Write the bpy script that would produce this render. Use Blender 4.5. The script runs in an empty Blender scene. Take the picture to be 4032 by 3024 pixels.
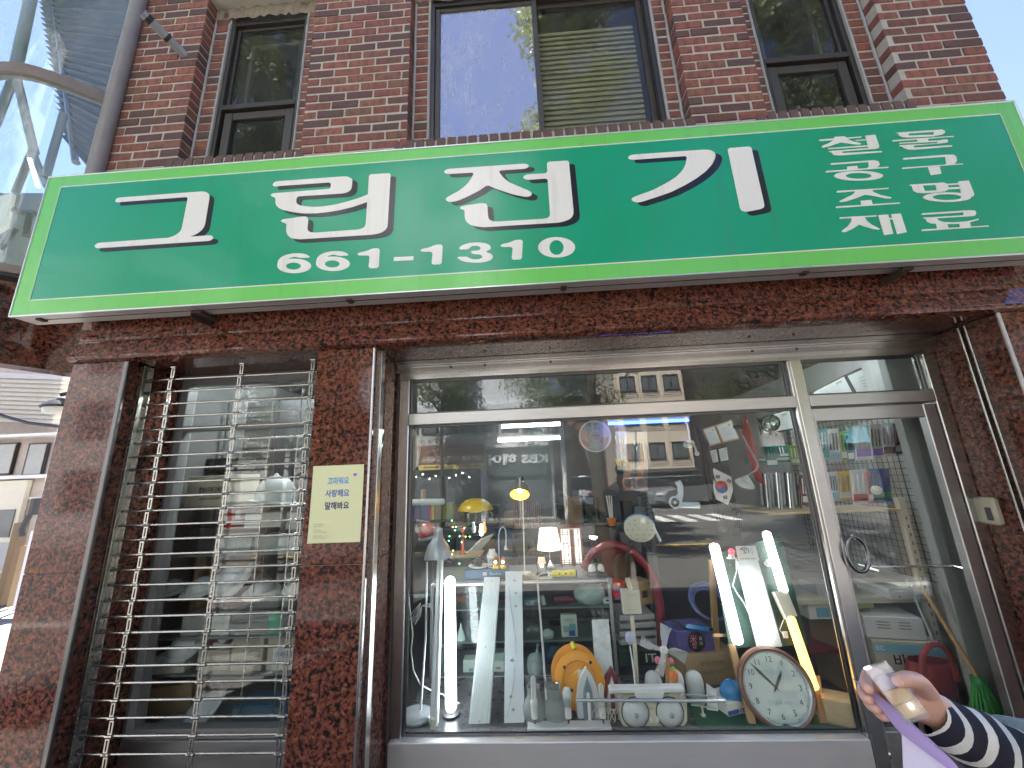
import bpy, bmesh, math, random
from mathutils import Vector, Matrix, noise
random.seed(11)
PI = math.pi; rad = math.radians
scn = bpy.context.scene
COL = scn.collection

# ---------------------------------------------------------------- camera
F = 1515.0                                   # focal length in pixels of the 4032 px wide photograph
CAM = Vector((0.0, -2.1, 1.6))
RM = (Matrix.Rotation(rad(2.681), 3, 'Z') @ Matrix.Rotation(rad(13.5755), 3, 'X') @ Matrix.Rotation(rad(2.2478), 3, 'Y'))
cd = bpy.data.cameras.new('camera'); cam = bpy.data.objects.new('camera', cd); COL.objects.link(cam)
cd.sensor_fit = 'HORIZONTAL'; cd.sensor_width = 36.0; cd.lens = F / 4032 * 36.0
cd.clip_start = 0.02; cd.clip_end = 3000
R_, F_, U_ = RM.col[0], RM.col[1], RM.col[2]
m4 = Matrix.Identity(4)
for i in range(3):
    m4[i][0] = R_[i]; m4[i][1] = U_[i]; m4[i][2] = -F_[i]; m4[i][3] = CAM[i]
cam.matrix_world = m4
scn.camera = cam

# ---------------------------------------------------------------- light
SUN_EL, SUN_AZ = rad(60), rad(-25)           # the sun stands behind the shop, a little to the left
sdir = Vector((math.sin(SUN_AZ) * math.cos(SUN_EL), math.cos(SUN_AZ) * math.cos(SUN_EL), math.sin(SUN_EL)))
w = bpy.data.worlds.new('World'); scn.world = w; w.use_nodes = True
nt = w.node_tree; bg = nt.nodes['Background']
sky = nt.nodes.new('ShaderNodeTexSky'); sky.sky_type = 'NISHITA'; sky.sun_disc = False
sky.sun_elevation = SUN_EL; sky.sun_rotation = SUN_AZ
sky.air_density = 1.0; sky.dust_density = 0.5; sky.ozone_density = 2.5
tn = nt.nodes.new('ShaderNodeMixRGB'); tn.blend_type = 'MULTIPLY'; tn.inputs[0].default_value = 1.0; tn.inputs[2].default_value = (.95, .83, .98, 1)
nt.links.new(sky.outputs[0], tn.inputs[1]); nt.links.new(tn.outputs[0], bg.inputs[0]); bg.inputs[1].default_value = 0.052
sd = bpy.data.lights.new('sun', 'SUN'); sd.energy = 5.0; sd.angle = rad(0.53); sd.color = (1.0, 0.95, 0.88)
so = bpy.data.objects.new('sun', sd); COL.objects.link(so)
so.rotation_euler = (-sdir).to_track_quat('-Z', 'Y').to_euler(); so.location = (2, 6, 12)
scn.view_settings.view_transform = 'Standard'; scn.view_settings.look = 'None'
scn.view_settings.gamma = 1.0; scn.view_settings.use_curve_mapping = False
scn.view_settings.exposure = 3.1
cy = scn.cycles
cy.max_bounces = 7; cy.transparent_max_bounces = 20; cy.glossy_bounces = 4; cy.diffuse_bounces = 4; cy.adaptive_threshold = 0.02
cy.sample_clamp_indirect = 6.0; cy.caustics_reflective = False; cy.caustics_refractive = False
try:
    cy.use_denoising = True; cy.denoiser = 'OPENIMAGEDENOISE'
except Exception:
    pass

# ---------------------------------------------------------------- places
def ray(u, v):
    return R_ * ((u - 2016) / F) + F_ - U_ * ((v - 1512) / F)
def P(u, v, y):                              # where the line of sight (u, v) meets the upright plane at depth y
    d = ray(u, v); return CAM + d * ((y - CAM.y) / d.y)
def G(u, v, z):                              # ... the level plane at height z
    d = ray(u, v); return CAM + d * ((z - CAM.z) / d.z)
def S(u, v, x):                              # ... the plane at a given x
    d = ray(u, v); return CAM + d * ((x - CAM.x) / d.x)
def px(y, n=1.0):                            # metres for n photo pixels at depth y
    return n * (y - CAM.y) / F * 1.02
GLASS_Y = 0.42
def RF(u, v, y):                             # a place across the street at depth y that the shop window mirrors at (u, v)
    p = P(u, v, 2 * GLASS_Y - y); return Vector((p.x, y, p.z))

# ---------------------------------------------------------------- materials
MATS = {}
def _new(name):
    m = bpy.data.materials.new(name); m.use_nodes = True
    n = m.node_tree; b = n.nodes['Principled BSDF']; MATS[name] = m
    return m, n, b
def mat(name, col, rough=0.5, metal=0.0, var=0.14, scale=7.0, bump=0.0, bscale=60.0, spec=0.5, coat=0.0, alpha=1.0, trans=0.0, rvar=0.25, stretch=None, emit=0.0):
    m, n, b = _new(name); N = n.nodes; L = n.links
    tc = N.new('ShaderNodeTexCoord'); src = tc.outputs['Object']
    if stretch:
        mp = N.new('ShaderNodeMapping'); mp.inputs['Scale'].default_value = stretch
        L.new(src, mp.inputs[0]); src = mp.outputs[0]
    no = N.new('ShaderNodeTexNoise'); no.inputs['Scale'].default_value = scale; no.inputs['Detail'].default_value = 5
    no.inputs['Roughness'].default_value = 0.65
    L.new(src, no.inputs['Vector'])
    mx = N.new('ShaderNodeMix'); mx.data_type = 'RGBA'
    a = [max(0, c * (1 - var * 1.6)) for c in col]; c2 = [min(1, c * (1 + var)) for c in col]
    mx.inputs[6].default_value = (*a, 1); mx.inputs[7].default_value = (*c2, 1)
    L.new(no.outputs[0], mx.inputs[0]); L.new(mx.outputs[2], b.inputs['Base Color'])
    mr = N.new('ShaderNodeMapRange'); mr.inputs[3].default_value = max(0.02, rough * (1 - rvar)); mr.inputs[4].default_value = min(1, rough * (1 + rvar))
    L.new(no.outputs[0], mr.inputs[0]); L.new(mr.outputs[0], b.inputs['Roughness'])
    b.inputs['Metallic'].default_value = metal
    b.inputs['Specular IOR Level'].default_value = spec
    b.inputs['Coat Weight'].default_value = coat; b.inputs['Coat Roughness'].default_value = 0.08
    b.inputs['Alpha'].default_value = alpha; b.inputs['Transmission Weight'].default_value = trans
    if emit:
        b.inputs['Emission Color'].default_value = (*col, 1); b.inputs['Emission Strength'].default_value = emit
    if bump:
        n2 = N.new('ShaderNodeTexNoise'); n2.inputs['Scale'].default_value = bscale; n2.inputs['Detail'].default_value = 4
        L.new(src, n2.inputs['Vector'])
        bp = N.new('ShaderNodeBump'); bp.inputs['Strength'].default_value = bump; bp.inputs['Distance'].default_value = 0.01
        L.new(n2.outputs[0], bp.inputs['Height']); L.new(bp.outputs[0], b.inputs['Normal'])
    return m
def emitter(name, col, strength):
    m, n, b = _new(name)
    b.inputs['Base Color'].default_value = (*[min(1, c) for c in col], 1)
    b.inputs['Emission Color'].default_value = (*col, 1); b.inputs['Emission Strength'].default_value = strength
    b.inputs['Roughness'].default_value = 0.4
    return m
def sheet_glass(name, tint=(1, 1, 1), f0=0.045, dust_haze=0.0, rough=0.0, wav=0.0):
    """thin pane: what is behind shows through, what is in front mirrors by angle (Schlick)"""
    m = bpy.data.materials.new(name); m.use_nodes = True; MATS[name] = m
    n = m.node_tree; N = n.nodes; L = n.links; N.clear()
    out = N.new('ShaderNodeOutputMaterial'); tr = N.new('ShaderNodeBsdfTransparent'); gl = N.new('ShaderNodeBsdfGlossy')
    tr.inputs[0].default_value = (*tint, 1); gl.inputs['Roughness'].default_value = rough; gl.inputs[0].default_value = (1, 1, 1, 1)
    lw = N.new('ShaderNodeLayerWeight'); pw = N.new('ShaderNodeMath'); pw.operation = 'POWER'; pw.inputs[1].default_value = 5.0
    # facing runs 0 (head-on) to 1 (grazing) at blend 0.5
    lw.inputs['Blend'].default_value = 0.5
    L.new(lw.outputs['Facing'], pw.inputs[0])
    mr = N.new('ShaderNodeMapRange'); mr.inputs[3].default_value = f0; mr.inputs[4].default_value = 1.0
    L.new(pw.outputs[0], mr.inputs[0])
    mx = N.new('ShaderNodeMixShader'); L.new(mr.outputs[0], mx.inputs[0]); L.new(tr.outputs[0], mx.inputs[1]); L.new(gl.outputs[0], mx.inputs[2])
    last = mx.outputs[0]
    tc = N.new('ShaderNodeTexCoord')
    if wav:
        no = N.new('ShaderNodeTexNoise'); no.inputs['Scale'].default_value = 1.3; no.inputs['Detail'].default_value = 1
        L.new(tc.outputs['Object'], no.inputs['Vector'])
        bp = N.new('ShaderNodeBump'); bp.inputs['Strength'].default_value = wav; bp.inputs['Distance'].default_value = 0.01
        L.new(no.outputs[0], bp.inputs['Height']); L.new(bp.outputs[0], gl.inputs['Normal'])
    if dust_haze:
        no = N.new('ShaderNodeTexNoise'); no.inputs['Scale'].default_value = 5; no.inputs['Detail'].default_value = 6; no.inputs['Roughness'].default_value = .7
        mp = N.new('ShaderNodeMapping'); mp.inputs['Scale'].default_value = (1.6, 1, .45)
        L.new(tc.outputs['Object'], mp.inputs[0]); L.new(mp.outputs[0], no.inputs['Vector'])
        r2 = N.new('ShaderNodeMapRange'); r2.inputs[1].default_value = 0.35; r2.inputs[2].default_value = 0.85
        r2.inputs[3].default_value = dust_haze * .25; r2.inputs[4].default_value = dust_haze
        L.new(no.outputs[0], r2.inputs[0])
        df = N.new('ShaderNodeBsdfDiffuse'); df.inputs[0].default_value = (.62, .62, .6, 1)
        m2 = N.new('ShaderNodeMixShader'); L.new(r2.outputs[0], m2.inputs[0]); L.new(last, m2.inputs[1]); L.new(df.outputs[0], m2.inputs[2])
        last = m2.outputs[0]
    L.new(last, out.inputs[0])
    return m

# ---------------------------------------------------------------- mesh builder
class MB:
    def __init__(s): s.v = []; s.f = []
    def add(s, vs, fs):
        o = len(s.v); s.v += [Vector(q) for q in vs]; s.f += [[i + o for i in f] for f in fs]; return s
    def box(s, x0, x1, y0, y1, z0, z1, T=None):
        vs = [Vector(q) for q in ((x0,y0,z0),(x1,y0,z0),(x1,y1,z0),(x0,y1,z0),(x0,y0,z1),(x1,y0,z1),(x1,y1,z1),(x0,y1,z1))]
        if T is not None: vs = [T @ q for q in vs]
        return s.add(vs, [(0,3,2,1),(4,5,6,7),(0,1,5,4),(1,2,6,5),(2,3,7,6),(3,0,4,7)])
    def rbox(s, x0, x1, y0, y1, z0, z1, c=0.004, T=None):       # box with chamfered edges
        bm = bmesh.new(); bmesh.ops.create_cube(bm, size=1)
        for q in bm.verts: q.co = Vector(((x0+x1)/2 + q.co.x*(x1-x0), (y0+y1)/2 + q.co.y*(y1-y0), (z0+z1)/2 + q.co.z*(z1-z0)))
        c = min(c, .45*min(x1-x0, y1-y0, z1-z0))
        bmesh.ops.bevel(bm, geom=bm.edges[:], offset=c, segments=1, affect='EDGES', profile=.5)
        bm.verts.index_update(); vs = [q.co.copy() for q in bm.verts]
        if T is not None: vs = [T @ q for q in vs]
        fs = [[q.index for q in f.verts] for f in bm.faces]; bm.free()
        return s.add(vs, fs)
    def prism(s, pts, vec):
        n = len(pts); pts = [Vector(q) for q in pts]; vec = Vector(vec)
        vs = pts + [q + vec for q in pts]
        nn = Vector()
        for i in range(n): nn += pts[i].cross(pts[(i+1) % n])
        fl = nn.dot(vec) > 0
        a = list(range(n)); b = list(range(n, 2*n))
        fs = [a[::-1] if fl else a, b if fl else b[::-1]]
        for i in range(n):
            j = (i+1) % n
            fs.append((i, j, n+j, n+i) if fl else (j, i, n+i, n+j))
        return s.add(vs, fs)
    def tube(s, pts, r, n=8, cap=True, closed=False):
        pts = [Vector(q) for q in pts]; m = len(pts)
        rs = r if isinstance(r, (list, tuple)) else [r]*m
        vs = []; up = None
        for i, p in enumerate(pts):
            if closed: t = pts[(i+1) % m] - pts[i-1]
            else: t = pts[min(i+1, m-1)] - pts[max(i-1, 0)]
            if t.length < 1e-9: t = Vector((0,0,1))
            t.normalize()
            if up is None:
                up = Vector((0,0,1)) if abs(t.z) < .9 else Vector((1,0,0))
            a = t.cross(up)
            if a.length < 1e-6: a = t.cross(Vector((0,1,0)))
            a.normalize(); b = a.cross(t); up = b
            for k in range(n):
                g = 2*PI*k/n; vs.append(p + (a*math.cos(g) + b*math.sin(g))*rs[i])
        fs = []
        for i in range(m if closed else m-1):
            for k in range(n):
                j = (i+1) % m
                fs.append((i*n+k, i*n+(k+1) % n, j*n+(k+1) % n, j*n+k))
        if cap and not closed:
            fs.append(list(range(n))[::-1]); fs.append(list(range((m-1)*n, m*n)))
        return s.add(vs, fs)
    def lathe(s, prof, base=(0,0,0), axis=(0,0,1), n=20, cap=True, sq=None):
        ax = Vector(axis).normalized(); base = Vector(base)
        q = ax.to_track_quat('Z', 'Y')
        vs = []
        for r, h in prof:
            for k in range(n):
                g = 2*PI*k/n; x, y = r*math.cos(g), r*math.sin(g)
                if sq: x *= sq[0]; y *= sq[1]
                vs.append(base + q @ Vector((x, y, h)))
        fs = []
        for i in range(len(prof)-1):
            for k in range(n): fs.append((i*n+k, i*n+(k+1) % n, (i+1)*n+(k+1) % n, (i+1)*n+k))
        if cap:
            if prof[0][0] > 1e-5: fs.append(list(range(n))[::-1])
            if prof[-1][0] > 1e-5: fs.append(list(range((len(prof)-1)*n, len(prof)*n)))
        return s.add(vs, fs)
    def sphere(s, c, r, n=14, m=8, sc=(1,1,1), T=None):
        vs = []; fs = []; c = Vector(c)
        for i in range(m+1):
            a = PI*i/m
            for k in range(n):
                g = 2*PI*k/n
                q = Vector((math.sin(a)*math.cos(g)*r*sc[0], math.sin(a)*math.sin(g)*r*sc[1], math.cos(a)*r*sc[2]))
                vs.append(c + (T @ q if T is not None else q))
        for i in range(m):
            for k in range(n): fs.append((i*n+k, (i+1)*n+k, (i+1)*n+(k+1) % n, i*n+(k+1) % n))
        return s.add(vs, fs)
    def torus(s, c, axis, R, r, n=28, m=8, sq=(1,1), a0=0, a1=2*PI):
        q = Vector(axis).normalized().to_track_quat('Z', 'Y'); c = Vector(c)
        full = abs(a1-a0-2*PI) < 1e-6; k = n if full else n+1
        return s.tube([c + q @ Vector((math.cos(a0+(a1-a0)*i/n)*R*sq[0], math.sin(a0+(a1-a0)*i/n)*R*sq[1], 0)) for i in range(k)], r, m, closed=full)
    def grow(s, c, k):
        s.v = [c + (q - c)*k for q in s.v]; return s
    def build(s, name, material, parent=None, smooth=True, ang=38):
        o0 = wloc(parent) if parent else Vector()
        me = bpy.data.meshes.new(name); me.from_pydata([tuple(q - o0) for q in s.v], [], s.f)
        bm = bmesh.new(); bm.from_mesh(me); bmesh.ops.remove_doubles(bm, verts=bm.verts, dist=1e-6); bmesh.ops.recalc_face_normals(bm, faces=bm.faces); bm.to_mesh(me); bm.free()
        if smooth:
            me.shade_smooth(); me.set_sharp_from_angle(angle=rad(ang))
        if isinstance(material, str): material = MATS[material]
        me.materials.append(material); me.update()
        o = bpy.data.objects.new(name, me); COL.objects.link(o)
        if parent: o.parent = parent
        return o
def wloc(o):
    p = Vector(o.location)
    while o.parent: o = o.parent; p += Vector(o.location)
    return p
def tag(o, label=None, cat=None, group=None, kind=None):
    if label: o['label'] = label
    if cat: o['category'] = cat
    if group: o['group'] = group
    if kind: o['kind'] = kind
    return o
def thing(name, label, cat, loc=(0,0,0), group=None):
    o = bpy.data.objects.new(name, None); COL.objects.link(o); o.location = loc
    o.empty_display_size = .05
    return tag(o, label, cat, group)
def solo(mb, name, material, label, cat, group=None, smooth=True, ang=38):
    return tag(mb.build(name, material, None, smooth, ang), label, cat, group)
def struct(mb, name, material, smooth=False):
    return tag(mb.build(name, material, None, smooth), kind='structure')
def place(mesh, name, loc, parent, rot=None):
    o = bpy.data.objects.new(name, mesh); COL.objects.link(o)
    if parent: o.parent = parent; loc = Vector(loc) - wloc(parent)
    o.location = loc
    if rot: o.rotation_euler = rot
    return o
def text_mesh(s, size, width=None, bold=0.0, align='CENTER', depth=0.0):
    cu = bpy.data.curves.new('lettering', 'FONT'); cu.body = s; cu.size = size; cu.align_x = align; cu.align_y = 'CENTER'
    cu.offset = bold; cu.extrude = depth; cu.resolution_u = 3
    o = bpy.data.objects.new('lettering', cu); me = bpy.data.meshes.new_from_object(o)
    bpy.data.objects.remove(o); bpy.data.curves.remove(cu)
    if width and len(me.vertices):
        xs = [v.co.x for v in me.vertices]; wv = max(xs) - min(xs)
        for v in me.vertices: v.co.x *= width / wv
    return me
def letter(s, name, material, loc, size, parent=None, width=None, rot=(PI/2, 0, 0), bold=0.0, align='CENTER', depth=0.0):
    me = text_mesh(s, size, width, bold, align, depth)
    me.materials.append(MATS[material]); me.name = name
    return place(me, name, loc, parent, rot)
# ---------------------------------------------------------------- the place's materials
def granite(name, dark=1.0):
    m, n, b = _new(name); N = n.nodes; L = n.links
    tc = N.new('ShaderNodeTexCoord')
    nz = N.new('ShaderNodeTexNoise'); nz.inputs['Scale'].default_value = 45; nz.inputs['Detail'].default_value = 3
    L.new(tc.outputs['Object'], nz.inputs['Vector'])
    ad = N.new('ShaderNodeMixRGB'); ad.blend_type = 'ADD'; ad.inputs[0].default_value = 0.022
    L.new(tc.outputs['Object'], ad.inputs[1]); L.new(nz.outputs['Color'], ad.inputs[2])
    vo = N.new('ShaderNodeTexVoronoi'); vo.inputs['Scale'].default_value = 78
    L.new(ad.outputs[0], vo.inputs['Vector'])
    sp = N.new('ShaderNodeSeparateColor'); L.new(vo.outputs['Color'], sp.inputs[0])
    n2 = N.new('ShaderNodeTexNoise'); n2.inputs['Scale'].default_value = 40; n2.inputs['Detail'].default_value = 4; n2.inputs['Roughness'].default_value = .6
    L.new(tc.outputs['Object'], n2.inputs['Vector'])
    am = N.new('ShaderNodeMath'); am.operation = 'MULTIPLY_ADD'; am.inputs[1].default_value = 2.0; am.inputs[2].default_value = -1.02
    L.new(n2.outputs[0], am.inputs[0])
    sm = N.new('ShaderNodeMath'); sm.operation = 'MULTIPLY_ADD'; sm.inputs[1].default_value = .62
    L.new(sp.outputs[0], sm.inputs[0]); L.new(am.outputs[0], sm.inputs[2])
    s2 = N.new('ShaderNodeMath'); s2.operation = 'ADD'; s2.inputs[1].default_value = .17; L.new(sm.outputs[0], s2.inputs[0])
    rp = N.new('ShaderNodeValToRGB'); cr = rp.color_ramp
    cr.elements[0].position = .16; cr.elements[0].color = (.018*dark, .014*dark, .014*dark, 1)
    cr.elements[1].position = 1.0; cr.elements[1].color = (.36*dark, .135*dark, .075*dark, 1)
    for p, c in ((.28, (.05, .024, .019)), (.42, (.145, .046, .029)), (.64, (.20, .067, .041)), (.84, (.25, .095, .06))):
        e = cr.elements.new(p); e.color = (c[0]*dark, c[1]*dark, c[2]*dark, 1)
    L.new(s2.outputs[0], rp.inputs[0]); L.new(rp.outputs[0], b.inputs['Base Color'])
    n3 = N.new('ShaderNodeTexNoise'); n3.inputs['Scale'].default_value = 2.5; n3.inputs['Detail'].default_value = 5
    L.new(tc.outputs['Object'], n3.inputs['Vector'])
    mr = N.new('ShaderNodeMapRange'); mr.inputs[3].default_value = .03; mr.inputs[4].default_value = .10
    L.new(n3.outputs[0], mr.inputs[0]); L.new(mr.outputs[0], b.inputs['Roughness'])
    b.inputs['Specular IOR Level'].default_value = .38
    return m
granite('granite', .84); granite('granite_shaded', .42)  # the second has the bay lintel's shade put into its colour
def brick_mat(name):
    m, n, b = _new(name); N = n.nodes; L = n.links
    oi = N.new('ShaderNodeObjectInfo'); ge = N.new('ShaderNodeNewGeometry')
    a = N.new('ShaderNodeMath'); a.operation = 'ADD'; L.new(oi.outputs['Random'], a.inputs[0]); L.new(ge.outputs['Random Per Island'], a.inputs[1])
    f = N.new('ShaderNodeMath'); f.operation = 'FRACT'; L.new(a.outputs[0], f.inputs[0])
    rp = N.new('ShaderNodeValToRGB'); cr = rp.color_ramp
    cr.elements[0].position = 0; cr.elements[0].color = (.11, .066, .062, 1)
    cr.elements[1].position = 1; cr.elements[1].color = (.30, .112, .076, 1)
    for p, c in ((.22, (.12, .062, .054)), (.36, (.19, .078, .06)), (.55, (.225, .086, .065)), (.8, (.26, .096, .07)), (.92, (.19, .10, .066))):
        e = cr.elements.new(p); e.color = (*c, 1)
    L.new(f.outputs[0], rp.inputs[0])
    # burnt bands and grain, placed by world position so that shared meshes differ
    nz = N.new('ShaderNodeTexNoise'); nz.inputs['Scale'].default_value = 1.0; nz.inputs['Detail'].default_value = 0.5
    mpv = N.new('ShaderNodeMapping'); mpv.inputs['Scale'].default_value = (24, 9, 13.6); L.new(ge.outputs['Position'], mpv.inputs[0]); L.new(mpv.outputs[0], nz.inputs['Vector'])
    c2 = N.new('ShaderNodeValToRGB'); c2.color_ramp.elements[0].position = .52; c2.color_ramp.elements[0].color = (0, 0, 0, 1)
    c2.color_ramp.elements[1].position = .55; c2.color_ramp.elements[1].color = (1, 1, 1, 1)
    L.new(nz.outputs[0], c2.inputs[0])
    mm = N.new('ShaderNodeMath'); mm.operation = 'MULTIPLY'; mm.inputs[1].default_value = .45; L.new(c2.outputs[0], mm.inputs[0])
    mx = N.new('ShaderNodeMix'); mx.data_type = 'RGBA'; mx.inputs[7].default_value = (.10, .056, .054, 1)
    L.new(mm.outputs[0], mx.inputs[0]); L.new(rp.outputs[0], mx.inputs[6])
    ng = N.new('ShaderNodeTexNoise'); ng.inputs['Scale'].default_value = 130; ng.inputs['Detail'].default_value = 6
    L.new(ge.outputs['Position'], ng.inputs['Vector'])
    mg = N.new('ShaderNodeMix'); mg.data_type = 'RGBA'; mg.blend_type = 'OVERLAY'; mg.inputs[0].default_value = .5
    L.new(mx.outputs[2], mg.inputs[6]); L.new(ng.outputs[0], mg.inputs[7])
    L.new(mg.outputs[2], b.inputs['Base Color'])
    b.inputs['Roughness'].default_value = .72; b.inputs['Specular IOR Level'].default_value = .3
    bp = N.new('ShaderNodeBump'); bp.inputs['Strength'].default_value = .5; bp.inputs['Distance'].default_value = .006
    L.new(ng.outputs[0], bp.inputs['Height']); L.new(bp.outputs[0], b.inputs['Normal'])
    return m
brick_mat('brick')
mat('mortar', (.47, .44, .38), .9, var=.2, scale=25, bump=.5, bscale=120)
mat('caulk', (.36, .37, .37), .8, var=.15, scale=30, bump=.4)
mat('steel', (.60, .59, .565), .25, 1.0, var=.05, scale=9, rvar=.15)
mat('steel_brushed', (.55, .55, .545), .36, 1.0, var=.10, scale=6, rvar=.35, stretch=(.6, 1, 6))
mat('steel_dark', (.16, .16, .165), .35, 1.0, var=.15)
mat('chrome', (.75, .75, .76), .09, 1.0, var=.05)
mat('grille_steel', (.46, .45, .42), .26, 1.0, var=.2, scale=20)
mat('brown_frame', (.032, .027, .024), .42, .0, var=.25, scale=9)
mat('brown_sash', (.05, .043, .036), .5, .0, var=.25, scale=14)
mat('bay_brown', (.21, .17, .145), .45, .1, var=.2)
mat('bay_pole', (.27, .25, .24), .5, .2, var=.2, scale=10)
mat('pipe_grey', (.30, .31, .32), .4, .2, var=.2)
mat('rust', (.055, .03, .022), .85, var=.5, scale=30, bump=.5)
mat('black', (.012, .012, .013), .5, var=.2)
mat('black_gloss', (.01, .01, .011), .18, var=.1)
mat('dark_grey', (.055, .056, .06), .5, var=.2)
mat('grey', (.22, .225, .23), .5)
mat('light_grey', (.47, .475, .48), .45)
mat('white', (.76, .76, .75), .4, var=.05)
mat('white_gloss', (.80, .80, .80), .14, var=.04)
mat('ivory', (.70, .66, .54), .38, var=.07)
mat('paper', (.82, .81, .76), .8, var=.05)
mat('wood', (.50, .31, .14), .5, var=.28, scale=5, stretch=(6, 6, .8))
mat('wood_pale', (.62, .47, .28), .5, var=.2, scale=5, stretch=(1, 6, 6))
mat('cardboard', (.40, .28, .155), .82, var=.12, scale=9)
mat('cardboard_dark', (.27, .19, .11), .85, var=.15)
mat('yellow', (.85, .55, .03), .32, var=.08)
mat('yellow_bright', (.88, .78, .04), .35, var=.06)
mat('orange', (.82, .33, .02), .38, var=.1)
mat('red', (.52, .02, .018), .35, var=.12)
mat('red_dark', (.20, .022, .03), .4, var=.15)
mat('maroon', (.22, .03, .045), .25, var=.1)
mat('pink', (.75, .22, .32), .4)
mat('coral', (.78, .16, .10), .45)
mat('blue', (.03, .14, .42), .4, var=.15)
mat('blue_box', (.03, .12, .23), .5, var=.2)
mat('blue_pale', (.22, .48, .60), .5, var=.1)
mat('blue_bag', (.06, .28, .62), .22, var=.25, scale=20)
mat('purple_box', (.085, .08, .26), .5, var=.12)
mat('green', (.02, .22, .07), .5, var=.2)
mat('green_mat', (.008, .085, .04), .8, var=.22, scale=15, bump=.4, bscale=300)
mat('board_green', (.018, .05, .036), .7, var=.15)
mat('teal', (.02, .28, .22), .4)
mat('lime', (.30, .45, .06), .5)
mat('frosted', (.62, .66, .66), .34, var=.06)
mat('aluminium', (.66, .68, .70), .32, .85, var=.08)
mat('silver_paint', (.58, .62, .66), .42, .45, var=.08)
mat('fixture_white', (.66, .72, .76), .3, var=.06)
mat('cord_white', (.72, .71, .67), .45, var=.1)
mat('cord_black', (.016, .016, .017), .45, var=.3)
mat('plastic_wrap', (.72, .76, .78), .12, var=.3, scale=25, bump=.9, bscale=22)
mat('bulb_glass', (.70, .74, .76), .1, var=.05)
sheet_glass('glass', (.96, .985, .97), .05, .005, 0, 0)
sheet_glass('glass_dusty', (.84, .86, .80), .02, .06, 0, .05); sheet_glass('glass_mirror', (.5, .52, .55), .50, .52, 0, .02)  # mirror pane's thick dust also puts the sky's pale glare into its colour
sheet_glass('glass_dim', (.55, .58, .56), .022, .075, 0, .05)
sheet_glass('glass_bay', (.80, .89, .90), .04, .20)
sheet_glass('clear_plastic', (.95, .97, .98), .07, .05, .05)
sheet_glass('cabinet_glass', (.9, .96, .94), .028, .01)
mat('room_wall', (.15, .155, .155), .8, var=.1, scale=3)
mat('room_ceiling', (.20, .205, .20), .85, var=.12, scale=2)
mat('room_floor', (.07, .068, .066), .5, var=.2, scale=4)
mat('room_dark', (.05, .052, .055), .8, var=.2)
mat('shelf_grey', (.20, .215, .23), .45, var=.12)
mat('display_mat', (.085, .085, .09), .28, var=.15, scale=10)
mat('asphalt', (.125, .122, .118), .85, var=.28, scale=3, bump=.5, bscale=200)
mat('paver', (.23, .215, .20), .85, var=.2, scale=5, bump=.4)
mat('kerb_stone', (.38, .37, .35), .85, var=.15)
mat('road_white', (.75, .75, .72), .7, var=.2, scale=12)
mat('road_yellow', (.70, .44, .05), .7, var=.2, scale=12)
mat('bark', (.075, .058, .042), .9, var=.35, scale=12, bump=.8, bscale=30, stretch=(4, 4, .7))
def leaf_mat(name, c):
    m, n, b = _new(name); N = n.nodes; L = n.links
    ge = N.new('ShaderNodeNewGeometry'); rp = N.new('ShaderNodeValToRGB')
    rp.color_ramp.elements[0].color = (c[0]*.6, c[1]*.65, c[2]*.6, 1); rp.color_ramp.elements[1].color = (c[0]*1.5, c[1]*1.3, c[2]*1.2, 1)
    L.new(ge.outputs['Random Per Island'], rp.inputs[0]); L.new(rp.outputs[0], b.inputs['Base Color'])
    b.inputs['Roughness'].default_value = .5
    tl = N.new('ShaderNodeBsdfTranslucent'); L.new(rp.outputs[0], tl.inputs[0])
    mx = N.new('ShaderNodeMixShader'); mx.inputs[0].default_value = .38
    L.new(b.outputs[0], mx.inputs[1]); L.new(tl.outputs[0], mx.inputs[2]); L.new(mx.outputs[0], N['Material Output'].inputs[0])
leaf_mat('leaf', (.095, .135, .03))
def sign_mat(name, col):
    m, n, b = _new(name); N = n.nodes; L = n.links
    tc = N.new('ShaderNodeTexCoord'); mp = N.new('ShaderNodeMapping'); mp.inputs['Scale'].default_value = (5.5, 1, .35)
    L.new(tc.outputs['Object'], mp.inputs[0])
    nz = N.new('ShaderNodeTexNoise'); nz.inputs['Scale'].default_value = 3; nz.inputs['Detail'].default_value = 6; nz.inputs['Roughness'].default_value = .7
    L.new(mp.outputs[0], nz.inputs['Vector'])
    rp = N.new('ShaderNodeValToRGB'); rp.color_ramp.elements[0].position = .52; rp.color_ramp.elements[0].color = (0, 0, 0, 1)
    rp.color_ramp.elements[1].position = .82; rp.color_ramp.elements[1].color = (.55, .55, .55, 1); L.new(nz.outputs[0], rp.inputs[0])
    mx = N.new('ShaderNodeMix'); mx.data_type = 'RGBA'; mx.inputs[6].default_value = (*col, 1)
    mx.inputs[7].default_value = (col[0]*.6+.05, col[1]*.55+.05, col[2]*.55+.05, 1)
    L.new(rp.outputs[0], mx.inputs[0]); L.new(mx.outputs[2], b.inputs['Base Color'])
    b.inputs['Roughness'].default_value = .32; b.inputs['Specular IOR Level'].default_value = .25; b.inputs['Coat Weight'].default_value = .45; b.inputs['Coat Roughness'].default_value = .13
    n2 = N.new('ShaderNodeTexNoise'); n2.inputs['Scale'].default_value = 1.1; n2.inputs['Detail'].default_value = 1
    L.new(tc.outputs['Object'], n2.inputs['Vector'])
    bp = N.new('ShaderNodeBump'); bp.inputs['Strength'].default_value = .10; bp.inputs['Distance'].default_value = .3
    L.new(n2.outputs[0], bp.inputs['Height']); L.new(bp.outputs[0], b.inputs['Normal'])
sign_mat('sign_green', (.004, .335, .175))
sign_mat('sign_light', (.16, .59, .12))
sign_mat('sign_white', (.80, .79, .74))
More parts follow.
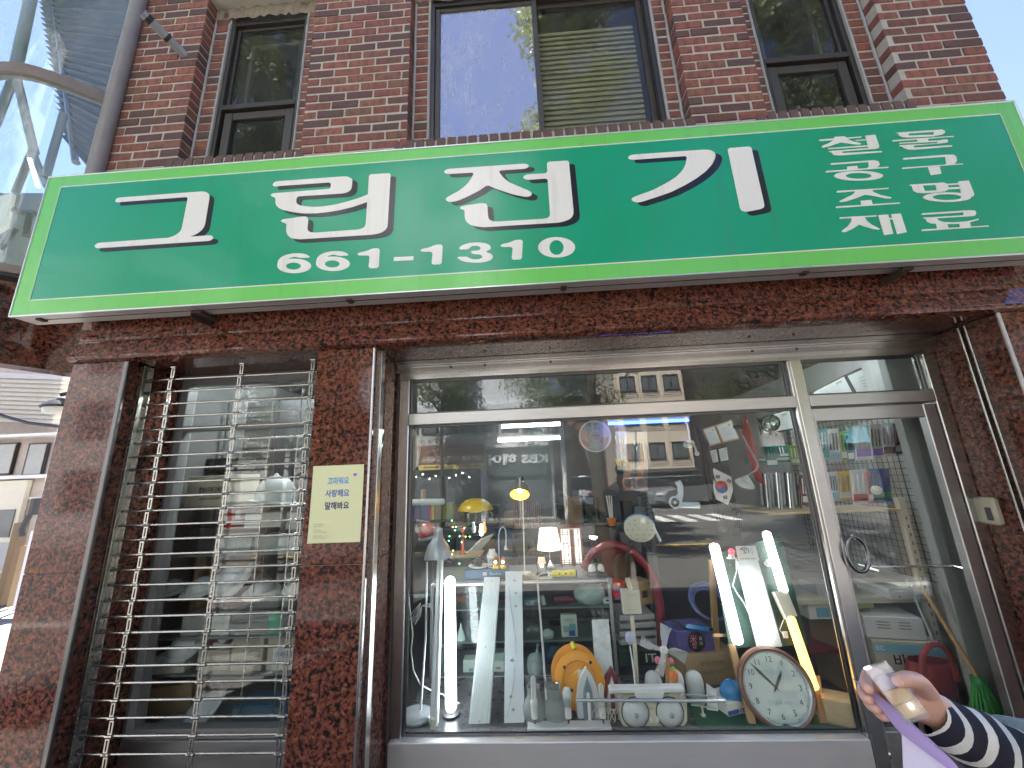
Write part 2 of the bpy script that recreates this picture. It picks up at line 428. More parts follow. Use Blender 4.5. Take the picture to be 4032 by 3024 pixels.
sign_mat('sign_black', (.008, .008, .014))
mat('sign_metal', (.50, .49, .47), .42, .35, var=.22, scale=6, stretch=(.5, 3, 3))
mat('blind', (.43, .41, .31), .6, var=.1)
mat('poster_yellow', (.76, .78, .47), .7, var=.03)
mat('ink_sky', (.10, .38, .78), .6); mat('ink_blue', (.07, .16, .52), .6); mat('ink_navy', (.02, .03, .14), .6)
mat('ink_violet', (.32, .16, .62), .6); mat('ink_grey', (.38, .38, .30), .6)
mat('canopy_sheet', (.055, .062, .066), .6, .2, var=.35, scale=4)
mat('truss_grey', (.16, .175, .19), .5, .2, var=.2)
emitter('lamp_warm', (1.0, .85, .62), .8)
mat('far_brick', (.52, .45, .41), .85, var=.2, scale=9)
mat('far_pane', (.36, .37, .36), .15, var=.1); mat('far_glass', (.12, .13, .14), .1, var=.2)
mat('shutter_cream', (.62, .585, .50), .6, var=.1)
mat('white_panel', (.64, .67, .72), .35, var=.06, scale=1.5)
mat('stone_grey', (.42, .42, .41), .7, var=.12, scale=3)
mat('cream_wall', (.62, .54, .45), .85, var=.08, scale=2)
mat('brown_sign', (.26, .14, .10), .5, var=.08)
mat('sign_yellow', (.72, .56, .16), .5, var=.05)
mat('car_white', (.78, .79, .80), .16, var=.03, coat=1); mat('car_silver', (.42, .44, .46), .2, .6, var=.04, coat=1)
mat('car_glass', (.018, .02, .022), .06, var=.1); mat('tyre', (.015, .015, .015), .8, var=.2); mat('tail_red', (.42, .01, .01), .2, var=.05); mat('head_lamp', (.7, .72, .74), .1, var=.05)
mat('dark_wall', (.10, .085, .08), .8, var=.25, scale=2)
mat('brick_far', (.19, .065, .045), .85, var=.25, scale=6)
emitter('shop_spot', (1.0, .93, .8), 12.0)
def paver_mat():
    m, n, b = _new('paving'); N = n.nodes; L = n.links
    tc = N.new('ShaderNodeTexCoord'); bk = N.new('ShaderNodeTexBrick'); bk.inputs['Scale'].default_value = 1.0
    bk.inputs['Color1'].default_value = (.13, .122, .115, 1); bk.inputs['Color2'].default_value = (.10, .094, .088, 1); bk.inputs['Mortar'].default_value = (.08, .075, .07, 1)
    bk.inputs['Mortar Size'].default_value = .006; bk.inputs['Brick Width'].default_value = .2; bk.inputs['Row Height'].default_value = .1
    L.new(tc.outputs['Object'], bk.inputs['Vector']); L.new(bk.outputs[0], b.inputs['Base Color']); b.inputs['Roughness'].default_value = .85
paver_mat()
mat('bag_white', (.62, .64, .66), .3, var=.12, scale=20, bump=.5, bscale=30)
mat('coral_dull', (.42, .17, .12), .6); mat('amber_plastic', (.48, .16, .05), .25, var=.2); mat('shade_brass', (.42, .36, .24), .3, .7); mat('bulb_amber', (.75, .38, .14), .2, emit=.15)
mat('wood_red', (.20, .07, .045), .5, var=.2); mat('ink_grey_blue', (.12, .17, .22), .7); mat('pink_shade', (.85, .55, .45), .5, emit=.1); mat('orange_pot', (.68, .21, .06), .5)
mat('paper_glow', (.95, .93, .84), .7, emit=.2); mat('clear_grey', (.48, .50, .50), .12, var=.15); mat('acrylic', (.74, .80, .80), .12, var=.06); mat('print_grey', (.40, .44, .45), .5)
mat('frosted_glass', (.42, .45, .45), .3, alpha=.62, var=.05); mat('coral_orange', (.75, .20, .07), .5); mat('fixture_lilac', (.55, .58, .78), .3)
mat('clock_face', (.80, .82, .84), .35, var=.03); mat('clock_rim', (.25, .125, .085), .35, var=.12); mat('grid_black', (.02, .02, .02), .5)
mat('skin', (.66, .38, .28), .45, var=.07, scale=30, bump=.15, bscale=250); mat('nail', (.72, .44, .36), .25, var=.04); mat('denim_grey', (.24, .30, .32), .8, bump=.3, bscale=400)
mat('purple_paper', (.50, .38, .70), .7, var=.03); mat('hair', (.02, .015, .012), .4, var=.3)
mat('teal_faint', (.42, .60, .58), .5); mat('hose_blue', (.16, .20, .42), .15, var=.3, scale=30); mat('brown_disc', (.12, .07, .035), .5); mat('fan_blade', (.45, .58, .55), .25); mat('orange_cord', (.55, .15, .045), .4)
mat('pale_white', (.62, .68, .68), .3); mat('blue_deep', (.02, .035, .22), .5); mat('umbrella_red', (.45, .05, .045), .5, var=.2); mat('cert_paper', (.55, .58, .60), .3, var=.1); mat('lime_dull', (.22, .24, .06), .5); mat('pier_grey', (.33, .345, .34), .7, var=.06)
mat('packet_blue', (.05, .12, .45), .2, var=.3); mat('cardboard_pale', (.55, .50, .40), .8); mat('lime_pale', (.45, .52, .25), .6); mat('bag_red', (.36, .045, .035), .55, var=.2); mat('broom_green', (.02, .27, .05), .5, var=.3); mat('ivory_dull', (.50, .46, .33), .5)
mat('cabinet_shelf', (.24, .28, .28), .2, var=.1); mat('helmet_white', (.66, .72, .74), .25, var=.03); mat('drawer', (.50, .58, .58), .25, var=.3, scale=30); mat('dome_white', (.70, .76, .80), .25, var=.04); mat('mint', (.12, .45, .30), .5); mat('blue_pale_dull', (.10, .22, .30), .5)
mat('knit_white', (.74, .73, .70), .85, var=.05, bump=.4, bscale=500); mat('knit_navy', (.012, .013, .028), .85, var=.2, bump=.4, bscale=500)
mat('lilac_pale', (.62, .58, .72), .7, var=.03); mat('case_lilac', (.62, .55, .66), .3); mat('cream_block', (.78, .52, .20), .5, var=.1)
sheet_glass('case_plastic', (.93, .93, .95), .06, .12, .04)
mat('blade_silver', (.80, .82, .88), .28, .55, var=.05)
mat('sill_steel', (.72, .72, .71), .42, .6, var=.06, scale=5, stretch=(.5, 1, 6)); mat('iron_window', (.25, .32, .38), .2)
mat('wall_pale', (.50, .51, .50), .8, var=.06); emitter('fill_tube', (.9, .97, 1.0), 7.0); emitter('fill_tube_bright', (.9, .97, 1.0), 18.0); mat('ring_steel', (.22, .22, .23), .12, 1.0, var=.1); mat('sill_brick_mat', (.13, .08, .065), .8, var=.45, scale=9, bump=.4)
mat('lintel_rough', (.27, .22, .165), .9, var=.55, scale=16, bump=.6, bscale=50, stretch=(2.5, 1, .6))
# ================================================================ the shop building
shop = thing('shop_building', 'red brick building with polished brown granite ground floor and steel framed shop windows', 'building', (0, .2, 0))
XL, XR = -2.77, 3.08
# load-bearing mass behind the cladding: side walls, rear, floors, roof
mb = MB()
mb.box(XL+.005, XL+.15, .30, 4.6, 0, 6.5); mb.box(XR-.15, XR-.005, .30, 4.6, 0, 6.5)
mb.box(XL+.15, XR-.15, 4.45, 4.6, 0, 6.5)
mb.build('side_wall', 'mortar', shop, False)
mb = MB(); mb.box(XL+.15, XR-.15, .45, 4.45, 2.62, 2.95); mb.build('floor_slab', 'room_ceiling', shop, False)
mb = MB(); mb.box(XL-.05, XR+.05, .0, 4.7, 6.5, 6.62); mb.build('roof', 'mortar', shop, False)

# ---- brick storey
PIL = [(-2.90, -2.363), (-1.487, -.744), (1.143, 1.625), (2.498, 3.076)]
STRIP = [(-2.363, -2.235), (-1.60, -1.487), (-.744, -.622), (1.035, 1.143), (1.625, 1.735), (2.37, 2.498)]
WIN = [(-2.235, -1.60), (-.622, 1.035), (1.735, 2.37)]
SILL_Z, HEAD_Z, REC, CH = 3.86, 5.22, .085, .0735
mb = MB()
for a, b in PIL: mb.box(a+.004, b-.004, .0045, .30, 3.1, 6.5)
for a, b in STRIP: mb.box(a-.004, b+.004, REC+.0045, .298, SILL_Z-.02, HEAD_Z+.13)
for (a, b), (c, d) in zip(PIL[:-1], PIL[1:]):
    mb.box(b-.004, c+.004, .013, .299, 3.1, SILL_Z-.078); mb.box(b-.004, c+.004, .012, .297, HEAD_Z+.13, 6.5)
wall = mb.build('brick_wall', 'mortar', shop, False)
def brick_mesh(L, H=.060, D=.088, j=0.0018, seed=0):
    rn = random.Random(seed); bm = bmesh.new(); bmesh.ops.create_cube(bm, size=1)
    for q in bm.verts:
        q.co = Vector((q.co.x*L, q.co.y*D, q.co.z*H)) + Vector((rn.uniform(-j, j), rn.uniform(-j, j), rn.uniform(-j, j)))
    bmesh.ops.bevel(bm, geom=bm.edges[:], offset=.0035, segments=1, affect='EDGES', profile=.6)
    me = bpy.data.meshes.new('brick'); bm.to_mesh(me); bm.free(); me.materials.append(MATS['brick']); return me
BV = {}
def brick_of(L):
    k = round(L, 3)
    if k not in BV: BV[k] = [brick_mesh(L, seed=i*7+int(L*1000)) for i in range(4)]
    return random.choice(BV[k])
def add_loose(mbq, L, loc, H=.060, D=.088):
    me = brick_of(L) if H == .060 else brick_mesh(L, H, D, seed=random.randrange(99))
    mbq.add([q.co + Vector(loc) for q in me.vertices], [list(p.vertices) for p in me.polygons])
FULL, J = .186, .013
nb = 0; rest = MB()
z0 = SILL_Z - 2*CH + .033
for k in range(36):
    z = z0 + k*CH
    if z > 6.46: break
    for a, b in PIL:
        x = a + (-(FULL+J)/2 if k % 2 else 0) + (.04 if a > 2 else 0) - .0
        runs = []
        while x < b - .01:
            e = min(x + FULL, b); s_ = max(x, a)
            if b - e < .05 and e < b: e = b
            if e - s_ > .045: runs.append((s_, e))
            elif runs and e == b: runs[-1] = (runs[-1][0], b)
            x += FULL + J
            if e == b: break
        for s_, e in runs:
            L_ = e - s_
            yo = random.uniform(-.0025, .0025)
            loc = ((s_+e)/2, .044 + yo, z + random.uniform(-.002, .002))
            if z < 5.25:
                o = place(brick_of(round(L_*100)/100 if abs(L_-FULL) > .002 else FULL), 'brick', loc, wall, (random.uniform(-.006, .006), random.uniform(-.008, .008), random.uniform(-.008, .008)))
                nb += 1
            else: add_loose(rest, round(L_*100)/100, loc)
    if SILL_Z < z < HEAD_Z + .1:
        for i, (a, b) in enumerate(STRIP):
            add_loose(rest, round((b-a-.022)*100)/100, ((a+b)/2, REC+.044+random.uniform(-.003, .003), z+random.uniform(-.003, .003)))
    elif z > HEAD_Z + .34:
        for (a, b), (c, d) in zip(PIL[:-1], PIL[1:]):
            x = b + J
            while x < c - .03:
                e = min(x+FULL, c-J); add_loose(rest, round((e-x)*100)/100, ((x+e)/2, .046, z)) if e - x > .05 else None
                x += FULL + J
# soldier course over each window
for (a, b), (c, d) in zip(PIL[:-1], PIL[1:]):
    x = b + .04
    while x < c - .02:
        me = brick_mesh(.058, .185, .10, seed=random.randrange(99))
        rest.add([q.co + Vector((x, .048, HEAD_Z+.235)) for q in me.vertices], [list(p.vertices) for p in me.polygons]); x += .0735
rb = rest.build('brick', 'brick', wall, False); rb['kind'] = 'stuff'
sb = [brick_mesh(.058, .115, .115, seed=300+i) for i in range(4)]
for me in sb: me.materials[0] = MATS['sill_brick_mat']
for (a, b), (c, d) in zip(PIL[:-1], PIL[1:]):
    m_ = MB(); m_.box(b-.055, c+.055, .006, .11, SILL_Z-.16, SILL_Z-.040); m_.build('sill_mortar', 'mortar', wall, False)
    x = b + .022 - .075
    while x < c + .05:
        o = place(random.choice(sb), 'sill_brick', (x, .052, SILL_Z-.086), wall, (rad(-6)+random.uniform(-.03, .03), random.uniform(-.03, .03), random.uniform(-.02, .02))); x += .0715
# rough mortar band under the soldier course, and the caulking lines
mb = MB()
for a, b in ((WIN[0][0]-.12, WIN[0][1]+.11), (WIN[1][0]-.12, WIN[1][1]+.11), (WIN[2][0]-.12, WIN[2][1]+.12)):
    n = 26; top = []; bot = []
    for i in range(n+1):
        x = a + (b-a)*i/n; top.append((x, REC-.006+random.uniform(-.012, .012), HEAD_Z+.14)); bot.append((x, REC+.0+random.uniform(-.014, .008), HEAD_Z+.012+random.uniform(-.012, .012)))
    mb.add(top+bot, [(i, i+1, n+2+i, n+1+i) for i in range(n)])
mb.build('mortar_band', 'lintel_rough', wall)
for x in (-2.363, -.744, 1.143, 2.498):
    mb = MB()
    sgn = 1 if x in (-2.363, -.744) else -1
    pts = [(x + sgn*.012 + random.uniform(-.002, .002), REC-.001, SILL_Z + .02 + i*.06) for i in range(23)]
    mb.tube(pts, [random.uniform(.0085, .0115) for _ in pts], 6); mb.build('caulking', 'caulk', wall)
for (a, b) in WIN:
    for x in (a-.004, b+.004):
        pts = [(x + random.uniform(-.001, .001), REC+.003, SILL_Z + .01 + i*.06) for i in range(23)]
        mb = MB(); mb.tube(pts, [random.uniform(.008, .010) for _ in pts], 6); mb.build('caulking', 'caulk', wall)

# ---- upper windows
def frame_rect(mb, x0, x1, z0, z1, y0, y1, wd, wt=None):
    wt = wt or wd
    mb.rbox(x0, x0+wd, y0, y1, z0, z1, .003); mb.rbox(x1-wd, x1, y0, y1, z0, z1, .003)
    mb.rbox(x0+wd, x1-wd, y0+.002, y1-.002, z1-wt, z1, .003); mb.rbox(x0+wd, x1-wd, y0+.002, y1-.002, z0, z0+wt, .003)
for i, (a, b) in enumerate(WIN):
    wn = MB(); frame_rect(wn, a, b, SILL_Z-.03, HEAD_Z+.01, .10, .20, .034)
    win = wn.build('upper_window', 'brown_frame', shop, False)
    if i != 1:
        fm = MB(); fm.rbox(a+.03, b-.03, .095, .19, 4.352, 4.395, .004); fm.build('transom_bar', 'brown_frame', win, False)
        fm = MB(); frame_rect(fm, a+.05, b-.05, SILL_Z+.0, 4.34, .118, .17, .062); fm.build('sash', 'brown_sash', win, False)
        fm = MB(); frame_rect(fm, a+.034, b-.034, 4.395, HEAD_Z-.024, .13, .16, .022); fm.build('sash', 'brown_sash', win, False)
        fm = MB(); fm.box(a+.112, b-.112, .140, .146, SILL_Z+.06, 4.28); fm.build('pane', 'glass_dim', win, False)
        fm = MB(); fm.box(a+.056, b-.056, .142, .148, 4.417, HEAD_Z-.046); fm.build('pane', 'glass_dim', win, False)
        fm = MB(); frame_rect(fm, a+.10, b-.10, 4.42, HEAD_Z-.10, .20, .23, .03); fm.build('inner_frame', 'light_grey', win, False)
    else:
        mm_ = .17
        fm = MB(); frame_rect(fm, a+.034, mm_+.028, SILL_Z+.004, HEAD_Z-.024, .118, .148, .038); fm.build('sash', 'brown_sash', win, False)
        fm = MB(); frame_rect(fm, mm_-.022, b-.034, SILL_Z+.004, HEAD_Z-.024, .152, .182, .040); fm.build('sash', 'brown_sash', win, False)
        fm = MB(); fm.box(a+.072, mm_-.010, .130, .136, SILL_Z+.042, HEAD_Z-.062); fm.build('pane', 'glass_mirror', win, False)
        fm = MB(); fm.box(mm_+.018, b-.074, .164, .170, SILL_Z+.044, HEAD_Z-.064); fm.build('pane', 'glass_dusty', win, False)
        z = SILL_Z + .05; bl = MB(); me = MB(); 
        me.box(-.45, .45, -.003, .003, -.026, .026)
        first = None
        while z < HEAD_Z - .25:
            if first is None:
                first = MB(); first.box(mm_+.02, b-.10, .205, .211, z-.026, z+.026)
                first.v = [Vector((q.x, q.y + (q.z - z)*.35, q.z)) for q in first.v]
                f0 = first.build('blind_slat', 'blind', win, False); f0z = z
            else:
                o = f0.copy(); COL.objects.link(o); o.parent = win; o.location = Vector((0, 0, z - f0z))
            z += .0475
# dark rooms upstairs
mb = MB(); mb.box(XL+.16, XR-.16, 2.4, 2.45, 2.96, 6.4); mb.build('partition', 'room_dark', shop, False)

# ---- granite ground floor
def slab(x0, x1, y0, y1, z0, z1, c=.003, name='granite_slab'):
    m_ = MB(); m_.rbox(x0, x1, y0, y1, z0, z1, c); return m_.build(name, 'granite', shop, False)
JN = .0025
for a, b in ((XL, -2.43), (-1.238, -.889), (2.576, XR)):
    slab(a, b, 0, .385, 0, 1.19); slab(a, b, 0, .385, 1.19+JN, 2.372)
# backing mortar in the joints
mb = MB()
for a, b in ((XL, -2.43), (-1.238, -.889), (2.576, XR)): mb.box(a+.006, b-.006, .006, .38, 1.17, 1.21)
mb.box(XL+.01, XR-.01, .008, .38, 2.402, 3.12); mb.build('joint_mortar', 'mortar', shop, False)
# upper band behind the sign
xs = [XL, -2.231, -1.60, -.965, -.33, .30, .935, 1.57, 2.205, 2.70, XR]
for a, b in zip(xs[:-1], xs[1:]): slab(a+JN*.5, b-JN*.5, 0, .03, 2.512, 3.10)
# lower band: leans out towards its foot, then a bullnose back to the wall
xs = [XL-.0, -1.92, -1.26, -.60, .02, .66, 1.31, 1.95, 2.58, XR]
xs = [XL, P(976,1308,-.02).x, P(1715,1265,-.02).x, P(2190,1240,-.02).x, P(2483,1225,-.02).x, P(3278,1187,-.02).x, 2.30, XR]
for a, b in zip(xs[:-1], xs[1:]):
    prof = [(.03, 2.508), (.0, 2.508), (-.034, 2.413), (-.042, 2.402), (-.042, 2.392), (-.034, 2.381), (-.010, 2.374), (.03, 2.372)]
    m_ = MB(); m_.prism([(a+JN*.5, y, z) for y, z in prof], (b-a-JN, 0, 0)); m_.build('granite_slab', 'granite', shop, True, 30)
# soffit of the openings
slab(-2.43+.003, -1.238-.003, .03, .40, 2.375, 2.40, name='granite_soffit'); slab(-.889+.003, 2.576-.003, .03, .33, 2.375, 2.40, name='granite_soffit')
# steel corner trims
for x, y0, y1, w_ in ((-2.437, -.006, .014, .030), (-.905, -.006, .012, .014)):
    m_ = MB(); m_.rbox(x, x+w_, y0, y1, 0, 2.37, .004); m_.build('corner_trim', 'steel_dark' if x < -2 else 'steel', shop, False)
m_ = MB(); m_.rbox(-.894, -.872, .055, .09, 0, 2.37, .002); m_.rbox(-.894, -.878, .10, .125, 0, 2.37, .002); m_.build('shutter_channel', 'steel', shop, False)
# right hand jamb: shutter channel and light edge trim
c0 = S(3805, 1303, 2.575)
m_ = MB(); m_.rbox(2.548, 2.577, c0.y-.022, c0.y-.012, 0, 2.36, .002); m_.rbox(2.548, 2.577, c0.y+.012, c0.y+.022, 0, 2.36, .002); m_.build('shutter_channel', 'steel', shop, False)
m_ = MB(); m_.rbox(2.562, 2.580, -.005, .006, 0, 2.372, .002); m_.build('corner_trim', 'sign_metal', shop, False)

# ---- steel shopfront
sf = MB()
GY0, GY1 = .375, .455
frame_parts = [(-.872, -.806, .20, 2.335, 'jamb'), (1.662, 1.752, .0, 2.335, 'mullion'), (2.500, 2.574, .0, 2.335, 'jamb')]
m_ = MB(); m_.rbox(-.886, 2.574, .30, .33, 2.345, 2.374, .002); m_.rbox(-.886, 2.574, .335, .37, 2.30, 2.345, .002); m_.rbox(-.872, 2.574, .372, GY1, 2.262, 2.318, .002)
front = m_.build('shop_front', 'steel', shop, False)
for a, b, z0_, z1_, nm in frame_parts:
    m_ = MB(); m_.rbox(a, b, GY0, GY1, z0_, 2.262, .004)
    if nm == 'mullion': m_.rbox(a+.012, b-.012, GY0-.012, GY0, z0_, 2.262, .003)
    m_.build(nm, 'steel', front, False)
m_ = MB(); m_.rbox(-.806, 1.662, GY0-.006, GY1, 1.953, 2.030, .004); m_.build('transom', 'steel_brushed', front, False)
m_ = MB(); m_.rbox(1.752, 2.500, GY0-.004, GY1, 1.955, 2.030, .004); m_.build('transom', 'steel_brushed', front, False)
m_ = MB(); m_.rbox(-.872, 1.662, GY0-.02, .44, .0, .214, .004); m_.build('sill', 'sill_steel', front, False)
for a, b, c_, d_ in ((-.806, 1.662, .214, 1.953), (-.806, 1.662, 2.030, 2.262), (1.752, 2.500, 2.030, 2.262)):
    m_ = MB(); m_.box(a, b, GLASS_Y-.003, GLASS_Y+.003, c_, d_); m_.build('pane', 'glass', front, False)
    m_ = MB()
    for y_ in (GLASS_Y-.012, GLASS_Y+.006): frame_rect(m_, a, b, c_, d_, y_, y_+.006, .012)
    m_.build('glazing_bead', 'steel_dark', front, False)
# screws in the header
m_ = MB()
for u, v in ((1775, 1400), (1910, 1437), (2165, 1380), (2955, 1350), (3135, 1363)):
    q = P(u, v, .335); m_.sphere((q.x, .334, 2.325), .008, 8, 5)
m_.build('screw', 'rust', front)
# door
DX0, DX1 = 1.754, 2.498
m_ = MB(); dz0, dz1 = .03, 1.945
m_.rbox(DX0+.001, DX0+.016, .385, .435, dz0, dz1, .004); m_.rbox(DX1-.075, DX1-.002, .385, .435, dz0, dz1, .004)
m_.rbox(DX0+.016, DX1-.075, .387, .433, dz1-.082, dz1, .004); m_.rbox(DX0+.016, DX1-.075, .387, .433, dz0, dz0+.20, .004)
door = m_.build('door', 'steel_brushed', shop, False)
m_ = MB(); m_.box(DX0+.016, DX1-.075, .407, .413, dz0+.20, dz1-.082); m_.build('pane', 'glass', door, False)
h = P(3370, 2180, .355); m_ = MB(); m_.torus((h.x, .345, h.z), (0, 1, 0), .092, .011, 32, 10, (.62, 1)); 
m_.tube([(h.x+.045, .345, h.z-.07), (h.x+.045, .41, h.z-.07)], .008); m_.tube([(h.x+.045, .345, h.z+.07), (h.x+.045, .41, h.z+.07)], .008); m_.build('ring_handle', 'ring_steel', door)
m_ = MB(); a = P(3405, 2232, .50); b = P(3750, 2228, .50); m_.tube([a, b], .009, 10); m_.tube([(a.x, a.y, a.z), (a.x, .41, a.z)], .008); m_.tube([b, (b.x, .41, b.z)], .008); m_.build('push_bar', 'chrome', door)
m_ = MB(); q = P(3497, 2975, .384); m_.lathe([(.016, 0), (.016, .006), (.010, .010)], (q.x, .386, q.z), (0, -1, 0), 16); m_.build('lock', 'chrome', door)

# ---- left shop window behind the rolling grille
m_ = MB(); frame_rect(m_, -2.425, -1.0, .22, 2.36, .39, .46, .05); m_.rbox(-2.375, -1.05, .40, .45, 1.985, 2.02, .003)
lw_ = m_.build('display_window', 'grey', shop, False)
m_ = MB(); m_.box(-2.375, -1.05, .422, .428, .27, 1.985); m_.build('pane', 'glass', lw_, False)
m_ = MB(); m_.box(-2.375, -1.05, .422, .428, 2.02, 2.31); m_.build('pane', 'glass', lw_, False)
m_ = MB(); m_.rbox(-2.428, -1.0, .375, .47, .0, .22, .004); m_.build('sill_panel', 'steel_brushed', lw_, False)

# ================================================================ rolling grille
grille = thing('rolling_grille', 'steel rod rolling grille drawn down over the left display window', 'shutter', (-1.82, .12, 0))
GY = .12
zt = P(597, 1498, GY).z; zb = P(319, 2970, GY).z; n_b = 26; dz = (zt - zb)/(n_b-1)
bar0 = None
for k in range(-1, n_b+2):
    z = zt - dz*k
    if z < .03: break
    if k < 0: continue
    if bar0 is None:
        m_ = MB(); m_.tube([(-2.405, GY, z), (-1.21, GY, z)], .0066, 10); bar0 = m_.build('bar', 'grille_steel', grille); b0z = z
        m2 = MB()
        for x in (-2.38, -1.225): m2.lathe([(.009, -.006), (.009, .006)], (x, GY, z), (1, 0, 0), 10)
    else:
        o = bar0.copy(); COL.objects.link(o); o.parent = grille; o.location = bar0.location + Vector((0, 0, z - b0z))
cols = [P(685, 1461, GY).x, P(956, 1437, GY).x, P(1241, 1430, GY).x - .012]
m_ = MB(); w_, h_ = .0115, dz*.5 + .006
for (a, b, c_, d_) in ((-w_, -w_*.42, -h_, h_), (w_*.42, w_, -h_, h_), (-w_*.42, w_*.42, -h_, -h_*.52), (-w_*.42, w_*.42, h_*.52, h_)):
    m_.box(a, b, -.0022, .0022, c_, d_)
m_.tube([(-w_-.003, 0, h_-.006), (w_+.003, 0, h_-.006)], .0092, 8); m_.tube([(-w_-.003, 0, -h_+.006), (w_+.003, 0, -h_+.006)], .0092, 8)
lk = m_.build('link_plate', 'grille_steel', grille, True, 30); lme = lk.data; bpy.data.objects.remove(lk)
for v_ in lme.vertices: v_.co += wloc(grille)
for x in cols:
    for k in range(-1, n_b+1):
        z = zt - dz*(k+.5)
        if z < .03: break
        place(lme, 'link_plate', (x + (.0035 if k % 2 else -.0035), GY - .0075, z), grille)
m_ = MB(); m_.rbox(-2.428, -2.416, GY-.03, GY+.03, 0, 2.37, .002); m_.rbox(-2.416, -2.398, GY-.032, GY-.024, 0, 2.37, .001); m_.rbox(-2.416, -2.398, GY+.024, GY+.032, 0, 2.37, .001); m_.build('guide_rail', 'grille_steel', grille, False)
m_ = MB(); m_.rbox(-1.262, -1.2405, GY-.03, GY-.02, 0, 2.37, .002); m_.build('guide_rail', 'grille_steel', grille, False)
# ================================================================ the green shop sign
SY = -.19
sx0, sx1, sz0, sz1 = -2.985, 2.825, 2.612, 3.566
sign = thing('shop_sign', 'long green box sign with cream Korean lettering above the shop front', 'sign', (0, SY, sz0))
mb = MB()
BD = .13
mb.rbox(sx0, sx1, SY+.004, SY+BD, sz0, sz1, .004); mb.build('sign_box', 'sign_metal', sign, False)
# seam and dents on the underside
mb = MB(); mb.box(sx0+.10, sx1-.02, SY+.060, SY+.064, sz0-.0025, sz0+.001); mb.build('underside_seam', 'black', sign, False)
# frame edge
mb = MB(); t = .008
mb.rbox(sx0-.003, sx1+.003, SY-.006, SY+.012, sz1-t+.003, sz1+.004, .002); mb.rbox(sx0-.003, sx1+.003, SY-.006, SY+.012, sz0-.004, sz0+t-.003, .002)
mb.rbox(sx0-.004, sx0+t-.003, SY-.0055, SY+.011, sz0+t-.003, sz1-t+.003, .002); mb.rbox(sx1-t+.003, sx1+.004, SY-.0055, SY+.011, sz0+t-.003, sz1-t+.003, .002)
mb.build('edge_trim', 'aluminium', sign, False)
ix0, ix1 = P(243, 736, SY).x, P(3936, 450, SY).x
iz0, iz1 = P(1500, 1098, SY).z, P(1500, 642, SY).z
iz0 = (P(117.5, 1184.6, SY).z + P(4032, 932, SY).z)/2; iz1 = (P(243, 736, SY).z + P(3936.5, 450.5, SY).z)/2
for (a, b, c, d) in ((sx0+.005, ix0, sz0+.005, sz1-.005), (ix1, sx1-.005, sz0+.005, sz1-.005), (ix0+.0015, ix1-.0015, iz1, sz1-.005), (ix0+.0015, ix1-.0015, sz0+.005, iz0)):
    mb = MB(); mb.box(a, b, SY-.001, SY+.003, c, d); mb.build('border', 'sign_light', sign, False)
mb = MB(); mb.box(ix0, ix1, SY, SY+.0035, iz0, iz1); mb.build('panel', 'sign_green', sign, False)
mb = MB(); l = .006
for (a, b, c, d) in ((ix0, ix1, iz1-l*.5, iz1+l*.5), (ix0, ix1, iz0-l*.5, iz0+l*.5)): mb.box(a, b, SY-.0025, SY+.001, c, d)
mb.box(ix0-l*.4, ix0, SY-.0024, SY+.001, iz0, iz1); mb.box(ix1, ix1+l*.4, SY-.0024, SY+.001, iz0, iz1)
mb.build('pin_line', 'sign_white', sign, False)

def zoomer(ox, oy, sc): return lambda x, y: P(ox + x/sc, oy + y/sc, SY)
def rounded(pts, it=1):
    for _ in range(it):
        out = []
        n = len(pts)
        for i in range(n):
            a = pts[i-1]; b = pts[i]; c = pts[(i+1) % n]
            la = min(.35, 26/max(1, (b-a).length*1000)); lc = min(.35, 26/max(1, (c-b).length*1000))
            da = (a-b); dc = (c-b)
            if da.length < .010 or dc.length < .010 or True:
                fa = min(.30, .010/max(1e-6, da.length)); fc = min(.30, .010/max(1e-6, dc.length))
                out += [b + da*fa, b + dc*fc]
        pts = out
    return pts
SH = Vector((.0335, 0, -.026))
def glyph(name, zf, polys, rings=(), shadow=True, t0=.0022, rnd=True):
    face = MB(); sh = MB(); k = 0
    for pl in polys:
        w_ = [zf(*q) for q in pl]
        if rnd: w_ = rounded(w_)
        th = t0 + .00035*k; k += 1
        face.prism([q + Vector((0, -th, 0)) for q in w_], (0, th - .0004, 0))
        if shadow: sh.prism([q + SH + Vector((0, -t0*.55 - .0001*k, 0)) for q in w_], (0, t0*.55, 0))
    for (cx, cyy, rx, ry, ix, iy, irx, iry) in rings:
        th = t0 + .00035*k; k += 1; n = 36; vs = []; 
        for y_ in (-th, -.0004):
            for i in range(n):
                g = 2*PI*i/n; vs.append(zf(cx + rx*math.cos(g), cyy + ry*math.sin(g)) + Vector((0, y_, 0)))
            for i in range(n):
                g = 2*PI*i/n; vs.append(zf(ix + irx*math.cos(g), iy + iry*math.sin(g)) + Vector((0, y_, 0)))
        fs = []
        for i in range(n):
            j = (i+1) % n
            fs += [(i, j, n+j, n+i), (2*n+i, 3*n+i, 3*n+j, 2*n+j), (i, 2*n+i, 2*n+j, j), (n+i, n+j, 3*n+j, 3*n+i)]
        face.add(vs, fs)
    face.build(name, 'sign_white', sign, False)
    if shadow: sh.build('letter_shadow', 'sign_black', sign, False)
zA = zoomer(340, 720, 3.95); zB = zoomer(1040, 660, 3.95); zC = zoomer(1720, 610, 3.687); zD = zoomer(2440, 560, 3.456)
glyph('letter', zA, [[(455,280),(470,250),(510,232),(1580,152),(1810,135),(1870,145),(1915,180),(1920,230),(1850,650),(1820,715),(1760,770),(1690,812),(1620,838),(1560,900),(1260,880),(1260,862),(1360,832),(1430,792),(1475,745),(1490,700),(1540,450),(1585,222),(485,305),(462,300)],
  [(135,985),(155,955),(210,935),(1260,858),(1600,842),(1930,818),(1965,828),(1978,855),(1960,885),(1920,905),(200,1020),(150,1015)]])
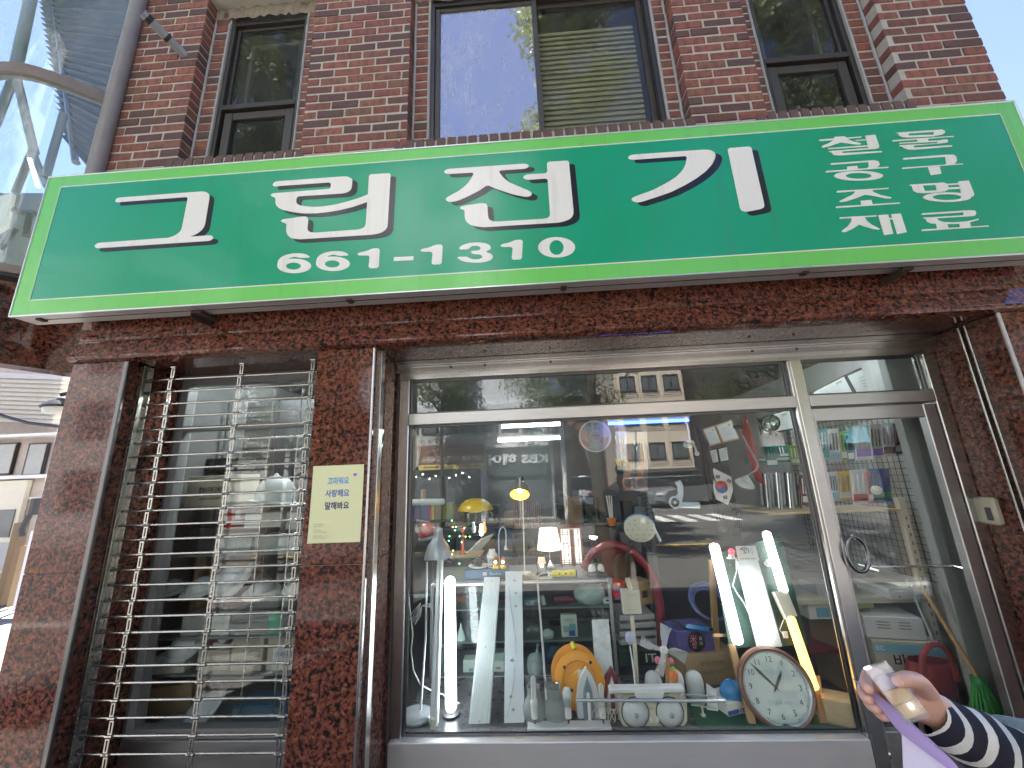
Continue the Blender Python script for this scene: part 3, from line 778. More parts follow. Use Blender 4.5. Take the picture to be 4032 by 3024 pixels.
glyph('letter', zB, [[(135,265),(160,230),(210,215),(1260,138),(1320,148),(1365,175),(1375,195),(1365,320),(1340,360),(1290,390),(1230,405),(510,452),(500,545),(530,580),(600,600),(760,615),(900,608),(1100,580),(1300,530),(1480,475),(1640,410),(1640,525),(1400,610),(1200,660),(1000,695),(800,715),(600,715),(420,690),(290,660),(210,615),(180,570),(180,480),(165,465),(115,445),(103,428),(120,408),(170,400),(1040,332),(1040,232),(165,295),(140,285)],
  [(1635,110),(1970,88),(1925,880),(1915,940),(1870,990),(1800,1025),(1680,1047),(560,1118),(450,1108),(385,1075),(350,1020),(345,960),(355,880),(330,865),(275,848),(262,830),(290,808),(600,765),(650,762),(680,780),(690,820),(675,960),(690,990),(730,1010),(790,1015),(1480,965),(1550,940),(1582,900),(1600,630),(1605,530),(1617,400)]])
glyph('letter', zC, [[(103,250),(125,220),(180,205),(1270,130),(1320,140),(1337,160),(1325,185),(1280,205),(895,230),(930,290),(985,350),(1060,405),(1200,465),(1330,520),(1375,550),(1380,575),(1360,600),(1320,612),(1260,608),(1100,575),(900,510),(800,470),(738,438),(600,530),(420,620),(300,670),(200,687),(150,675),(128,650),(140,625),(200,590),(330,520),(440,430),(510,330),(540,258),(180,280),(120,272)],
  [(1598,105),(1915,85),(1985,830),(1975,890),(1930,935),(1870,960),(1780,985),(680,1053),(560,1040),(470,1010),(420,960),(405,900),(405,815),(385,795),(345,785),(337,770),(360,748),(430,735),(640,703),(700,705),(735,730),(745,910),(765,945),(810,965),(860,972),(1560,930),(1620,915),(1645,880),(1612,400),(1603,345),(1340,365),(1280,355),(1250,330),(1275,300),(1330,287),(1605,268)]])
glyph('letter', zD, [[(112,215),(130,185),(180,172),(1130,104),(1210,105),(1270,125),(1303,160),(1300,210),(1260,300),(1170,400),(1050,490),(900,580),(700,680),(500,750),(280,820),(220,820),(170,800),(158,780),(175,755),(240,730),(450,655),(650,550),(760,480),(850,390),(895,310),(915,190),(190,242),(130,235)],
  [(1465,85),(1785,60),(1965,850),(1965,885),(1930,910),(1740,948),(1690,950),(1650,930),(1635,900)]])
zE = zoomer(1060, 910, 1.784)
six = [(58,230),(70,195),(110,170),(170,157),(230,157),(270,167),(292,187),(215,190),(190,181),(165,182),(140,192),(125,210),(120,240),(60,250)]
one = [(622,155),(690,140),(725,123),(778,121),(770,260),(698,262),(708,172),(622,172)]
def off(pl, dx, dy): return [(x+dx, y+dy) for x, y in pl]
for dx, dy in ((0, 0), (272, -15)):
    glyph('digit', zE, [off(six, dx, dy)], [(177+dx, 246+dy, 119, 51, 172+dx, 247+dy, 52, 25)], False)
for dx, dy in ((0, 0), (442, -26), (1004, -60)): glyph('digit', zE, [off(one, dx, dy)], (), False)
glyph('hyphen', zE, [[(878,184),(1016,178),(1012,205),(874,212)]], (), False, rnd=False)
glyph('digit', zE, [[(1330,130),(1345,105),(1400,85),(1470,80),(1530,88),(1558,108),(1555,130),(1515,145),(1560,160),(1575,180),(1560,205),(1500,222),(1430,224),(1360,214),(1325,192),(1322,182),(1395,180),(1410,195),(1450,202),(1490,195),(1500,180),(1485,165),(1420,160),(1418,140),(1470,138),(1488,125),(1480,108),(1450,102),(1415,108),(1400,130)]], (), False)
glyph('digit', zE, [], [(2019, 115, 130, 72, 2018, 116, 50, 52)], False)
zF = zoomer(3200, 490, 3.16); zG = zoomer(3200, 700, 3.072)
sm = lambda z, polys, rings=(): glyph('letter', z, polys, rings, False, .0018, False)
sm(zF, [[(68,200),(85,190),(600,152),(605,165),(90,210)], [(270,158),(395,150),(425,180),(500,215),(600,238),(590,255),(540,255),(345,225),(220,270),(130,292),(108,282),(120,268),(200,235),(250,200)],
  [(650,143),(775,132),(826,278),(808,303),(695,312)], [(530,200),(655,188),(658,203),(540,210)], [(185,300),(690,262),(692,278),(195,312)], [(195,338),(690,298),(800,290),(790,308),(360,340),(365,362),(855,335),(858,350),(330,392),(260,385),(232,355),(200,345)]])
sm(zF, [[(215,495),(230,485),(760,447),(815,460),(832,500),(815,525),(770,545),(665,550),(695,530),(690,470),(235,505)], [(425,528),(555,517),(560,560),(428,565)], [(157,592),(170,582),(935,530),(940,542),(170,600)]], [(568, 643, 305, 60, 568, 643, 162, 37)])
sm(zF, [[(1030,115),(1055,103),(1600,66),(1600,88),(1100,122)], [(1055,105),(1190,112),(1190,165),(1110,160),(1070,140)], [(1500,75),(1600,66),(1640,80),(1642,105),(1610,130),(1505,148)], [(1150,145),(1515,130),(1515,150),(1200,168),(1150,166)],
  [(985,208),(1000,200),(1750,148),(1752,158),(1000,216)], [(1300,190),(1430,180),(1432,215),(1300,222)], [(1070,235),(1555,205),(1660,190),(1678,205),(1670,232),(1600,240),(1250,268),(1255,295),(1725,265),(1728,280),(1260,320),(1180,318),(1130,300),(1110,280),(1070,275),(1080,265),(1545,240),(1552,220),(1075,245)]])
sm(zF, [[(1115,432),(1130,420),(1640,380),(1750,378),(1780,400),(1792,450),(1770,485),(1720,505),(1620,515),(1660,490),(1645,405),(1130,440)], [(1103,548),(1120,540),(1860,488),(1868,497),(1120,556)], [(1430,535),(1575,525),(1597,615),(1465,635)]])
sm(zG, [[(285,172),(300,160),(915,124),(917,135),(300,182)], [(530,150),(700,140),(740,180),(830,215),(950,238),(940,255),(880,252),(700,215),(630,208),(520,250),(400,290),(330,297),(320,283),(380,255),(480,205)], [(575,280),(705,270),(722,325),(588,335)], [(272,360),(285,350),(1050,302),(1052,315),(285,370)]])
sm(zG, [[(318,490),(330,480),(770,455),(768,470),(330,498)], [(470,478),(620,470),(650,520),(710,570),(810,620),(795,632),(720,620),(620,590),(560,568),(480,620),(390,660),(350,655),(352,640),(420,590),(465,530)], [(790,455),(910,447),(970,680),(860,697)], [(945,443),(1060,435),(1133,660),(1020,685)], [(905,492),(980,488),(985,505),(910,508)]])
sm(zG, [[(1160,92),(1185,84),(1570,60),(1620,75),(1600,85),(1190,100)], [(1190,85),(1320,85),(1355,165),(1340,188),(1260,185),(1215,160)], [(1480,68),(1570,60),(1620,75),(1650,140),(1600,165),(1500,178)], [(1330,165),(1600,150),(1600,165),(1500,180),(1330,190)], [(1610,78),(1770,68),(1772,85),(1620,93)], [(1640,122),(1785,115),(1790,135),(1650,145)], [(1752,50),(1880,38),(1945,200),(1940,225),(1800,262),(1790,180)]], [(1620, 240, 290, 58, 1618, 240, 175, 36)])
sm(zG, [[(1310,442),(1325,432),(1880,395),(1960,398),(1975,430),(1960,460),(1890,468),(1500,492),(1515,515),(1580,538),(1700,540),(1850,530),(2000,497),(2008,510),(1900,540),(1750,560),(1560,562),(1430,555),(1380,535),(1365,500),(1330,492),(1345,485),(1820,455),(1825,420),(1330,450)], [(1490,555),(1620,560),(1640,605),(1500,618)], [(1770,555),(1895,540),(1910,595),(1780,605)], [(1305,638),(1320,628),(2120,580),(2125,592),(1320,648)]])
# brackets and clips under the box
for u, v in ((775, 1235), (3575, 1075)):
    a = P(u, v, SY+.06); mb = MB(); mb.rbox(a.x-.03, a.x+.03, SY+.05, .0, sz0-.022, sz0-.004, .003); mb.rbox(a.x-.03, a.x-.024, SY+.05, .0, sz0-.05, sz0-.022, .002); mb.build('bracket', 'rust', sign, False)
for u, v in ((160, 1262), (1378, 1180), (2220, 1135), (3170, 1080)):
    a = P(u, v, SY+.05); mb = MB(); mb.rbox(a.x-.016, a.x+.016, SY+.035, SY+.075, sz0-.012, sz0-.001, .002); mb.build('clip', 'rust', sign, False)
# loose cable hanging from a clip down the granite
pts = [P(2218, 1140, SY+.05), P(2214, 1175, -.09), P(2196, 1225, -.055), P(2200, 1262, -.05), P(2193, 1300, -.052), P(2188, 1325, -.05)]
mb = MB(); mb.tube(pts, .0028, 6); solo(mb, 'hanging_cable', 'rust', 'thin brown cable hanging from the sign across the granite band', 'cable')
mb = MB(); q0 = P(735, 225, .02); q1 = P(562, 52, -.24); dirv = (q1-q0).normalized()
vent = thing('vent_pipe', 'grey metal vent pipe sticking out of the brick wall', 'pipe', q0)
mb.lathe([(.031, 0), (.031, (q1-q0).length), (.026, (q1-q0).length), (.026, (q1-q0).length-.05), (0.001, (q1-q0).length-.05)], q0, dirv, 20, False); mb.build('tube', 'pipe_grey', vent)
mb = MB(); Lp = (q1-q0).length; mb.lathe([(.0325, Lp-.052), (.0325, Lp-.022)], q0, dirv, 20, False); mb.build('clamp', 'black', vent); mb = MB(); mb.lathe([(.032, Lp*.42), (.032, Lp*.50)], q0, dirv, 20, False); mb.build('clamp', 'black', vent)
mb = MB(); mb.lathe([(.001, Lp-.03), (.02, Lp-.026), (.022, Lp-.012), (.012, Lp-.004), (.001, Lp-.002)], q0, dirv, 14, False); mb.build('plug', 'ivory', vent)

# ================================================================ notice on the granite pillar
c = [P(1235, 1837, -.002), P(1434, 1827, -.002), P(1421, 2134, -.002), P(1212, 2139, -.002)]
x0_, x1_, z0_, z1_ = -1.207, -.9225, 1.301, 1.699
pst = thing('notice_poster', 'pale yellow paper notice with blue and navy handwriting on the granite pillar', 'poster', (-1.065, -.002, 1.3))
mb = MB(); n = 12
vs = []
for i in range(n+1):
    for j in range(n+1):
        x = x0_ + (x1_-x0_)*i/n; z = z0_ + (z1_-z0_)*j/n
        vs.append((x, -.0022 - .0035*(abs(i/n-.5)*2)**6*(abs(j/n-.5)*2)**4, z))
mb.add(vs, [(i*(n+1)+j, (i+1)*(n+1)+j, (i+1)*(n+1)+j+1, i*(n+1)+j+1) for i in range(n) for j in range(n)])
mb.build('sheet', 'poster_yellow', pst)
for s_, u, v, w_, m_ in (('고마워요', 1332, 1895, .118, 'ink_sky'), ('사랑해요', 1328, 1944, .132, 'ink_blue'), ('말해봐요', 1326, 1993, .132, 'ink_navy')):
    q = P(u, v, -.0032); letter(s_, 'lettering', m_, (q.x, -.0034, q.z), .042, pst, w_, bold=.0009)
q = P(1398, 1869, -.0034); mb = MB()
hp = [(16*math.sin(t)**3, 13*math.cos(t)-5*math.cos(2*t)-2*math.cos(3*t)-math.cos(4*t)) for t in [2*PI*i/20 for i in range(20)]]
mb.prism([(q.x + a*.0007, -.0036, q.z + b*.0007) for a, b in hp], (0, .0008, 0)); mb.build('heart', 'ink_violet', pst, False)
for k, (v, wd) in enumerate(((2066, .06), (2074, .055), (2089, .045), (2097, .075), (2112, .055), (2120, .072))):
    q = P(1232, v, -.0034); letter('의자에 앉아 마음을 말해요', 'lettering', 'ink_grey', (q.x + wd/2, -.0034, q.z), .008, pst, wd)
# ================================================================ curved glazed bay to the left of the brickwork
bay = thing('glazed_bay', 'curved glazed bay with brown frames beside the red brick wall', 'building', (-3.3, .0, 2.3))
plan = [(-2.935, .03), (-2.959, .0), (-3.01, -.045), (-3.065, -.092), (-3.12, -.138), (-3.176, -.185), (-3.23, -.222), (-3.283, -.248), (-3.36, -.266), (-3.445, -.273), (-3.65, -.26), (-3.9, -.2), (-4.6, .02), (-5.6, .4)]
K_ = 1.125; lintel_plan = [(x*K_, (y+2.1)*K_ - 2.1) for x, y in ((-2.70, .14), (-2.745, .05), (-2.769, .0), (-2.80, -.062), (-2.831, -.125), (-2.887, -.238), (-2.95, -.36))] + [(-3.6, -.12), (-4.4, .05), (-5.6, .45)]
def bay_band(z0, z1, off, name, m_, th=.03, plan=plan):
    mb = MB(); n = len(plan)
    nrm = []
    for i in range(n):
        a = Vector((*plan[max(i-1, 0)], 0)); b = Vector((*plan[min(i+1, n-1)], 0)); t = (b-a).normalized(); nrm.append(Vector((-t.y, t.x, 0)))   # towards the street
    vs = []
    for (o, z) in ((off, z0), (off, z1), (off-th, z1), (off-th, z0)):
        for i in range(n): vs.append(Vector((*plan[i], z)) + nrm[i]*o)
    fs = []
    for k in range(4):
        k2 = (k+1) % 4
        for i in range(n-1): fs.append((k*n+i, k*n+i+1, k2*n+i+1, k2*n+i))
    fs.append([0, n, 2*n, 3*n]); fs.append([n-1, 2*n-1, 3*n-1, 4*n-1])
    mb.add(vs, fs); return mb.build(name, m_, bay)
zf = P(96, 1043, -.21).z
bay_band(zf-.008, zf+.045, .02, 'bottom_rail', 'bay_brown', .06)
bay_band(4.352, 4.432, .022, 'middle_rail', 'bay_brown', .06)
bay_band(zf+.045, 4.352, .004, 'pane', 'glass_bay', .008)
bay_band(4.432, 6.6, .004, 'pane', 'glass_bay', .008)
zl = 1.6 + (2.312-1.6)*K_
zm = P(140, 1372, -.12*K_+.2625-.0).z; ztop_ = 1.6 + (zf - .03 - 1.6)*1.07
bay_band(zl, zm-.001, .006, 'granite_slab', 'granite_shaded', .14, lintel_plan)
bay_band(zm+.001, ztop_, .001, 'granite_slab', 'granite_shaded', .14, lintel_plan)
bay_band(zf-.029, zf-.009, .012, 'shadow_gap', 'black', .10)
mb = MB(); mb.tube([(-2.905, -.03, zf+.05), (-2.905, -.03, 6.6)], .047, 18); mb.build('post', 'bay_pole', bay)
# steelwork and corrugated roof behind the glass
roof = thing('corrugated_canopy', 'dark corrugated sheet canopy seen through the curved glass', 'canopy', (-3.6, .7, 3.9))
A, B, C_, D_ = P(150, -60, .75), P(585, -60, .35), P(372, 690, .35), P(245, 540, .75)
mb = MB(); nx, ny = 10, 150; vs = []
for j in range(ny+1):
    for i in range(nx+1):
        s_, t_ = i/nx, j/ny
        q = A.lerp(B, s_).lerp(D_.lerp(C_, s_), t_); ph = (t_ + s_*.0)*2*PI*26
        vs.append(q + Vector((0, math.sin(ph)*.03, math.cos(ph)*.008)))
mb.add(vs, [(j*(nx+1)+i, j*(nx+1)+i+1, (j+1)*(nx+1)+i+1, (j+1)*(nx+1)+i) for j in range(ny) for i in range(nx)])
mb.build('sheet', 'canopy_sheet', roof)
mb = MB(); mb.tube([P(215, 0, .72), P(300, 640, .6)], .03, 8); mb.build('purlin', 'steel_dark', roof)
truss = thing('steel_truss', 'grey tubular steel truss behind the curved glass', 'truss', (-4.3, .3, 3))
for (a, b, r_) in (((125, -20), (55, 300), .040), ((55, 300), (-30, 520), .03), ((62, 290), (135, 600), .030), ((250, 450), (180, 700), .026), ((130, 590), (60, 760), .024), ((130, 600), (185, 735), .022)):
    mb = MB(); mb.tube([P(*a, .28), P(*b, .28)], r_, 14); mb.build('tube', 'truss_grey', truss)
mb = MB(); q = P(116, 625, .2); r2 = P(150, 735, .2); mb.tube([q, r2], .012, 8); tag(mb.build('strip_lamp', 'lamp_warm', None), 'lit strip lamp glowing behind the curved glass', 'lamp')
# pale interior wall and things low down behind the glass
stair = thing('stair_hall', 'pale hall wall with dark railing behind the lower curved glass', 'wall', (-4.2, .8, 2.6))
mb = MB(); mb.prism([P(-120, 760, .9), P(165, 760, .9), P(160, 1100, .9), P(-120, 1100, .9)], (0, .06, 0)); mb.build('back_panel', 'room_wall', stair, False)
mb = MB(); mb.tube([P(60, 830, .6), P(130, 840, .6)], .03, 8); mb.tube([P(120, 840, .6), P(105, 930, .6)], .028, 8); mb.tube([P(62, 900, .6), P(5, 985, .6)], .022, 8); mb.build('railing', 'black', stair)
mb = MB(); mb.prism([P(-40, 780, .62), P(48, 760, .62), P(20, 890, .62), P(-40, 930, .62)], (0, .03, 0)); mb.build('pale_panel', 'ivory', stair, False)

# ================================================================ building down the side street, seen past the pillar
Yn = 4.2
nb_ = thing('side_street_building', 'pale shuttered building down the side street past the granite pillar', 'building', (-6.5, Yn, 0))
def pxbox(u0, u1, v0, v1, y, d, name, m_, par, um=None):
    a = P(u0, v1, y); b = P(u1, v0, y); mb = MB(); mb.box(min(a.x, b.x), max(a.x, b.x), y, y+d, min(a.z, b.z), max(a.z, b.z)); return mb.build(name, m_, par, False)
pxbox(-330, 330, 1250, 2290, Yn+.02, .3, 'wall', 'far_brick', nb_)
pxbox(-330, 330, 1696, 1738, Yn-.25, .25, 'fascia', 'white', nb_)
pxbox(-330, 330, 1874, 1888, Yn-.12, .12, 'ledge', 'white', nb_)
for a, b in ((-90, 62), (90, 183), (192, 330)):
    f_ = pxbox(a-8, b+8, 1742, 1874, Yn-.03, .04, 'window_frame', 'brown_frame', nb_)
    pxbox(a, b, 1748, 1868, Yn-.045, .01, 'pane', 'far_pane', f_)
f_ = pxbox(-120, 110, 1890, 2260, Yn-.06, .07, 'shop_front', 'ivory', nb_)
pxbox(-100, 60, 2005, 2120, Yn-.075, .012, 'pane', 'far_glass', f_)
pxbox(-100, 60, 2135, 2250, Yn-.075, .012, 'door_panel', 'light_grey', f_)
pxbox(112, 330, 1950, 1965, Yn-.2, .2, 'awning', 'white', nb_)
mb = MB()
a = P(-150, 1505, Yn-.3); 
for k in range(11):
    q0 = P(-200, 1462+k*17, Yn-.25); q1 = P(300, 1478+k*17, Yn-.25)
    mb.prism([q0, q1, q1+Vector((0, -.06, -.10)), q0+Vector((0, -.06, -.10))], (0, .02, .012))
mb.build('louvred_shutter', 'shutter_cream', nb_, False)
mb = MB(); mb.tube([P(-60, 1610, Yn-.5), P(20, 1640, Yn-.5), P(110, 1665, Yn-.5), P(260, 1682, Yn-.5)], .025, 8); tag(mb.build('power_line', 'cord_black', None), 'thick black overhead cable sagging across the side street', 'cable')
lamp = thing('street_lantern', 'dark shaded lamp with pale glass under the granite lintel', 'lamp', P(215, 1600, 1.2))
q = P(228, 1604, 1.2); mb = MB(); mb.lathe([(.15, 0), (.155, .015), (.11, .05), (.04, .085), (.001, .09)], q, (0, 0, 1), 20, sq=(1, .6)); mb.build('shade', 'black', lamp)
mb = MB(); mb.lathe([(.001, -.06), (.10, -.056), (.12, -.04), (.125, -.002)], q, (0, 0, 1), 20, sq=(1, .6)); mb.build('diffuser', 'frosted', lamp)
mb = MB(); mb.tube([q + Vector((0, 0, .12)), q + Vector((.35, .1, .22))], .018, 8); mb.build('arm', 'black', lamp)
for lab, cat, (u0, u1, v0, v1), m_, yy in (('leaning wooden board beside the side street shop door', 'board', (34, 56, 2060, 2250), 'cardboard_dark', 3.9), ('white banner stand at the corner of the side street', 'banner', (84, 122, 2090, 2245), 'white', 3.6), ('cardboard carton on the ground by the side street shop', 'box', (58, 84, 2150, 2250), 'cardboard', 3.8), ('black pipe elbow box on the wall of the side street building', 'meter box', (104, 140, 1962, 2030), 'dark_grey', Yn-.3)):
    a = P(u0, v1, yy); b = P(u1, v0, yy); mb = MB(); zl_ = 0.0 if 'meter' not in cat else a.z
    mb.rbox(a.x, b.x, yy, yy+.12, zl_, b.z, .01)
    if cat == 'meter box': mb.tube([(a.x+.05, yy, a.z), (a.x+.05, yy-.05, a.z-.2), (b.x, yy-.05, a.z-.3)], .04, 8)
    solo(mb, cat.replace(' ', '_'), m_, lab, cat, smooth=False)
# ================================================================ ground, road and the far side of the street (mirrored in the glass)
RZ = -.13
mb = MB(); mb.add([(-400, -400, RZ), (400, -400, RZ), (400, 400, RZ), (-400, 400, RZ)], [(0, 1, 2, 3)]); struct(mb, 'ground', 'asphalt')
mb = MB(); mb.box(-40, 40, -2.95, .36, RZ-.05, 0); struct(mb, 'pavement', 'paving')
mb = MB(); mb.rbox(-40, 40, -3.12, -2.952, RZ-.05, .004, .015); struct(mb, 'kerb', 'kerb_stone')
mb = MB(); mb.box(-40, XL-.01, .362, 40, RZ-.05, -.02); struct(mb, 'side_street', 'asphalt')
YB = -12.6
mb = MB(); mb.box(-40, .9, YB-.2, -11.25, RZ-.05, 0); struct(mb, 'pavement_far', 'paving')
mb = MB(); mb.rbox(-40, .9, -11.25, -11.08, RZ-.05, .004, .015); struct(mb, 'kerb_far', 'kerb_stone')
for k in range(14):
    mb = MB(); x = -20 + k*3.2; mb.box(x, x+1.9, -7.2, -7.08, RZ, RZ+.004); tag(mb.build('centre_line', 'road_yellow', None, False), kind='structure')
for k in range(7):
    mb = MB(); x = 2.2 + k*.75; mb.box(x, x+.42, -13.6, -11.4, RZ, RZ+.004); tag(mb.build('crossing_stripe', 'road_white', None, False), kind='structure')

# ---- tall white building with two shops
wb = thing('white_building', 'tall white panelled building with shops across the street', 'building', (-5, YB, 0))
wx0, wx1 = -13.0, .80
mb = MB(); mb.box(wx0, wx1, YB-8, YB-.06, RZ, 15.5); mb.build('body', 'stone_grey', wb, False)
zs = [4.55 + k*1.62 for k in range(15)]
pw_ = 1.72
pan = None
for r in range(6):
    for c in range(8):
        x = wx1 - (c+1)*pw_
        if r % 2 == 1 and c % 2 == 0 and r < 9:
            q = MB(); q.box(x+.25, x+pw_-.25, YB-.05, YB-.02, zs[r]+.15, zs[r]+1.45); q.build('window', 'far_glass', wb, False); continue
        if pan is None:
            q = MB(); q.rbox(x+.01, x+pw_-.01, YB-.055, YB, zs[r]+.01, zs[r]+1.61, .008); pan = q.build('panel', 'white_panel', wb, False); p0 = Vector((x, 0, zs[r]))
        else:
            o = pan.copy(); COL.objects.link(o); o.parent = wb; o.location = Vector((x, 0, zs[r])) - p0
q = MB(); q.box(wx0, wx1, YB-.06, YB+.18, 4.28, 4.52); q.build('ledge', 'white_panel', wb, False)
for k in range(9):                                              # band of small windows over the shops
    x = wx1 - .55 - k*.82
    q = MB(); frame_rect(q, x-.66, x, 3.42, 4.12, YB-.05, YB+.03, .05); f_ = q.build('window', 'dark_grey', wb, False)
    q = MB(); q.box(x-.61, x-.05, YB-.03, YB-.02, 3.47, 4.07); q.build('pane', 'far_glass', f_, False)
q = MB(); q.box(wx0, wx1, YB-.05, YB-.015, 2.95, 3.40); q.build('fascia', 'stone_grey', wb, False)
# shop fronts
for (a, b, mm_) in ((-5.0, -2.1, 'brown_frame'), (-1.9, .75, 'light_grey')):
    q = MB(); frame_rect(q, a, b, 0, 2.15, YB-.06, YB+.02, .07); q.rbox((a+b)/2-.035, (a+b)/2+.035, YB-.055, YB+.015, .07, 2.08, .004); f_ = q.build('shop_front', mm_, wb, False)
    q = MB(); q.box(a+.07, b-.07, YB-.03, YB-.024, .07, 2.08); q.build('pane', 'far_glass', f_, False)
    q = MB()
    for k in range(9): q.sphere((a+.3+k*(b-a-.5)/9, YB-.015, 1.75+.1*math.sin(k*2.1)), .03, 8, 5)
    q.build('spot_lamp', 'shop_spot', f_)
q = MB(); q.box(-2.1, -1.9, YB-.05, YB+.05, 0, 2.95); q.build('pilaster', 'white_panel', wb, False)
q = MB(); q.tube([(1.15, YB+.4, 0), (1.15, YB+.4, 4.2)], .09, 12); tag(q.build('utility_pole', 'white', None), 'slim white pole at the far street corner', 'pole')
a = RF(1648, 1850, YB+.12); b = RF(1908, 1748, YB+.12)
bs = thing('estate_agent_sign', 'brown sign board with white Korean lettering across the street', 'sign', ((a.x+b.x)/2, YB+.05, a.z))
q = MB(); q.rbox(a.x, b.x, YB+.0, YB+.12, a.z+.17, b.z, .01); q.build('board', 'brown_sign', bs, False)
q = MB(); q.rbox(a.x, b.x, YB+.0, YB+.13, a.z-.03, a.z+.165, .01); q.build('name_strip', 'sign_yellow', bs, False)
RT = (PI/2, 0, PI)
letter('강서 태인 공인중개사 사무소', 'lettering', 'white', ((a.x+b.x)/2, YB+.123, a.z+.36), .22, bs, (b.x-a.x)*.9, RT, .004)
letter('대표자 이숙이', 'lettering', 'black', (a.x+.6, YB+.134, a.z+.07), .11, bs, .75, RT, .002)
letter('2666-0093', 'lettering', 'black', (b.x-.5, YB+.134, a.z+.07), .12, bs, .6, RT, .002)
q = MB(); xm = (a.x+b.x)/2; pts = [(xm-.7+i*.13, YB+.123, a.z+.70+.09*abs(math.sin(i*1.7))) for i in range(10)]; q.tube(pts, .008, 5)
for k in range(3): q.tube([(xm+.35+k*.16, YB+.123, a.z+.66), (xm+.35+k*.16, YB+.123, a.z+.92-.05*k), (xm+.48+k*.16, YB+.123, a.z+.92-.05*k), (xm+.48+k*.16, YB+.123, a.z+.66)], .007, 5)
q.build('skyline_drawing', 'white', bs)
a = RF(1920, 1835, YB+.12); b = RF(2158, 1785, YB+.12)
ks = thing('hair_salon_sign', 'raised white channel letters of the hair salon across the street', 'sign', ((a.x+b.x)/2, YB+.05, a.z))
q = MB(); q.rbox(a.x-.05, b.x+.05, YB-.01, YB+.05, a.z-.45, b.z+.25, .01); q.build('backboard', 'dark_grey', ks, False)
letter('KBS 헤어', 'lettering', 'white', ((a.x+b.x)/2, YB+.09, (a.z+b.z)/2), .44, ks, (b.x-a.x)*.98, RT, .018, depth=.03)
q = MB(); q.box(a.x-.1, b.x+.1, YB+.0, YB+.06, b.z+.3, b.z+.62); q.build('awning_strip', 'white', ks, False)

# ---- cream apartment block up the side street
YA = -21.0
a = RF(2452, 1850, YA); b = RF(2692, 1490, YA); ax0, ax1 = a.x, b.x-.1
ab = thing('apartment_block', 'cream rendered apartment block with dark barred windows across the street', 'building', ((ax0+ax1)/2, YA, 0))
mb = MB(); mb.box(ax0, ax1, YA-7, YA, RZ, 13); mb.build('wall', 'cream_wall', ab, False)
for r in range(5):
    for c in range(3):
        x = ax0 + .35 + c*(ax1-ax0-.2)/3; z = 2.3 + r*2.1
        q = MB(); frame_rect(q, x, x+.95, z, z+1.0, YA-.05, YA+.06, .05); q.rbox(x+.45, x+.5, YA-.04, YA+.05, z+.05, z+.95, .004); f_ = q.build('window', 'black', ab, False)
        q = MB(); q.box(x+.05, x+.9, YA-.03, YA+.012, z+.05, z+.95); q.build('pane', 'far_glass', f_, False)
        q = MB()
        for k in range(4): q.tube([(x-.05, YA+.18, z-.06+k*.12), (x+1.0, YA+.18, z-.06+k*.12)], .012, 5)
        q.tube([(x-.05, YA+.18, z-.06), (x-.05, YA, z-.06)], .012, 5); q.tube([(x+1.0, YA+.18, z-.06), (x+1.0, YA, z-.06)], .012, 5); q.build('window_guard', 'dark_grey', f_)
for c in (0.02, .35, .68, .97):
    q = MB(); x = ax0 + (ax1-ax0)*c; q.tube([(x, YA+.06, 1.5), (x, YA+.06, 13)], .05, 8); q.build('drain_pipe', 'cream_wall', ab)
q = MB(); q.box(ax0, ax1, YA, YA+.25, 1.55, 1.75); q.build('canopy', 'dark_wall', ab, False)
q = MB(); q.box(ax0+.2, ax1-.2, YA-.02, YA+.02, 0, 1.5); q.build('shop_front', 'far_glass', ab, False)
# ---- brick house beside it and grey buildings further right
a = RF(2325, 1950, -26); b = RF(2455, 1640, -26)
bh = thing('brick_house', 'red brown brick house at the end of the side street', 'building', ((a.x+b.x)/2, -26, 0))
mb = MB(); mb.box(a.x-3, b.x+.3, -32, -26, RZ, 7.4); mb.build('wall', 'brick_far', bh, False)
for r in range(2):
    for c in range(3):
        x = a.x - .2 + c*1.0; z = 2.4 + r*2.4; q = MB(); q.box(x, x+.6, -26.02, -25.95, z, z+.9); q.build('window', 'far_glass', bh, False)
mb = MB(); mb.box(a.x-3.2, b.x+.5, -32.2, -25.8, 7.4, 7.6); mb.build('roof', 'stone_grey', bh, False)
gb = thing('grey_corner_building', 'dark grey corner building with signs right of the side street', 'building', (16, -15.5, 0))
gx0 = ax1 + .5
mb = MB(); mb.box(gx0, gx0+26, -24, -15.5, RZ, 11); mb.build('wall', 'dark_wall', gb, False)
for r in range(3):
    for c in range(8):
        x = gx0 + .6 + c*2.6; z = 3.6 + r*2.5; q = MB(); q.box(x, x+1.6, -15.52, -15.44, z, z+1.3); q.build('window', 'far_glass', gb, False)
for c in range(6):
    x = gx0 + .4 + c*3.6; q = MB(); q.box(x, x+3.0, -15.5, -15.3, 2.5, 3.2); q.build('shop_fascia', ['stone_grey', 'blue_pale', 'white', 'sign_yellow', 'brick_far', 'stone_grey'][c], gb, False)
    q = MB(); q.box(x+.1, x+2.9, -15.5, -15.46, .1, 2.4); q.build('shop_front', 'far_glass', gb, False)
lb = thing('grey_left_building', 'plain grey building left of the white one across the street', 'building', (-20, YB, 0))
mb = MB(); mb.box(-34, wx0-.4, YB-8, YB, RZ, 12); mb.build('wall', 'stone_grey', lb, False)
for r in range(4):
    for c in range(8):
        x = -33 + c*2.4; z = 1 + r*2.8; q = MB(); q.box(x, x+1.4, YB-.02, YB+.05, z, z+1.5); q.build('window', 'far_glass', lb, False)

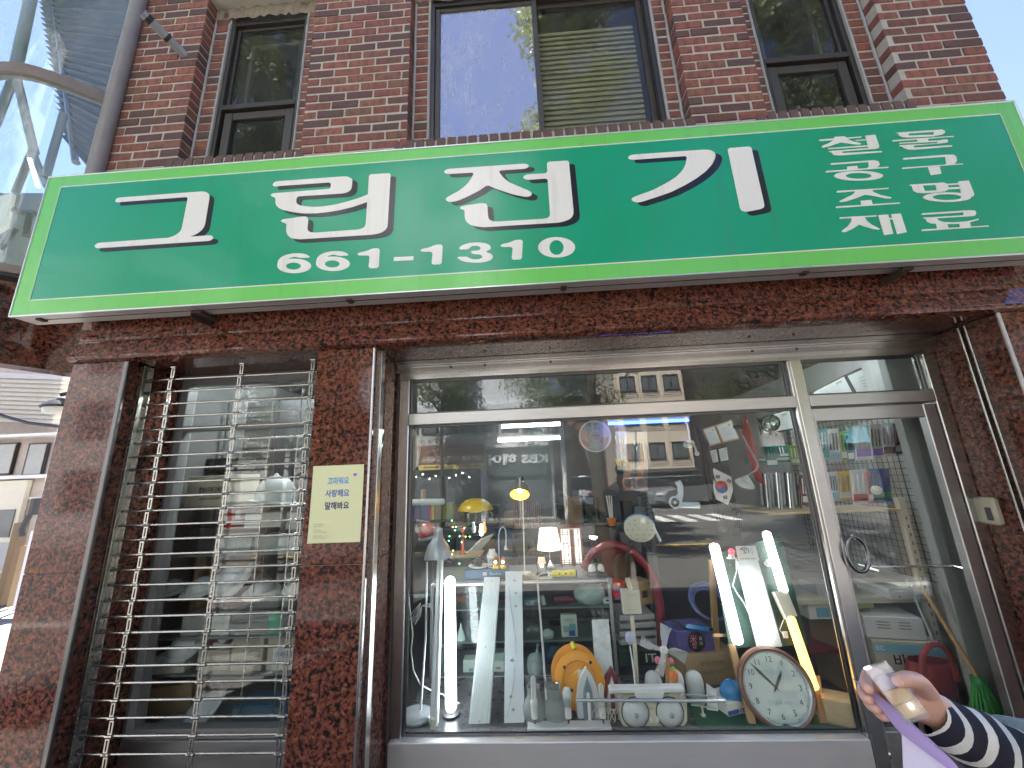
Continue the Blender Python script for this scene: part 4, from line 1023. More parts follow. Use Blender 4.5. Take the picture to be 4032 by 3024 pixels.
# ---- cars
def car(label, loc, head, body, kind, group):
    t = thing('parked_car', label, 'car', loc, group); t.rotation_euler = (0, 0, head)
    L_, W_ = (4.3, 1.8) if kind == 'suv' else (4.7, 1.8)
    Ht = 1.62 if kind == 'suv' else 1.44
    if kind == 'suv':
        side = [(-2.15,.35),(-2.12,.75),(-2.05,1.0),(-1.9,1.08),(1.0,1.0),(1.9,.86),(2.12,.72),(2.15,.4),(2.05,.25),(-2.05,.25)]
        cab = [(-2.02,1.05),(-1.75,1.52),(-1.3,Ht),(.2,1.60),(.45,1.52),(1.1,1.0)]
    else:
        side = [(-2.35,.35),(-2.32,.8),(-2.2,.95),(-1.6,1.0),(1.0,.95),(2.1,.78),(2.32,.62),(2.35,.35),(2.2,.22),(-2.2,.22)]
        cab = [(-1.75,.98),(-1.0,1.38),(-.4,Ht),(.25,1.42),(.6,1.33),(1.25,.93)]
    def loft(prof, ws, nm, m_):
        mb = MB(); k = len(prof); vs = []
        for y, sc, zc in ws:
            for x, z in prof: vs.append((x*sc, y, zc(z)))
        fs = []
        for j in range(len(ws)-1):
            for i in range(k):
                fs.append((j*k+i, j*k+(i+1) % k, (j+1)*k+(i+1) % k, (j+1)*k+i))
        fs.append(list(range(k))[::-1]); fs.append(list(range((len(ws)-1)*k, len(ws)*k)))
        mb.add(vs, fs)
        o0 = wloc(t); mb.v = [q + o0 for q in mb.v]
        return mb.build(nm, m_, t, True, 32)
    idz = lambda z: z
    loft(side, [(-W_/2, .955, idz), (-W_/2+.08, .99, idz), (0, 1.0, lambda z: z+.02), (W_/2-.08, .99, idz), (W_/2, .955, idz)], 'body', body)
    cabt = cab + [(cab[-1][0], .8), (cab[0][0], .8)]
    loft(cabt, [(-W_/2+.10, .98, lambda z: min(z, 1.02)), (-W_/2+.28, .97, idz), (0, 1.0, lambda z: z+.02), (W_/2-.28, .97, idz), (W_/2-.10, .98, lambda z: min(z, 1.02))], 'cabin', 'car_glass')
    o0 = wloc(t)
    rf_ = [q for q in cab if q[1] > Ht-.12]
    mb = MB(); xs_ = [q[0] for q in rf_]; mb.rbox(min(xs_)-.25, max(xs_)+.1, -W_/2+.30, W_/2-.30, Ht-.035, Ht+.035, .03); mb.v = [q+o0 for q in mb.v]; mb.build('roof', body, t)
    for x in (-L_*.29, L_*.30):
        for s_ in (-1, 1):
            mb = MB(); mb.lathe([(.2, -.11), (.31, -.11), (.335, -.08), (.335, .08), (.31, .11), (.2, .11)], (x, s_*(W_/2-.11), .335), (0, 1, 0), 20); mb.v = [q+o0 for q in mb.v]; wh = mb.build('wheel', 'tyre', t)
            mb = MB(); mb.lathe([(.001, .10), (.2, .105), (.205, .118)], (x, s_*(W_/2-.11), .335), (0, s_, 0), 16); mb.v = [q+o0 for q in mb.v]; mb.build('rim', 'steel', wh)
    for s_ in (-1, 1):
        mb = MB(); mb.rbox(-L_/2-.01, -L_/2+.12, s_*W_*.36-.2, s_*W_*.36+.2, .78, .92, .02); mb.v = [q+o0 for q in mb.v]; mb.build('tail_lamp', 'tail_red', t)
        mb = MB(); mb.rbox(L_/2-.14, L_/2-.0, s_*W_*.36-.2, s_*W_*.36+.2, .6, .72, .02); mb.v = [q+o0 for q in mb.v]; mb.build('head_lamp', 'head_lamp', t)
    mb = MB(); mb.rbox(-L_/2-.02, -L_/2+.05, -.27, .27, .52, .64, .01); mb.v = [q+o0 for q in mb.v]; mb.build('number_plate', 'white', t)
    mb = MB(); mb.rbox(-L_/2-.015, -L_/2+.2, -W_/2+.06, W_/2-.06, .24, .42, .03); mb.v = [q+o0 for q in mb.v]; mb.build('bumper', 'dark_grey', t)
    return t
GRP = 'cars parked by the side street'
car('white SUV seen from behind at the mouth of the side street', (2.0, -17.2, RZ), rad(-88), 'car_white', 'suv', GRP)
car('silver saloon car standing nearer the white SUV', (5.0, -17.4, RZ), rad(158), 'car_silver', 'saloon', GRP)
car('silver saloon car parked furthest from the white SUV', (7.6, -18.2, RZ), rad(150), 'car_silver', 'saloon', GRP)

# ---- street trees along the near kerb
def leaf_cloud(centers, n, seed, sz=.07):
    rn = random.Random(seed); mb = MB(); vs = []; fs = []
    for i in range(n):
        c, r = centers[rn.randrange(len(centers))]
        d = Vector((rn.gauss(0, 1), rn.gauss(0, 1), rn.gauss(0, 1))).normalized()*(r*rn.random()**.42)
        p = c + Vector((d.x, d.y, d.z*.8)); a = Vector((rn.gauss(0, 1), rn.gauss(0, 1), rn.gauss(0, .6))).normalized(); b = a.cross(Vector((rn.gauss(0, 1), rn.gauss(0, 1), rn.gauss(0, 1)))).normalized()
        s_ = sz*rn.uniform(.7, 1.25); k = len(vs)
        vs += [p, p + a*s_ + b*s_*.75, p + a*s_*1.12 + b*s_*.1, p + a*s_*1.12 - b*s_*.15, p + a*s_ - b*s_*.75]; fs += [(k, k+1, k+2), (k, k+3, k+4)]
    mb.v = vs; mb.f = fs; return mb
def tree(label, x, y, h, r, seed, n=9000, lo=.25, tr=.15):
    rn = random.Random(seed); t = thing('ginkgo_tree', label, 'tree', (x, y, RZ), 'ginkgo street trees along the kerb')
    pts = []; q = Vector((x, y, RZ))
    for k in range(9): pts.append(q + Vector((rn.uniform(-.05, .05)*k*.5, rn.uniform(-.05, .05)*k*.5, h*.92*k/8)))
    mb = MB(); mb.tube(pts, [tr*(1-.1*k)*(1.25 if k == 0 else 1) for k in range(9)], 10)
    cs = []
    for k in range(22):
        z = h*(lo + (.95-lo)*k/21); base = pts[0].lerp(pts[-1], min(1, z/(h*.92))); base.z = z
        g = k*2.4 + rn.uniform(-.4, .4); rr = r*(1.05 - .75*((z/h-lo)/(1-lo))**1.6)*rn.uniform(.75, 1.1)
        tip = base + Vector((math.cos(g)*rr*.8, math.sin(g)*rr*.8, .35+.25*rr)); mid = base.lerp(tip, .55) + Vector((0, 0, .08))
        mb.tube([base, mid, tip], [.045, .03, .012], 6); cs += [(tip, rr*.34+.14), (mid, rr*.30+.1)]
    cs.append((Vector((x, y, h*.97)), r*.4))
    mb.build('trunk', 'bark', t); leaf_cloud(cs, n, seed).build('crown', 'leaf', t, False)
tree('ginkgo tree at the kerb opposite the left display window', -4.7, -4.0, 13.0, 2.9, 5, 24000)
tree('ginkgo tree at the kerb opposite the middle of the shop', 1.15, -4.1, 13.5, 1.6, 9, 18000)
tree('ginkgo tree at the kerb opposite the shop door', 5.9, -4.0, 12.5, 2.7, 14, 22000)
fx_ = RF(1745, 1570, -10.9).x; tree('small ginkgo tree across the street before the brown sign', fx_, -10.9, 8.2, 1.25, 31, 9000, .46, .07)
fx_ = RF(2215, 1550, -10.9).x; tree('broad ginkgo tree across the street at the corner', fx_, -10.9, 8.8, 2.3, 37, 20000, .36, .10)
fx_ = RF(3050, 1480, -10.9).x; tree('ginkgo tree across the street before the dark corner building', fx_, -10.9, 8.5, 2.4, 41, 16000)
tree('ginkgo tree across the street left of the brown sign', -8.7, -10.7, 9.0, 2.7, 53, 20000, .2, .12)
# ================================================================ shop interior shell
RX0, RX1, RB, FZ, CZ = XL+.15, XR-.15, 4.45, .02, 2.62
mb = MB(); mb.box(RX0, RX1, .46, RB, -.1, FZ); struct(mb, 'shop_floor', 'room_floor')
mb = MB(); mb.box(RX0, RX1, .46, RB, CZ-.03, CZ-.002); struct(mb, 'shop_ceiling', 'room_ceiling')
mb = MB(); mb.box(RX0, RX1, 3.9, 3.95, FZ, CZ-.03); struct(mb, 'wall_back', 'room_wall')
mb = MB(); mb.box(RX0+.001, RX0+.03, .46, 3.9, FZ, CZ-.03); struct(mb, 'wall_left', 'room_wall')
mb = MB(); mb.box(RX1-.03, RX1-.001, .46, 3.9, FZ, CZ-.03); struct(mb, 'wall_right', 'wall_pale')
# header wall above the steel frames, and the backs of the granite piers
mb = MB(); mb.box(RX0, -2.43, .386, .46, FZ, CZ-.03); mb.box(-1.0, -.875, .386, .46, FZ, CZ-.03); mb.box(2.576, RX1, .386, .46, FZ, CZ-.03); mb.box(-2.43, -1.0, .386, .46, 2.362, CZ-.03); mb.box(-.875, 2.576, .3725, .46, 2.3195, CZ-.03); mb.box(-.875, 2.576, .3315, .3715, 2.3465, CZ-.03); struct(mb, 'wall_front', 'room_wall')
# display floor in the window
mb = MB(); mb.rbox(-.86, 1.70, .442, 1.08, FZ, .205, .004); tag(mb.build('display_platform', 'display_mat', None, False), 'low dark display platform along the inside of the main window', 'platform')
# ceiling lamps and added fill tubes
def tube_lamp(label, a, b, m_, r=.014, body='white', dz=.03):
    a = Vector(a); b = Vector(b); t = thing('fluorescent_lamp', label, 'lamp', (a+b)/2)
    mb = MB(); mb.tube([a, b], r, 10); mb.build('tube', m_, t)
    d = (b-a).normalized(); s_ = Vector((0, 0, 1)).cross(d).normalized()
    mb = MB(); mb.prism([a + s_*.03 + Vector((0, 0, r+.004)), b + s_*.03 + Vector((0, 0, r+.004)), b - s_*.03 + Vector((0, 0, r+.004)), a - s_*.03 + Vector((0, 0, r+.004))], (0, 0, dz)); mb.build('housing', body, t, False)
    return t
emitter('tube_white', (.86, .97, 1.0), 2.2); emitter('tube_blue', (.05, .10, 1.0), 1.3); emitter('tube_cool', (.88, .93, 1.0), 2.2)
emitter('tube_bright', (.97, .98, 1.0), 1.6); emitter('tube_amber', (1.0, .54, .15), .46); emitter('bulb_warm', (1.0, .74, .32), 3.0); emitter('bulb_white', (1.0, .96, .88), 2.5); emitter('led_red', (1.0, .03, .05), .6); emitter('led_green', (.1, 1.0, .25), 5.0); emitter('led_amber', (1.0, .4, .05), 5.0)
emitter('shade_glow', (1.0, .98, .9), .32); emitter('shade_yellow', (1.0, .60, .04), .9); emitter('window_light', (.85, .95, 1), 1.5)
ZL = 2.45
for lab, u0, v0, u1, v1 in (('near ceiling fluorescent lamp glowing white behind the transom bar', 1975, 1680, 2205, 1668), ('farther ceiling fluorescent lamp glowing pale cyan', 1960, 1735, 2205, 1722)):
    yl_ = 2.9 if 'near' in lab else 3.4; a = P(u0, v0, yl_); b = P(u1, v1, yl_); b.z = a.z
    tube_lamp(lab, a, b, 'tube_white', .02)
a = P(2395, 1668, .75); b = P(2710, 1645, .75); b.z = a.z; tube_lamp('blue glowing fluorescent tube hanging just under the transom bar', a, b, 'tube_blue', .012)
tube_lamp('added fluorescent lamp, out of view, brightening the left display shelves', (-2.3, .98, 2.535), (-1.1, .98, 2.535), 'fill_tube_bright', .016)  # unseen tube added to brighten the goods behind the grille
tube_lamp('added fluorescent lamp, out of view, brightening the space inside the shop door', (1.75, .98, 2.535), (2.75, .98, 2.535), 'fill_tube', .016)  # hidden behind the header, added to lighten the packets by the door
# ================================================================ things in the main window
DZ = .205
def V3(u, v, y): return P(u, v, y)
def seg(mb, pts, r, n=8): return mb.tube([P(*q) for q in pts], r, n)
def quad(mb, c4, t):                              # slab: four corners (u, v, y) clockwise from top left, thickness t to the rear
    w_ = [P(*q) for q in c4]; nn = (w_[1]-w_[0]).cross(w_[3]-w_[0]).normalized()
    if nn.y < 0: nn = -nn
    mb.prism(w_, nn*t); return w_
def carton(name, label, cat, u0, u1, v0, v1, y, d, m_, z0=None, yaw=0, group=None, c=.004, extra=None):
    a = P(u0, v1, y); b = P(u1, v0, y); zb = a.z if z0 is None else z0; ce = Vector(((a.x+b.x)/2, y, zb)); w_ = abs(b.x-a.x)/2; h_ = max(.01, b.z-zb)
    T = Matrix.Translation(ce) @ Matrix.Rotation(rad(yaw), 4, 'Z')
    t = thing(name, label, cat, ce, group)
    mb = MB(); mb.rbox(-w_, w_, 0, d, 0, h_, c, T); mb.build('body', m_, t, False)
    t['half'] = w_; t['high'] = h_
    for e in (extra or []):
        if e[0] == 'band':                       # printed band: z fractions
            mb = MB(); mb.box(-w_*e[3] if len(e) > 4 else -w_*.995, w_*e[4] if len(e) > 4 else w_*.995, -.0015, .001, h_*e[1][0], h_*e[1][1], T); mb.build('label_band', e[2], t, False)
        elif e[0] == 'text':
            _, s_, m2, zf, sz, wd = e[:6]; xo = e[6] if len(e) > 6 else 0
            q = T @ Vector((xo*w_, -.003, h_*zf)); letter(s_, 'lettering', m2, q, sz, t, wd, (PI/2, 0, rad(yaw)), .001)
        elif e[0] == 'patch':
            _, x0, x1, z0_, z1_, m2 = e; mb = MB(); mb.box(w_*x0, w_*x1, -.002, .001, h_*z0_, h_*z1_, T); mb.build('printed_patch', m2, t, False)
    return t

# ---- glass display cabinet
CY = 1.12
cx0, cx1, cz = -.83, .537, .812
cab = thing('glass_cabinet', 'aluminium framed glass display cabinet full of small boxes behind the window', 'cabinet', (-.15, CY, FZ))
mb = MB(); mb.rbox(cx0, cx1, CY-.012, CY+.50, cz+.004, cz+.022, .003); mb.build('top', 'shelf_grey', cab, False)
mb = MB(); mb.tube([(cx0, CY-.012, cz), (cx1, CY-.012, cz)], .016, 12); mb.build('front_rail', 'aluminium', cab)
for x in (cx0, cx1-.012):
    for y in (CY, CY+.47):
        mb = MB(); mb.rbox(x-.012, x+.012, y-.012, y+.012, FZ, cz, .003); mb.build('post', 'aluminium', cab, False)
mb = MB(); mb.rbox(cx1-.03, cx1+.01, CY-.03, CY+.01, cz-.02, cz+.02, .004); mb.build('corner_piece', 'aluminium', cab, False)
for z in (.19, .412, .632):
    mb = MB(); mb.rbox(cx0+.015, cx1-.03, CY+.01, CY+.46, z-.012, z, .002); mb.build('shelf', 'shelf_grey', cab, False)
mb = MB(); mb.rbox(cx0+.012, cx1-.026, CY-.008, CY+.006, .15, .19, .003); mb.build('bottom_rail', 'light_grey', cab, False)
mb = MB(); mb.rbox(cx0+.012, cx1-.026, CY+.0, CY+.46, FZ, .15, .003); mb.build('plinth', 'dark_grey', cab, False)
mb = MB(); mb.rbox(cx0+.01, cx1-.02, CY+.475, CY+.485, FZ, cz, .002); mb.build('back_panel', 'dark_grey', cab, False)
mb = MB(); mb.box(cx0+.014, cx1-.03, CY-.002, CY+.002, .195, cz-.018); mb.build('pane', 'cabinet_glass', cab, False)
YC = CY + .06
def bag(name, label, u, v, y, ru, rv, m_, knot=True, seed=1, flat=.7, group=None):
    rn = random.Random(seed); c = P(u, v, y); rx = px(y, ru); rz = px(y, rv); mb = MB(); n, m = 18, 12; vs = []; fs = []
    for i in range(m+1):
        a = PI*i/m
        for k in range(n):
            g = 2*PI*k/n; w_ = 1 + .16*noise.noise(Vector((math.cos(g)*1.7, math.sin(g)*1.7, a*1.3 + seed*7)))+ .05*math.sin(g*7+seed)
            vs.append(c + Vector((math.sin(a)*math.cos(g)*rx*w_, math.sin(a)*math.sin(g)*rx*flat*w_, math.cos(a)*rz*w_)))
    for i in range(m):
        for k in range(n): fs.append((i*n+k, (i+1)*n+k, (i+1)*n+(k+1) % n, i*n+(k+1) % n))
    mb.add(vs, fs)
    if knot: mb.lathe([(rx*.5, rz*.75), (rx*.16, rz*1.1), (rx*.08, rz*1.35), (rx*.22, rz*1.6)], c, (.15, 0, 1), 10, False)
    return solo(mb, name, m_, label, 'bag', group, True, 60)
SG = 'small goods in the glass cabinet'
carton('light_bulb_box', 'blue bulb box with printed white bulbs on the top cabinet shelf', 'box', 2064, 2122, 2360, 2400, YC, .07, 'blue_pale', .632, 0, SG, extra=[('patch', -.75, -.35, .1, .55, 'white'), ('patch', -.25, .3, .1, .8, 'white'), ('patch', .45, .9, .1, .6, 'pink')])
mb = MB(); seg(mb, [(2142, 2380, YC), (2133, 2345, YC)], .017, 12); solo(mb, 'pale_green_flask', 'frosted', 'pale green bottle lying on the top cabinet shelf', 'bottle', SG)
mb = MB(); a = P(2182, 2368, YC+.02); b = P(2262, 2370, YC+.02); a.z = b.z = .632+.034; mb.lathe([(.033, 0), (.033, (b-a).length*.75), (.028, (b-a).length*.78), (.024, (b-a).length)], a, b-a, 16); solo(mb, 'maroon_canister', 'maroon', 'maroon canister lying on the top cabinet shelf', 'canister', SG)
bag('plastic_bag', 'bulging white plastic bag on the top shelf of the glass cabinet', 2320, 2338, YC+.04, 56, 36, 'bag_white', False, 3)
carton('white_parts_box', 'small white box with barcode at the end of the top cabinet shelf', 'box', 2378, 2410, 2355, 2388, YC, .06, 'paper', .632, 0, SG, extra=[('patch', -.4, .3, .45, .75, 'dark_grey')])
for k, (u0, u1) in enumerate(((2325, 2335), (2338, 2355))): carton('fuse_box', ['slim teal fuse box on the top cabinet shelf', 'square teal fuse box on the top cabinet shelf'][k], 'box', u0, u1, 2377, 2394, YC, .03, 'blue_pale', .632, 0, SG, extra=[('patch', -.6, .6, .3, .8, 'white')])
carton('photo_print_box', 'cream packet printed with blue snapshots on the middle cabinet shelf', 'box', 2213, 2270, 2420, 2517, YC, .05, 'paper', .412, 0, SG, extra=[('text', 'PHOTO', 'light_grey', .75, .03, .07), ('patch', .0, .8, .30, .60, 'blue_pale'), ('patch', -.75, .05, .22, .5, 'light_grey'), ('patch', -.1, .7, .06, .30, 'ink_blue')])
carton('clear_tray', 'clear plastic tray on the middle cabinet shelf', 'box', 2274, 2320, 2460, 2505, YC, .09, 'clear_plastic', .412, 0, SG)
bag('plastic_bag', 'crumpled clear bag at the left of the middle cabinet shelf', 2095, 2480, YC+.03, 32, 28, 'clear_plastic', False, 5); bag('plastic_bag', 'clear bag of rings on the middle cabinet shelf', 2157, 2498, YC, 22, 16, 'plastic_wrap', False, 6)
carton('dark_teal_case', 'dark teal tool case on the middle cabinet shelf', 'case', 2168, 2205, 2460, 2485, YC+.08, .1, 'board_green', .412+.05, 0, SG)
bag('plastic_bag', 'tied clear bag of parts on the lowest cabinet shelf', 2110, 2625, YC-.02, 30, 42, 'plastic_wrap', True, 8); bag('plastic_bag', 'dark blue bag behind on the lowest cabinet shelf', 2170, 2570, YC+.1, 40, 30, 'blue_box', False, 9)
carton('white_switch_box', 'white carton with blue label on the lowest cabinet shelf by the lit tube', 'box', 1823, 1870, 2598, 2640, YC, .09, 'paper', .19, 0, SG, extra=[('patch', .0, .7, .1, .35, 'blue_pale')])
carton('white_switch_box', 'white carton with red print on the lowest cabinet shelf', 'box', 1940, 1985, 2605, 2640, YC, .09, 'paper', .19, 0, SG, extra=[('patch', -.4, .4, .3, .5, 'pink')])
carton('white_switch_box', 'pale carton standing behind the ribbed lamp in the cabinet', 'box', 1930, 1985, 2570, 2604, YC+.03, .09, 'light_grey', None, 0, SG)
carton('orange_box', 'flat orange carton on the middle cabinet shelf behind the lit tube', 'box', 1735, 1838, 2345, 2402, YC+.12, .12, 'coral_dull', None, 0, SG)
mb = MB(); q = P(1815, 2505, YC); mb.lathe([(.04, 0), (.037, .01), (.012, .075), (.007, .082), (.007, .11)], (q.x, q.y, .412), (0, 0, 1), 16); solo(mb, 'white_cone_lamp', 'white', 'small white cone lamp on the middle cabinet shelf', 'lamp', SG)
for k, (u0, u1, v0, v1, m_) in enumerate(((1745, 1800, 2430, 2490, 'purple_box'), (1840, 1895, 2440, 2515, 'dark_grey'), (1960, 2000, 2360, 2400, 'red_dark'), (1700, 1745, 2560, 2640, 'light_grey'), (1870, 1930, 2340, 2398, 'grey'), (2280, 2330, 2580, 2640, 'dark_grey'))):
    carton('stock_box', ['dusky violet', 'dark grey upright', 'dark red', 'pale grey tall', 'mid grey', 'black'][k] + ' stock box inside the glass cabinet', 'box', u0, u1, v0, v1, YC+.14, .12, m_, None, 0, SG)

# ---- on top of the cabinet
TZ = cz + .022
carton('blue_carton', 'blue shrink wrapped carton on top of the glass cabinet', 'box', 1830, 1996, 2240, 2292, CY+.02, .22, 'blue_box', TZ, 0, extra=[('patch', -.15, .05, .4, .75, 'light_grey'), ('text', 'flexible', 'blue_pale', .55, .03, .09, .45)])
tz2 = P(1900, 2240, CY+.02).z
cl = thing('cable_coil', 'black cable coiled on a white dish on the blue carton', 'cable', P(1885, 2235, CY+.1)); q = wloc(cl); q.z = tz2
mb = MB(); mb.lathe([(.07, 0), (.082, .012), (.078, .014), (.06, .006)], q, (0, 0, 1), 22); mb.build('dish', 'white', cl)
mb = MB()
for k in range(4): mb.torus(q + Vector((.01*k-.015, 0, .02+.013*k)), (.3, .1*k, 1), .035-.004*k, .009, 18, 7)
mb.build('coil', 'cord_black', cl)
# white cage lantern
ln = thing('white_cage_lantern', 'white wire cage lantern on the blue carton', 'lantern', P(1939, 2238, CY+.09)); q = wloc(ln); q.z = tz2
mb = MB(); 
for k in range(10):
    g = 2*PI*k/10; mb.tube([q + Vector((.033*math.cos(g), .033*math.sin(g), 0)), q + Vector((.037*math.cos(g), .037*math.sin(g), .07))], .0022, 5)
for z in (.002, .025, .048, .07): mb.torus(q + Vector((0, 0, z)), (0, 0, 1), .036, .0024, 22, 5)
mb.build('cage', 'white', ln); mb = MB(); mb.lathe([(.042, .07), (.044, .085), (.03, .108), (.026, .112), (.026, .128), (.022, .130)], q, (0, 0, 1), 20); mb.build('cap', 'white', ln)
for k, (u, lab) in enumerate(((1952, 'yellow based owl night light next to the cage lantern'), (1981, 'yellow based owl night light nearest the flower panel lamp'))):
    nl = thing('night_light', lab, 'lamp', P(u, 2233, CY+.03), 'small owl night lights'); q = wloc(nl); q.z = tz2
    mb = MB(); mb.lathe([(.026, 0), (.027, .008), (.018, .022), (.001, .026)], q, (0, 0, 1), 16); mb.build('base', 'yellow', nl)
    mb = MB(); mb.sphere(q + Vector((0, 0, .042)), .019, 12, 8); mb.sphere(q + Vector((0, 0, .068)), .018, 12, 8); mb.build('figure', 'amber_plastic', nl)
    mb = MB(); mb.sphere(q + Vector((0, -.012, .045)), .011, 10, 6); mb.build('bulb', 'bulb_warm', nl)
# gooseneck
gn = thing('gooseneck_lamp', 'white gooseneck reading lamp curving over the blue carton', 'lamp', P(1967, 2232, CY+.12)); 
yb = CY+.12; mb = MB(); seg(mb, [(1966, 2235, yb), (1964, 2150, yb), (1963, 2110, yb), (1968, 2085, yb), (1980, 2073, yb), (1990, 2085, yb), (1993, 2110, yb), (1992, 2145, yb)], .0048, 8); mb.build('neck', 'cord_white', gn)
mb = MB(); q = P(1991, 2146, yb); mb.lathe([(.006, 0), (.008, -.01), (.014, -.028), (.014, -.036), (.001, -.037)], q, (0, 0, 1), 14); mb.build('head', 'white', gn)
# yellow dome lamp on shelf behind
YD = 1.75
yd = thing('yellow_dome_lamp', 'yellow domed work lamp above a clear bowl behind the cabinet', 'lamp', P(1872, 2050, YD)); q = P(1872, 2008, YD); rr = px(YD, 66)
mb = MB(); mb.lathe([(rr, 0), (rr*.96, .02), (rr*.8, .062), (rr*.5, .095), (rr*.2, .107), (.001, .109)], q, (0, 0, 1), 26); mb.build('dome', 'yellow', yd)
mb = MB(); mb.lathe([(rr*.98, -.105), (rr, -.09), (rr*.97, -.03), (rr*.8, -.006)], q, (0, 0, 1), 26, False); mb.build('bowl', 'clear_plastic', yd)
mb = MB(); mb.lathe([(rr*.35, -.02), (rr*.35, .0)], q, (0, 0, 1), 16); mb.build('neck', 'white', yd)
for k, (u, v, m_) in enumerate(((1865, 2075, 'bulb_glass'), (1895, 2085, 'bulb_white'), (1907, 2075, 'bulb_amber'))):
    bz = P(u, v, 1.6); mb = MB(); mb.lathe([(.001, -.055), (.016, -.045), (.02, -.02), (.016, .005), (.011, .02), (.011, .045)], bz, (0, 0, 1), 12); solo(mb, 'hanging_bulb', m_, ['clear unlit bulb', 'glowing white bulb', 'small amber bulb'][k] + ' hanging under the yellow dome lamp', 'bulb', 'bulbs hanging under the yellow lamp')
# red barrier post toy
rp_ = thing('red_post', 'small red banded post standing on a yellow shelf edge', 'bollard', P(1822, 2180, 1.55)); q = P(1822, 2180, 1.55)
mb = MB(); mb.lathe([(.03, 0), (.03, .006), (.016, .012), (.013, .02), (.013, .2), (.016, .203), (.016, .212), (.001, .215)], q, (0, 0, 1), 14); mb.build('post', 'coral', rp_)
mb = MB(); mb.lathe([(.0138, .12), (.0138, .14)], q, (0, 0, 1), 14, False); mb.lathe([(.0138, .16), (.0138, .18)], q, (0, 0, 1), 14, False); mb.build('band', 'dark_grey', rp_)
mb = MB(); a = P(1735, 2185, 1.58); b = P(1895, 2180, 1.58); mb.rbox(a.x, b.x, 1.53, 1.8, a.z-.022, a.z-.004, .003); solo(mb, 'yellow_shelf_board', 'wood_pale', 'narrow yellow wooden shelf board behind the silver lamp', 'shelf', smooth=False)
mb = MB(); quad(mb, [(1895, 2125, 1.5), (1945, 2104, 1.62), (1890, 2170, 1.62), (1842, 2178, 1.5)], .01); solo(mb, 'tilted_white_board', 'paper', 'tilted white board lying behind the red post', 'board', smooth=False)
# green and amber fairy lights
for k, (u, v) in enumerate(((1779, 2050), (1795, 2075), (1792, 2088), (1783, 2075), (1770, 2112), (1810, 2112), (1828, 2080), (1850, 2113), (1767, 2129), (1818, 2135), (1784, 2168), (1780, 2182), (1809, 2219), (1833, 2113))):
    mb = MB(); mb.sphere(P(u, v, 1.45), .0042, 6, 4); solo(mb, 'fairy_light', 'led_amber' if k in (3, 6, 10, 13) else 'led_green', 'tiny amber fairy light strung behind the silver lamp' if k in (3, 6, 10, 13) else 'tiny green fairy light strung behind the silver lamp', 'light', 'fairy lights')
mb = MB(); seg(mb, [(1779, 2050, 1.46), (1795, 2080, 1.46), (1770, 2112, 1.46), (1815, 2113, 1.46), (1850, 2113, 1.46), (1818, 2135, 1.46), (1784, 2168, 1.46), (1780, 2182, 1.46), (1809, 2219, 1.46)], .0012, 5); solo(mb, 'fairy_light_wire', 'board_green', 'thin green wire of the fairy lights', 'wire')
# yellow standing lamp
ys = thing('yellow_pole_lamp', 'lit yellow cone lamp on a thin white pole behind the cabinet', 'lamp', P(2065, 2250, 1.3)); YY = 1.3
mb = MB(); seg(mb, [(2066, 2262, YY), (2058, 1950, YY)], .0055, 8); mb.build('pole', 'white', ys)
q = P(2046, 1948, YY); ax = Vector((.04, .72, 1)).normalized(); r1 = px(YY, 36)
mb = MB(); mb.lathe([(r1, 0), (r1*.97, .03), (r1*.8, .08), (r1*.45, .125), (r1*.4, .13)], q, ax, 24, False); mb.build('shade', 'shade_brass', ys)
mb = MB(); mb.lathe([(r1*.96, .002), (r1*.93, .03), (r1*.76, .078), (r1*.4, .12)], q, ax, 24, False); mb.build('shade_lining', 'shade_yellow', ys)
mb = MB(); mb.lathe([(r1*.42, .125), (r1*.42, .165), (r1*.3, .185), (.001, .187)], q, ax, 16); mb.build('socket', 'aluminium', ys)
mb = MB(); mb.sphere(q + Vector((0, 0, .035)), .022, 12, 8); mb.build('bulb', 'bulb_warm', ys)
mb = MB(); q = P(2066, 2262, YY); mb.lathe([(.055, 0), (.055, .008), (.008, .016)], (q.x, q.y, TZ), (0, 0, 1), 20); mb.build('base', 'white', ys)
# white shaded table lamp
tl = thing('table_lamp', 'lit white shaded table lamp with chrome stem on the cabinet', 'lamp', P(2166, 2235, 1.42)); YT = 1.42
b0 = P(2163, 2162, YT); t0 = P(2160, 2082, YT); r0 = px(YT, 43); r1 = px(YT, 32); hh = t0.z-b0.z
mb = MB(); mb.lathe([(r0, 0), (r1, hh), (r1*.98, hh+.004)], b0, (0, 0, 1), 28, False); mb.build('shade', 'shade_glow', tl)
mb = MB(); mb.lathe([(.006, -.09), (.006, .02)], b0, (0, 0, 1), 10); mb.lathe([(.042, -.135), (.04, -.128), (.03, -.12), (.018, -.105), (.008, -.09)], b0, (0, 0, 1), 20); mb.build('stem', 'chrome', tl)
# lattice lantern
ll = thing('lattice_lamp', 'lit wooden lattice lamp with paper panels painted with birds', 'lamp', P(2250, 2230, 1.5)); YQ = 1.5
A = P(2205, 2085, YQ); B = P(2298, 2228, YQ); x0, x1, z0, z1 = A.x, B.x, B.z, A.z
mb = MB(); mb.box(x0+.005, x1-.005, YQ+.01, YQ+.10, z0+.02, z1-.01); mb.build('paper_panel', 'paper_glow', ll, False)
mb = MB(); wq = (x1-x0)
for f in (0, .115, .345, .46, .50, .60, .64, .84, .95): mb.rbox(x0+f*wq-.003, x0+f*wq+.003, YQ-.004, YQ+.004, z0, z1, .001)
mb.rbox(x0+.46*wq, x0+.60*wq, YQ-.006, YQ+.006, z0, z1, .001)
for f in (.04, .1, .16, .86, .92, .98): mb.rbox(x0, x1, YQ-.003, YQ+.003, z0+f*(z1-z0)-.0025, z0+f*(z1-z0)+.0025, .001)
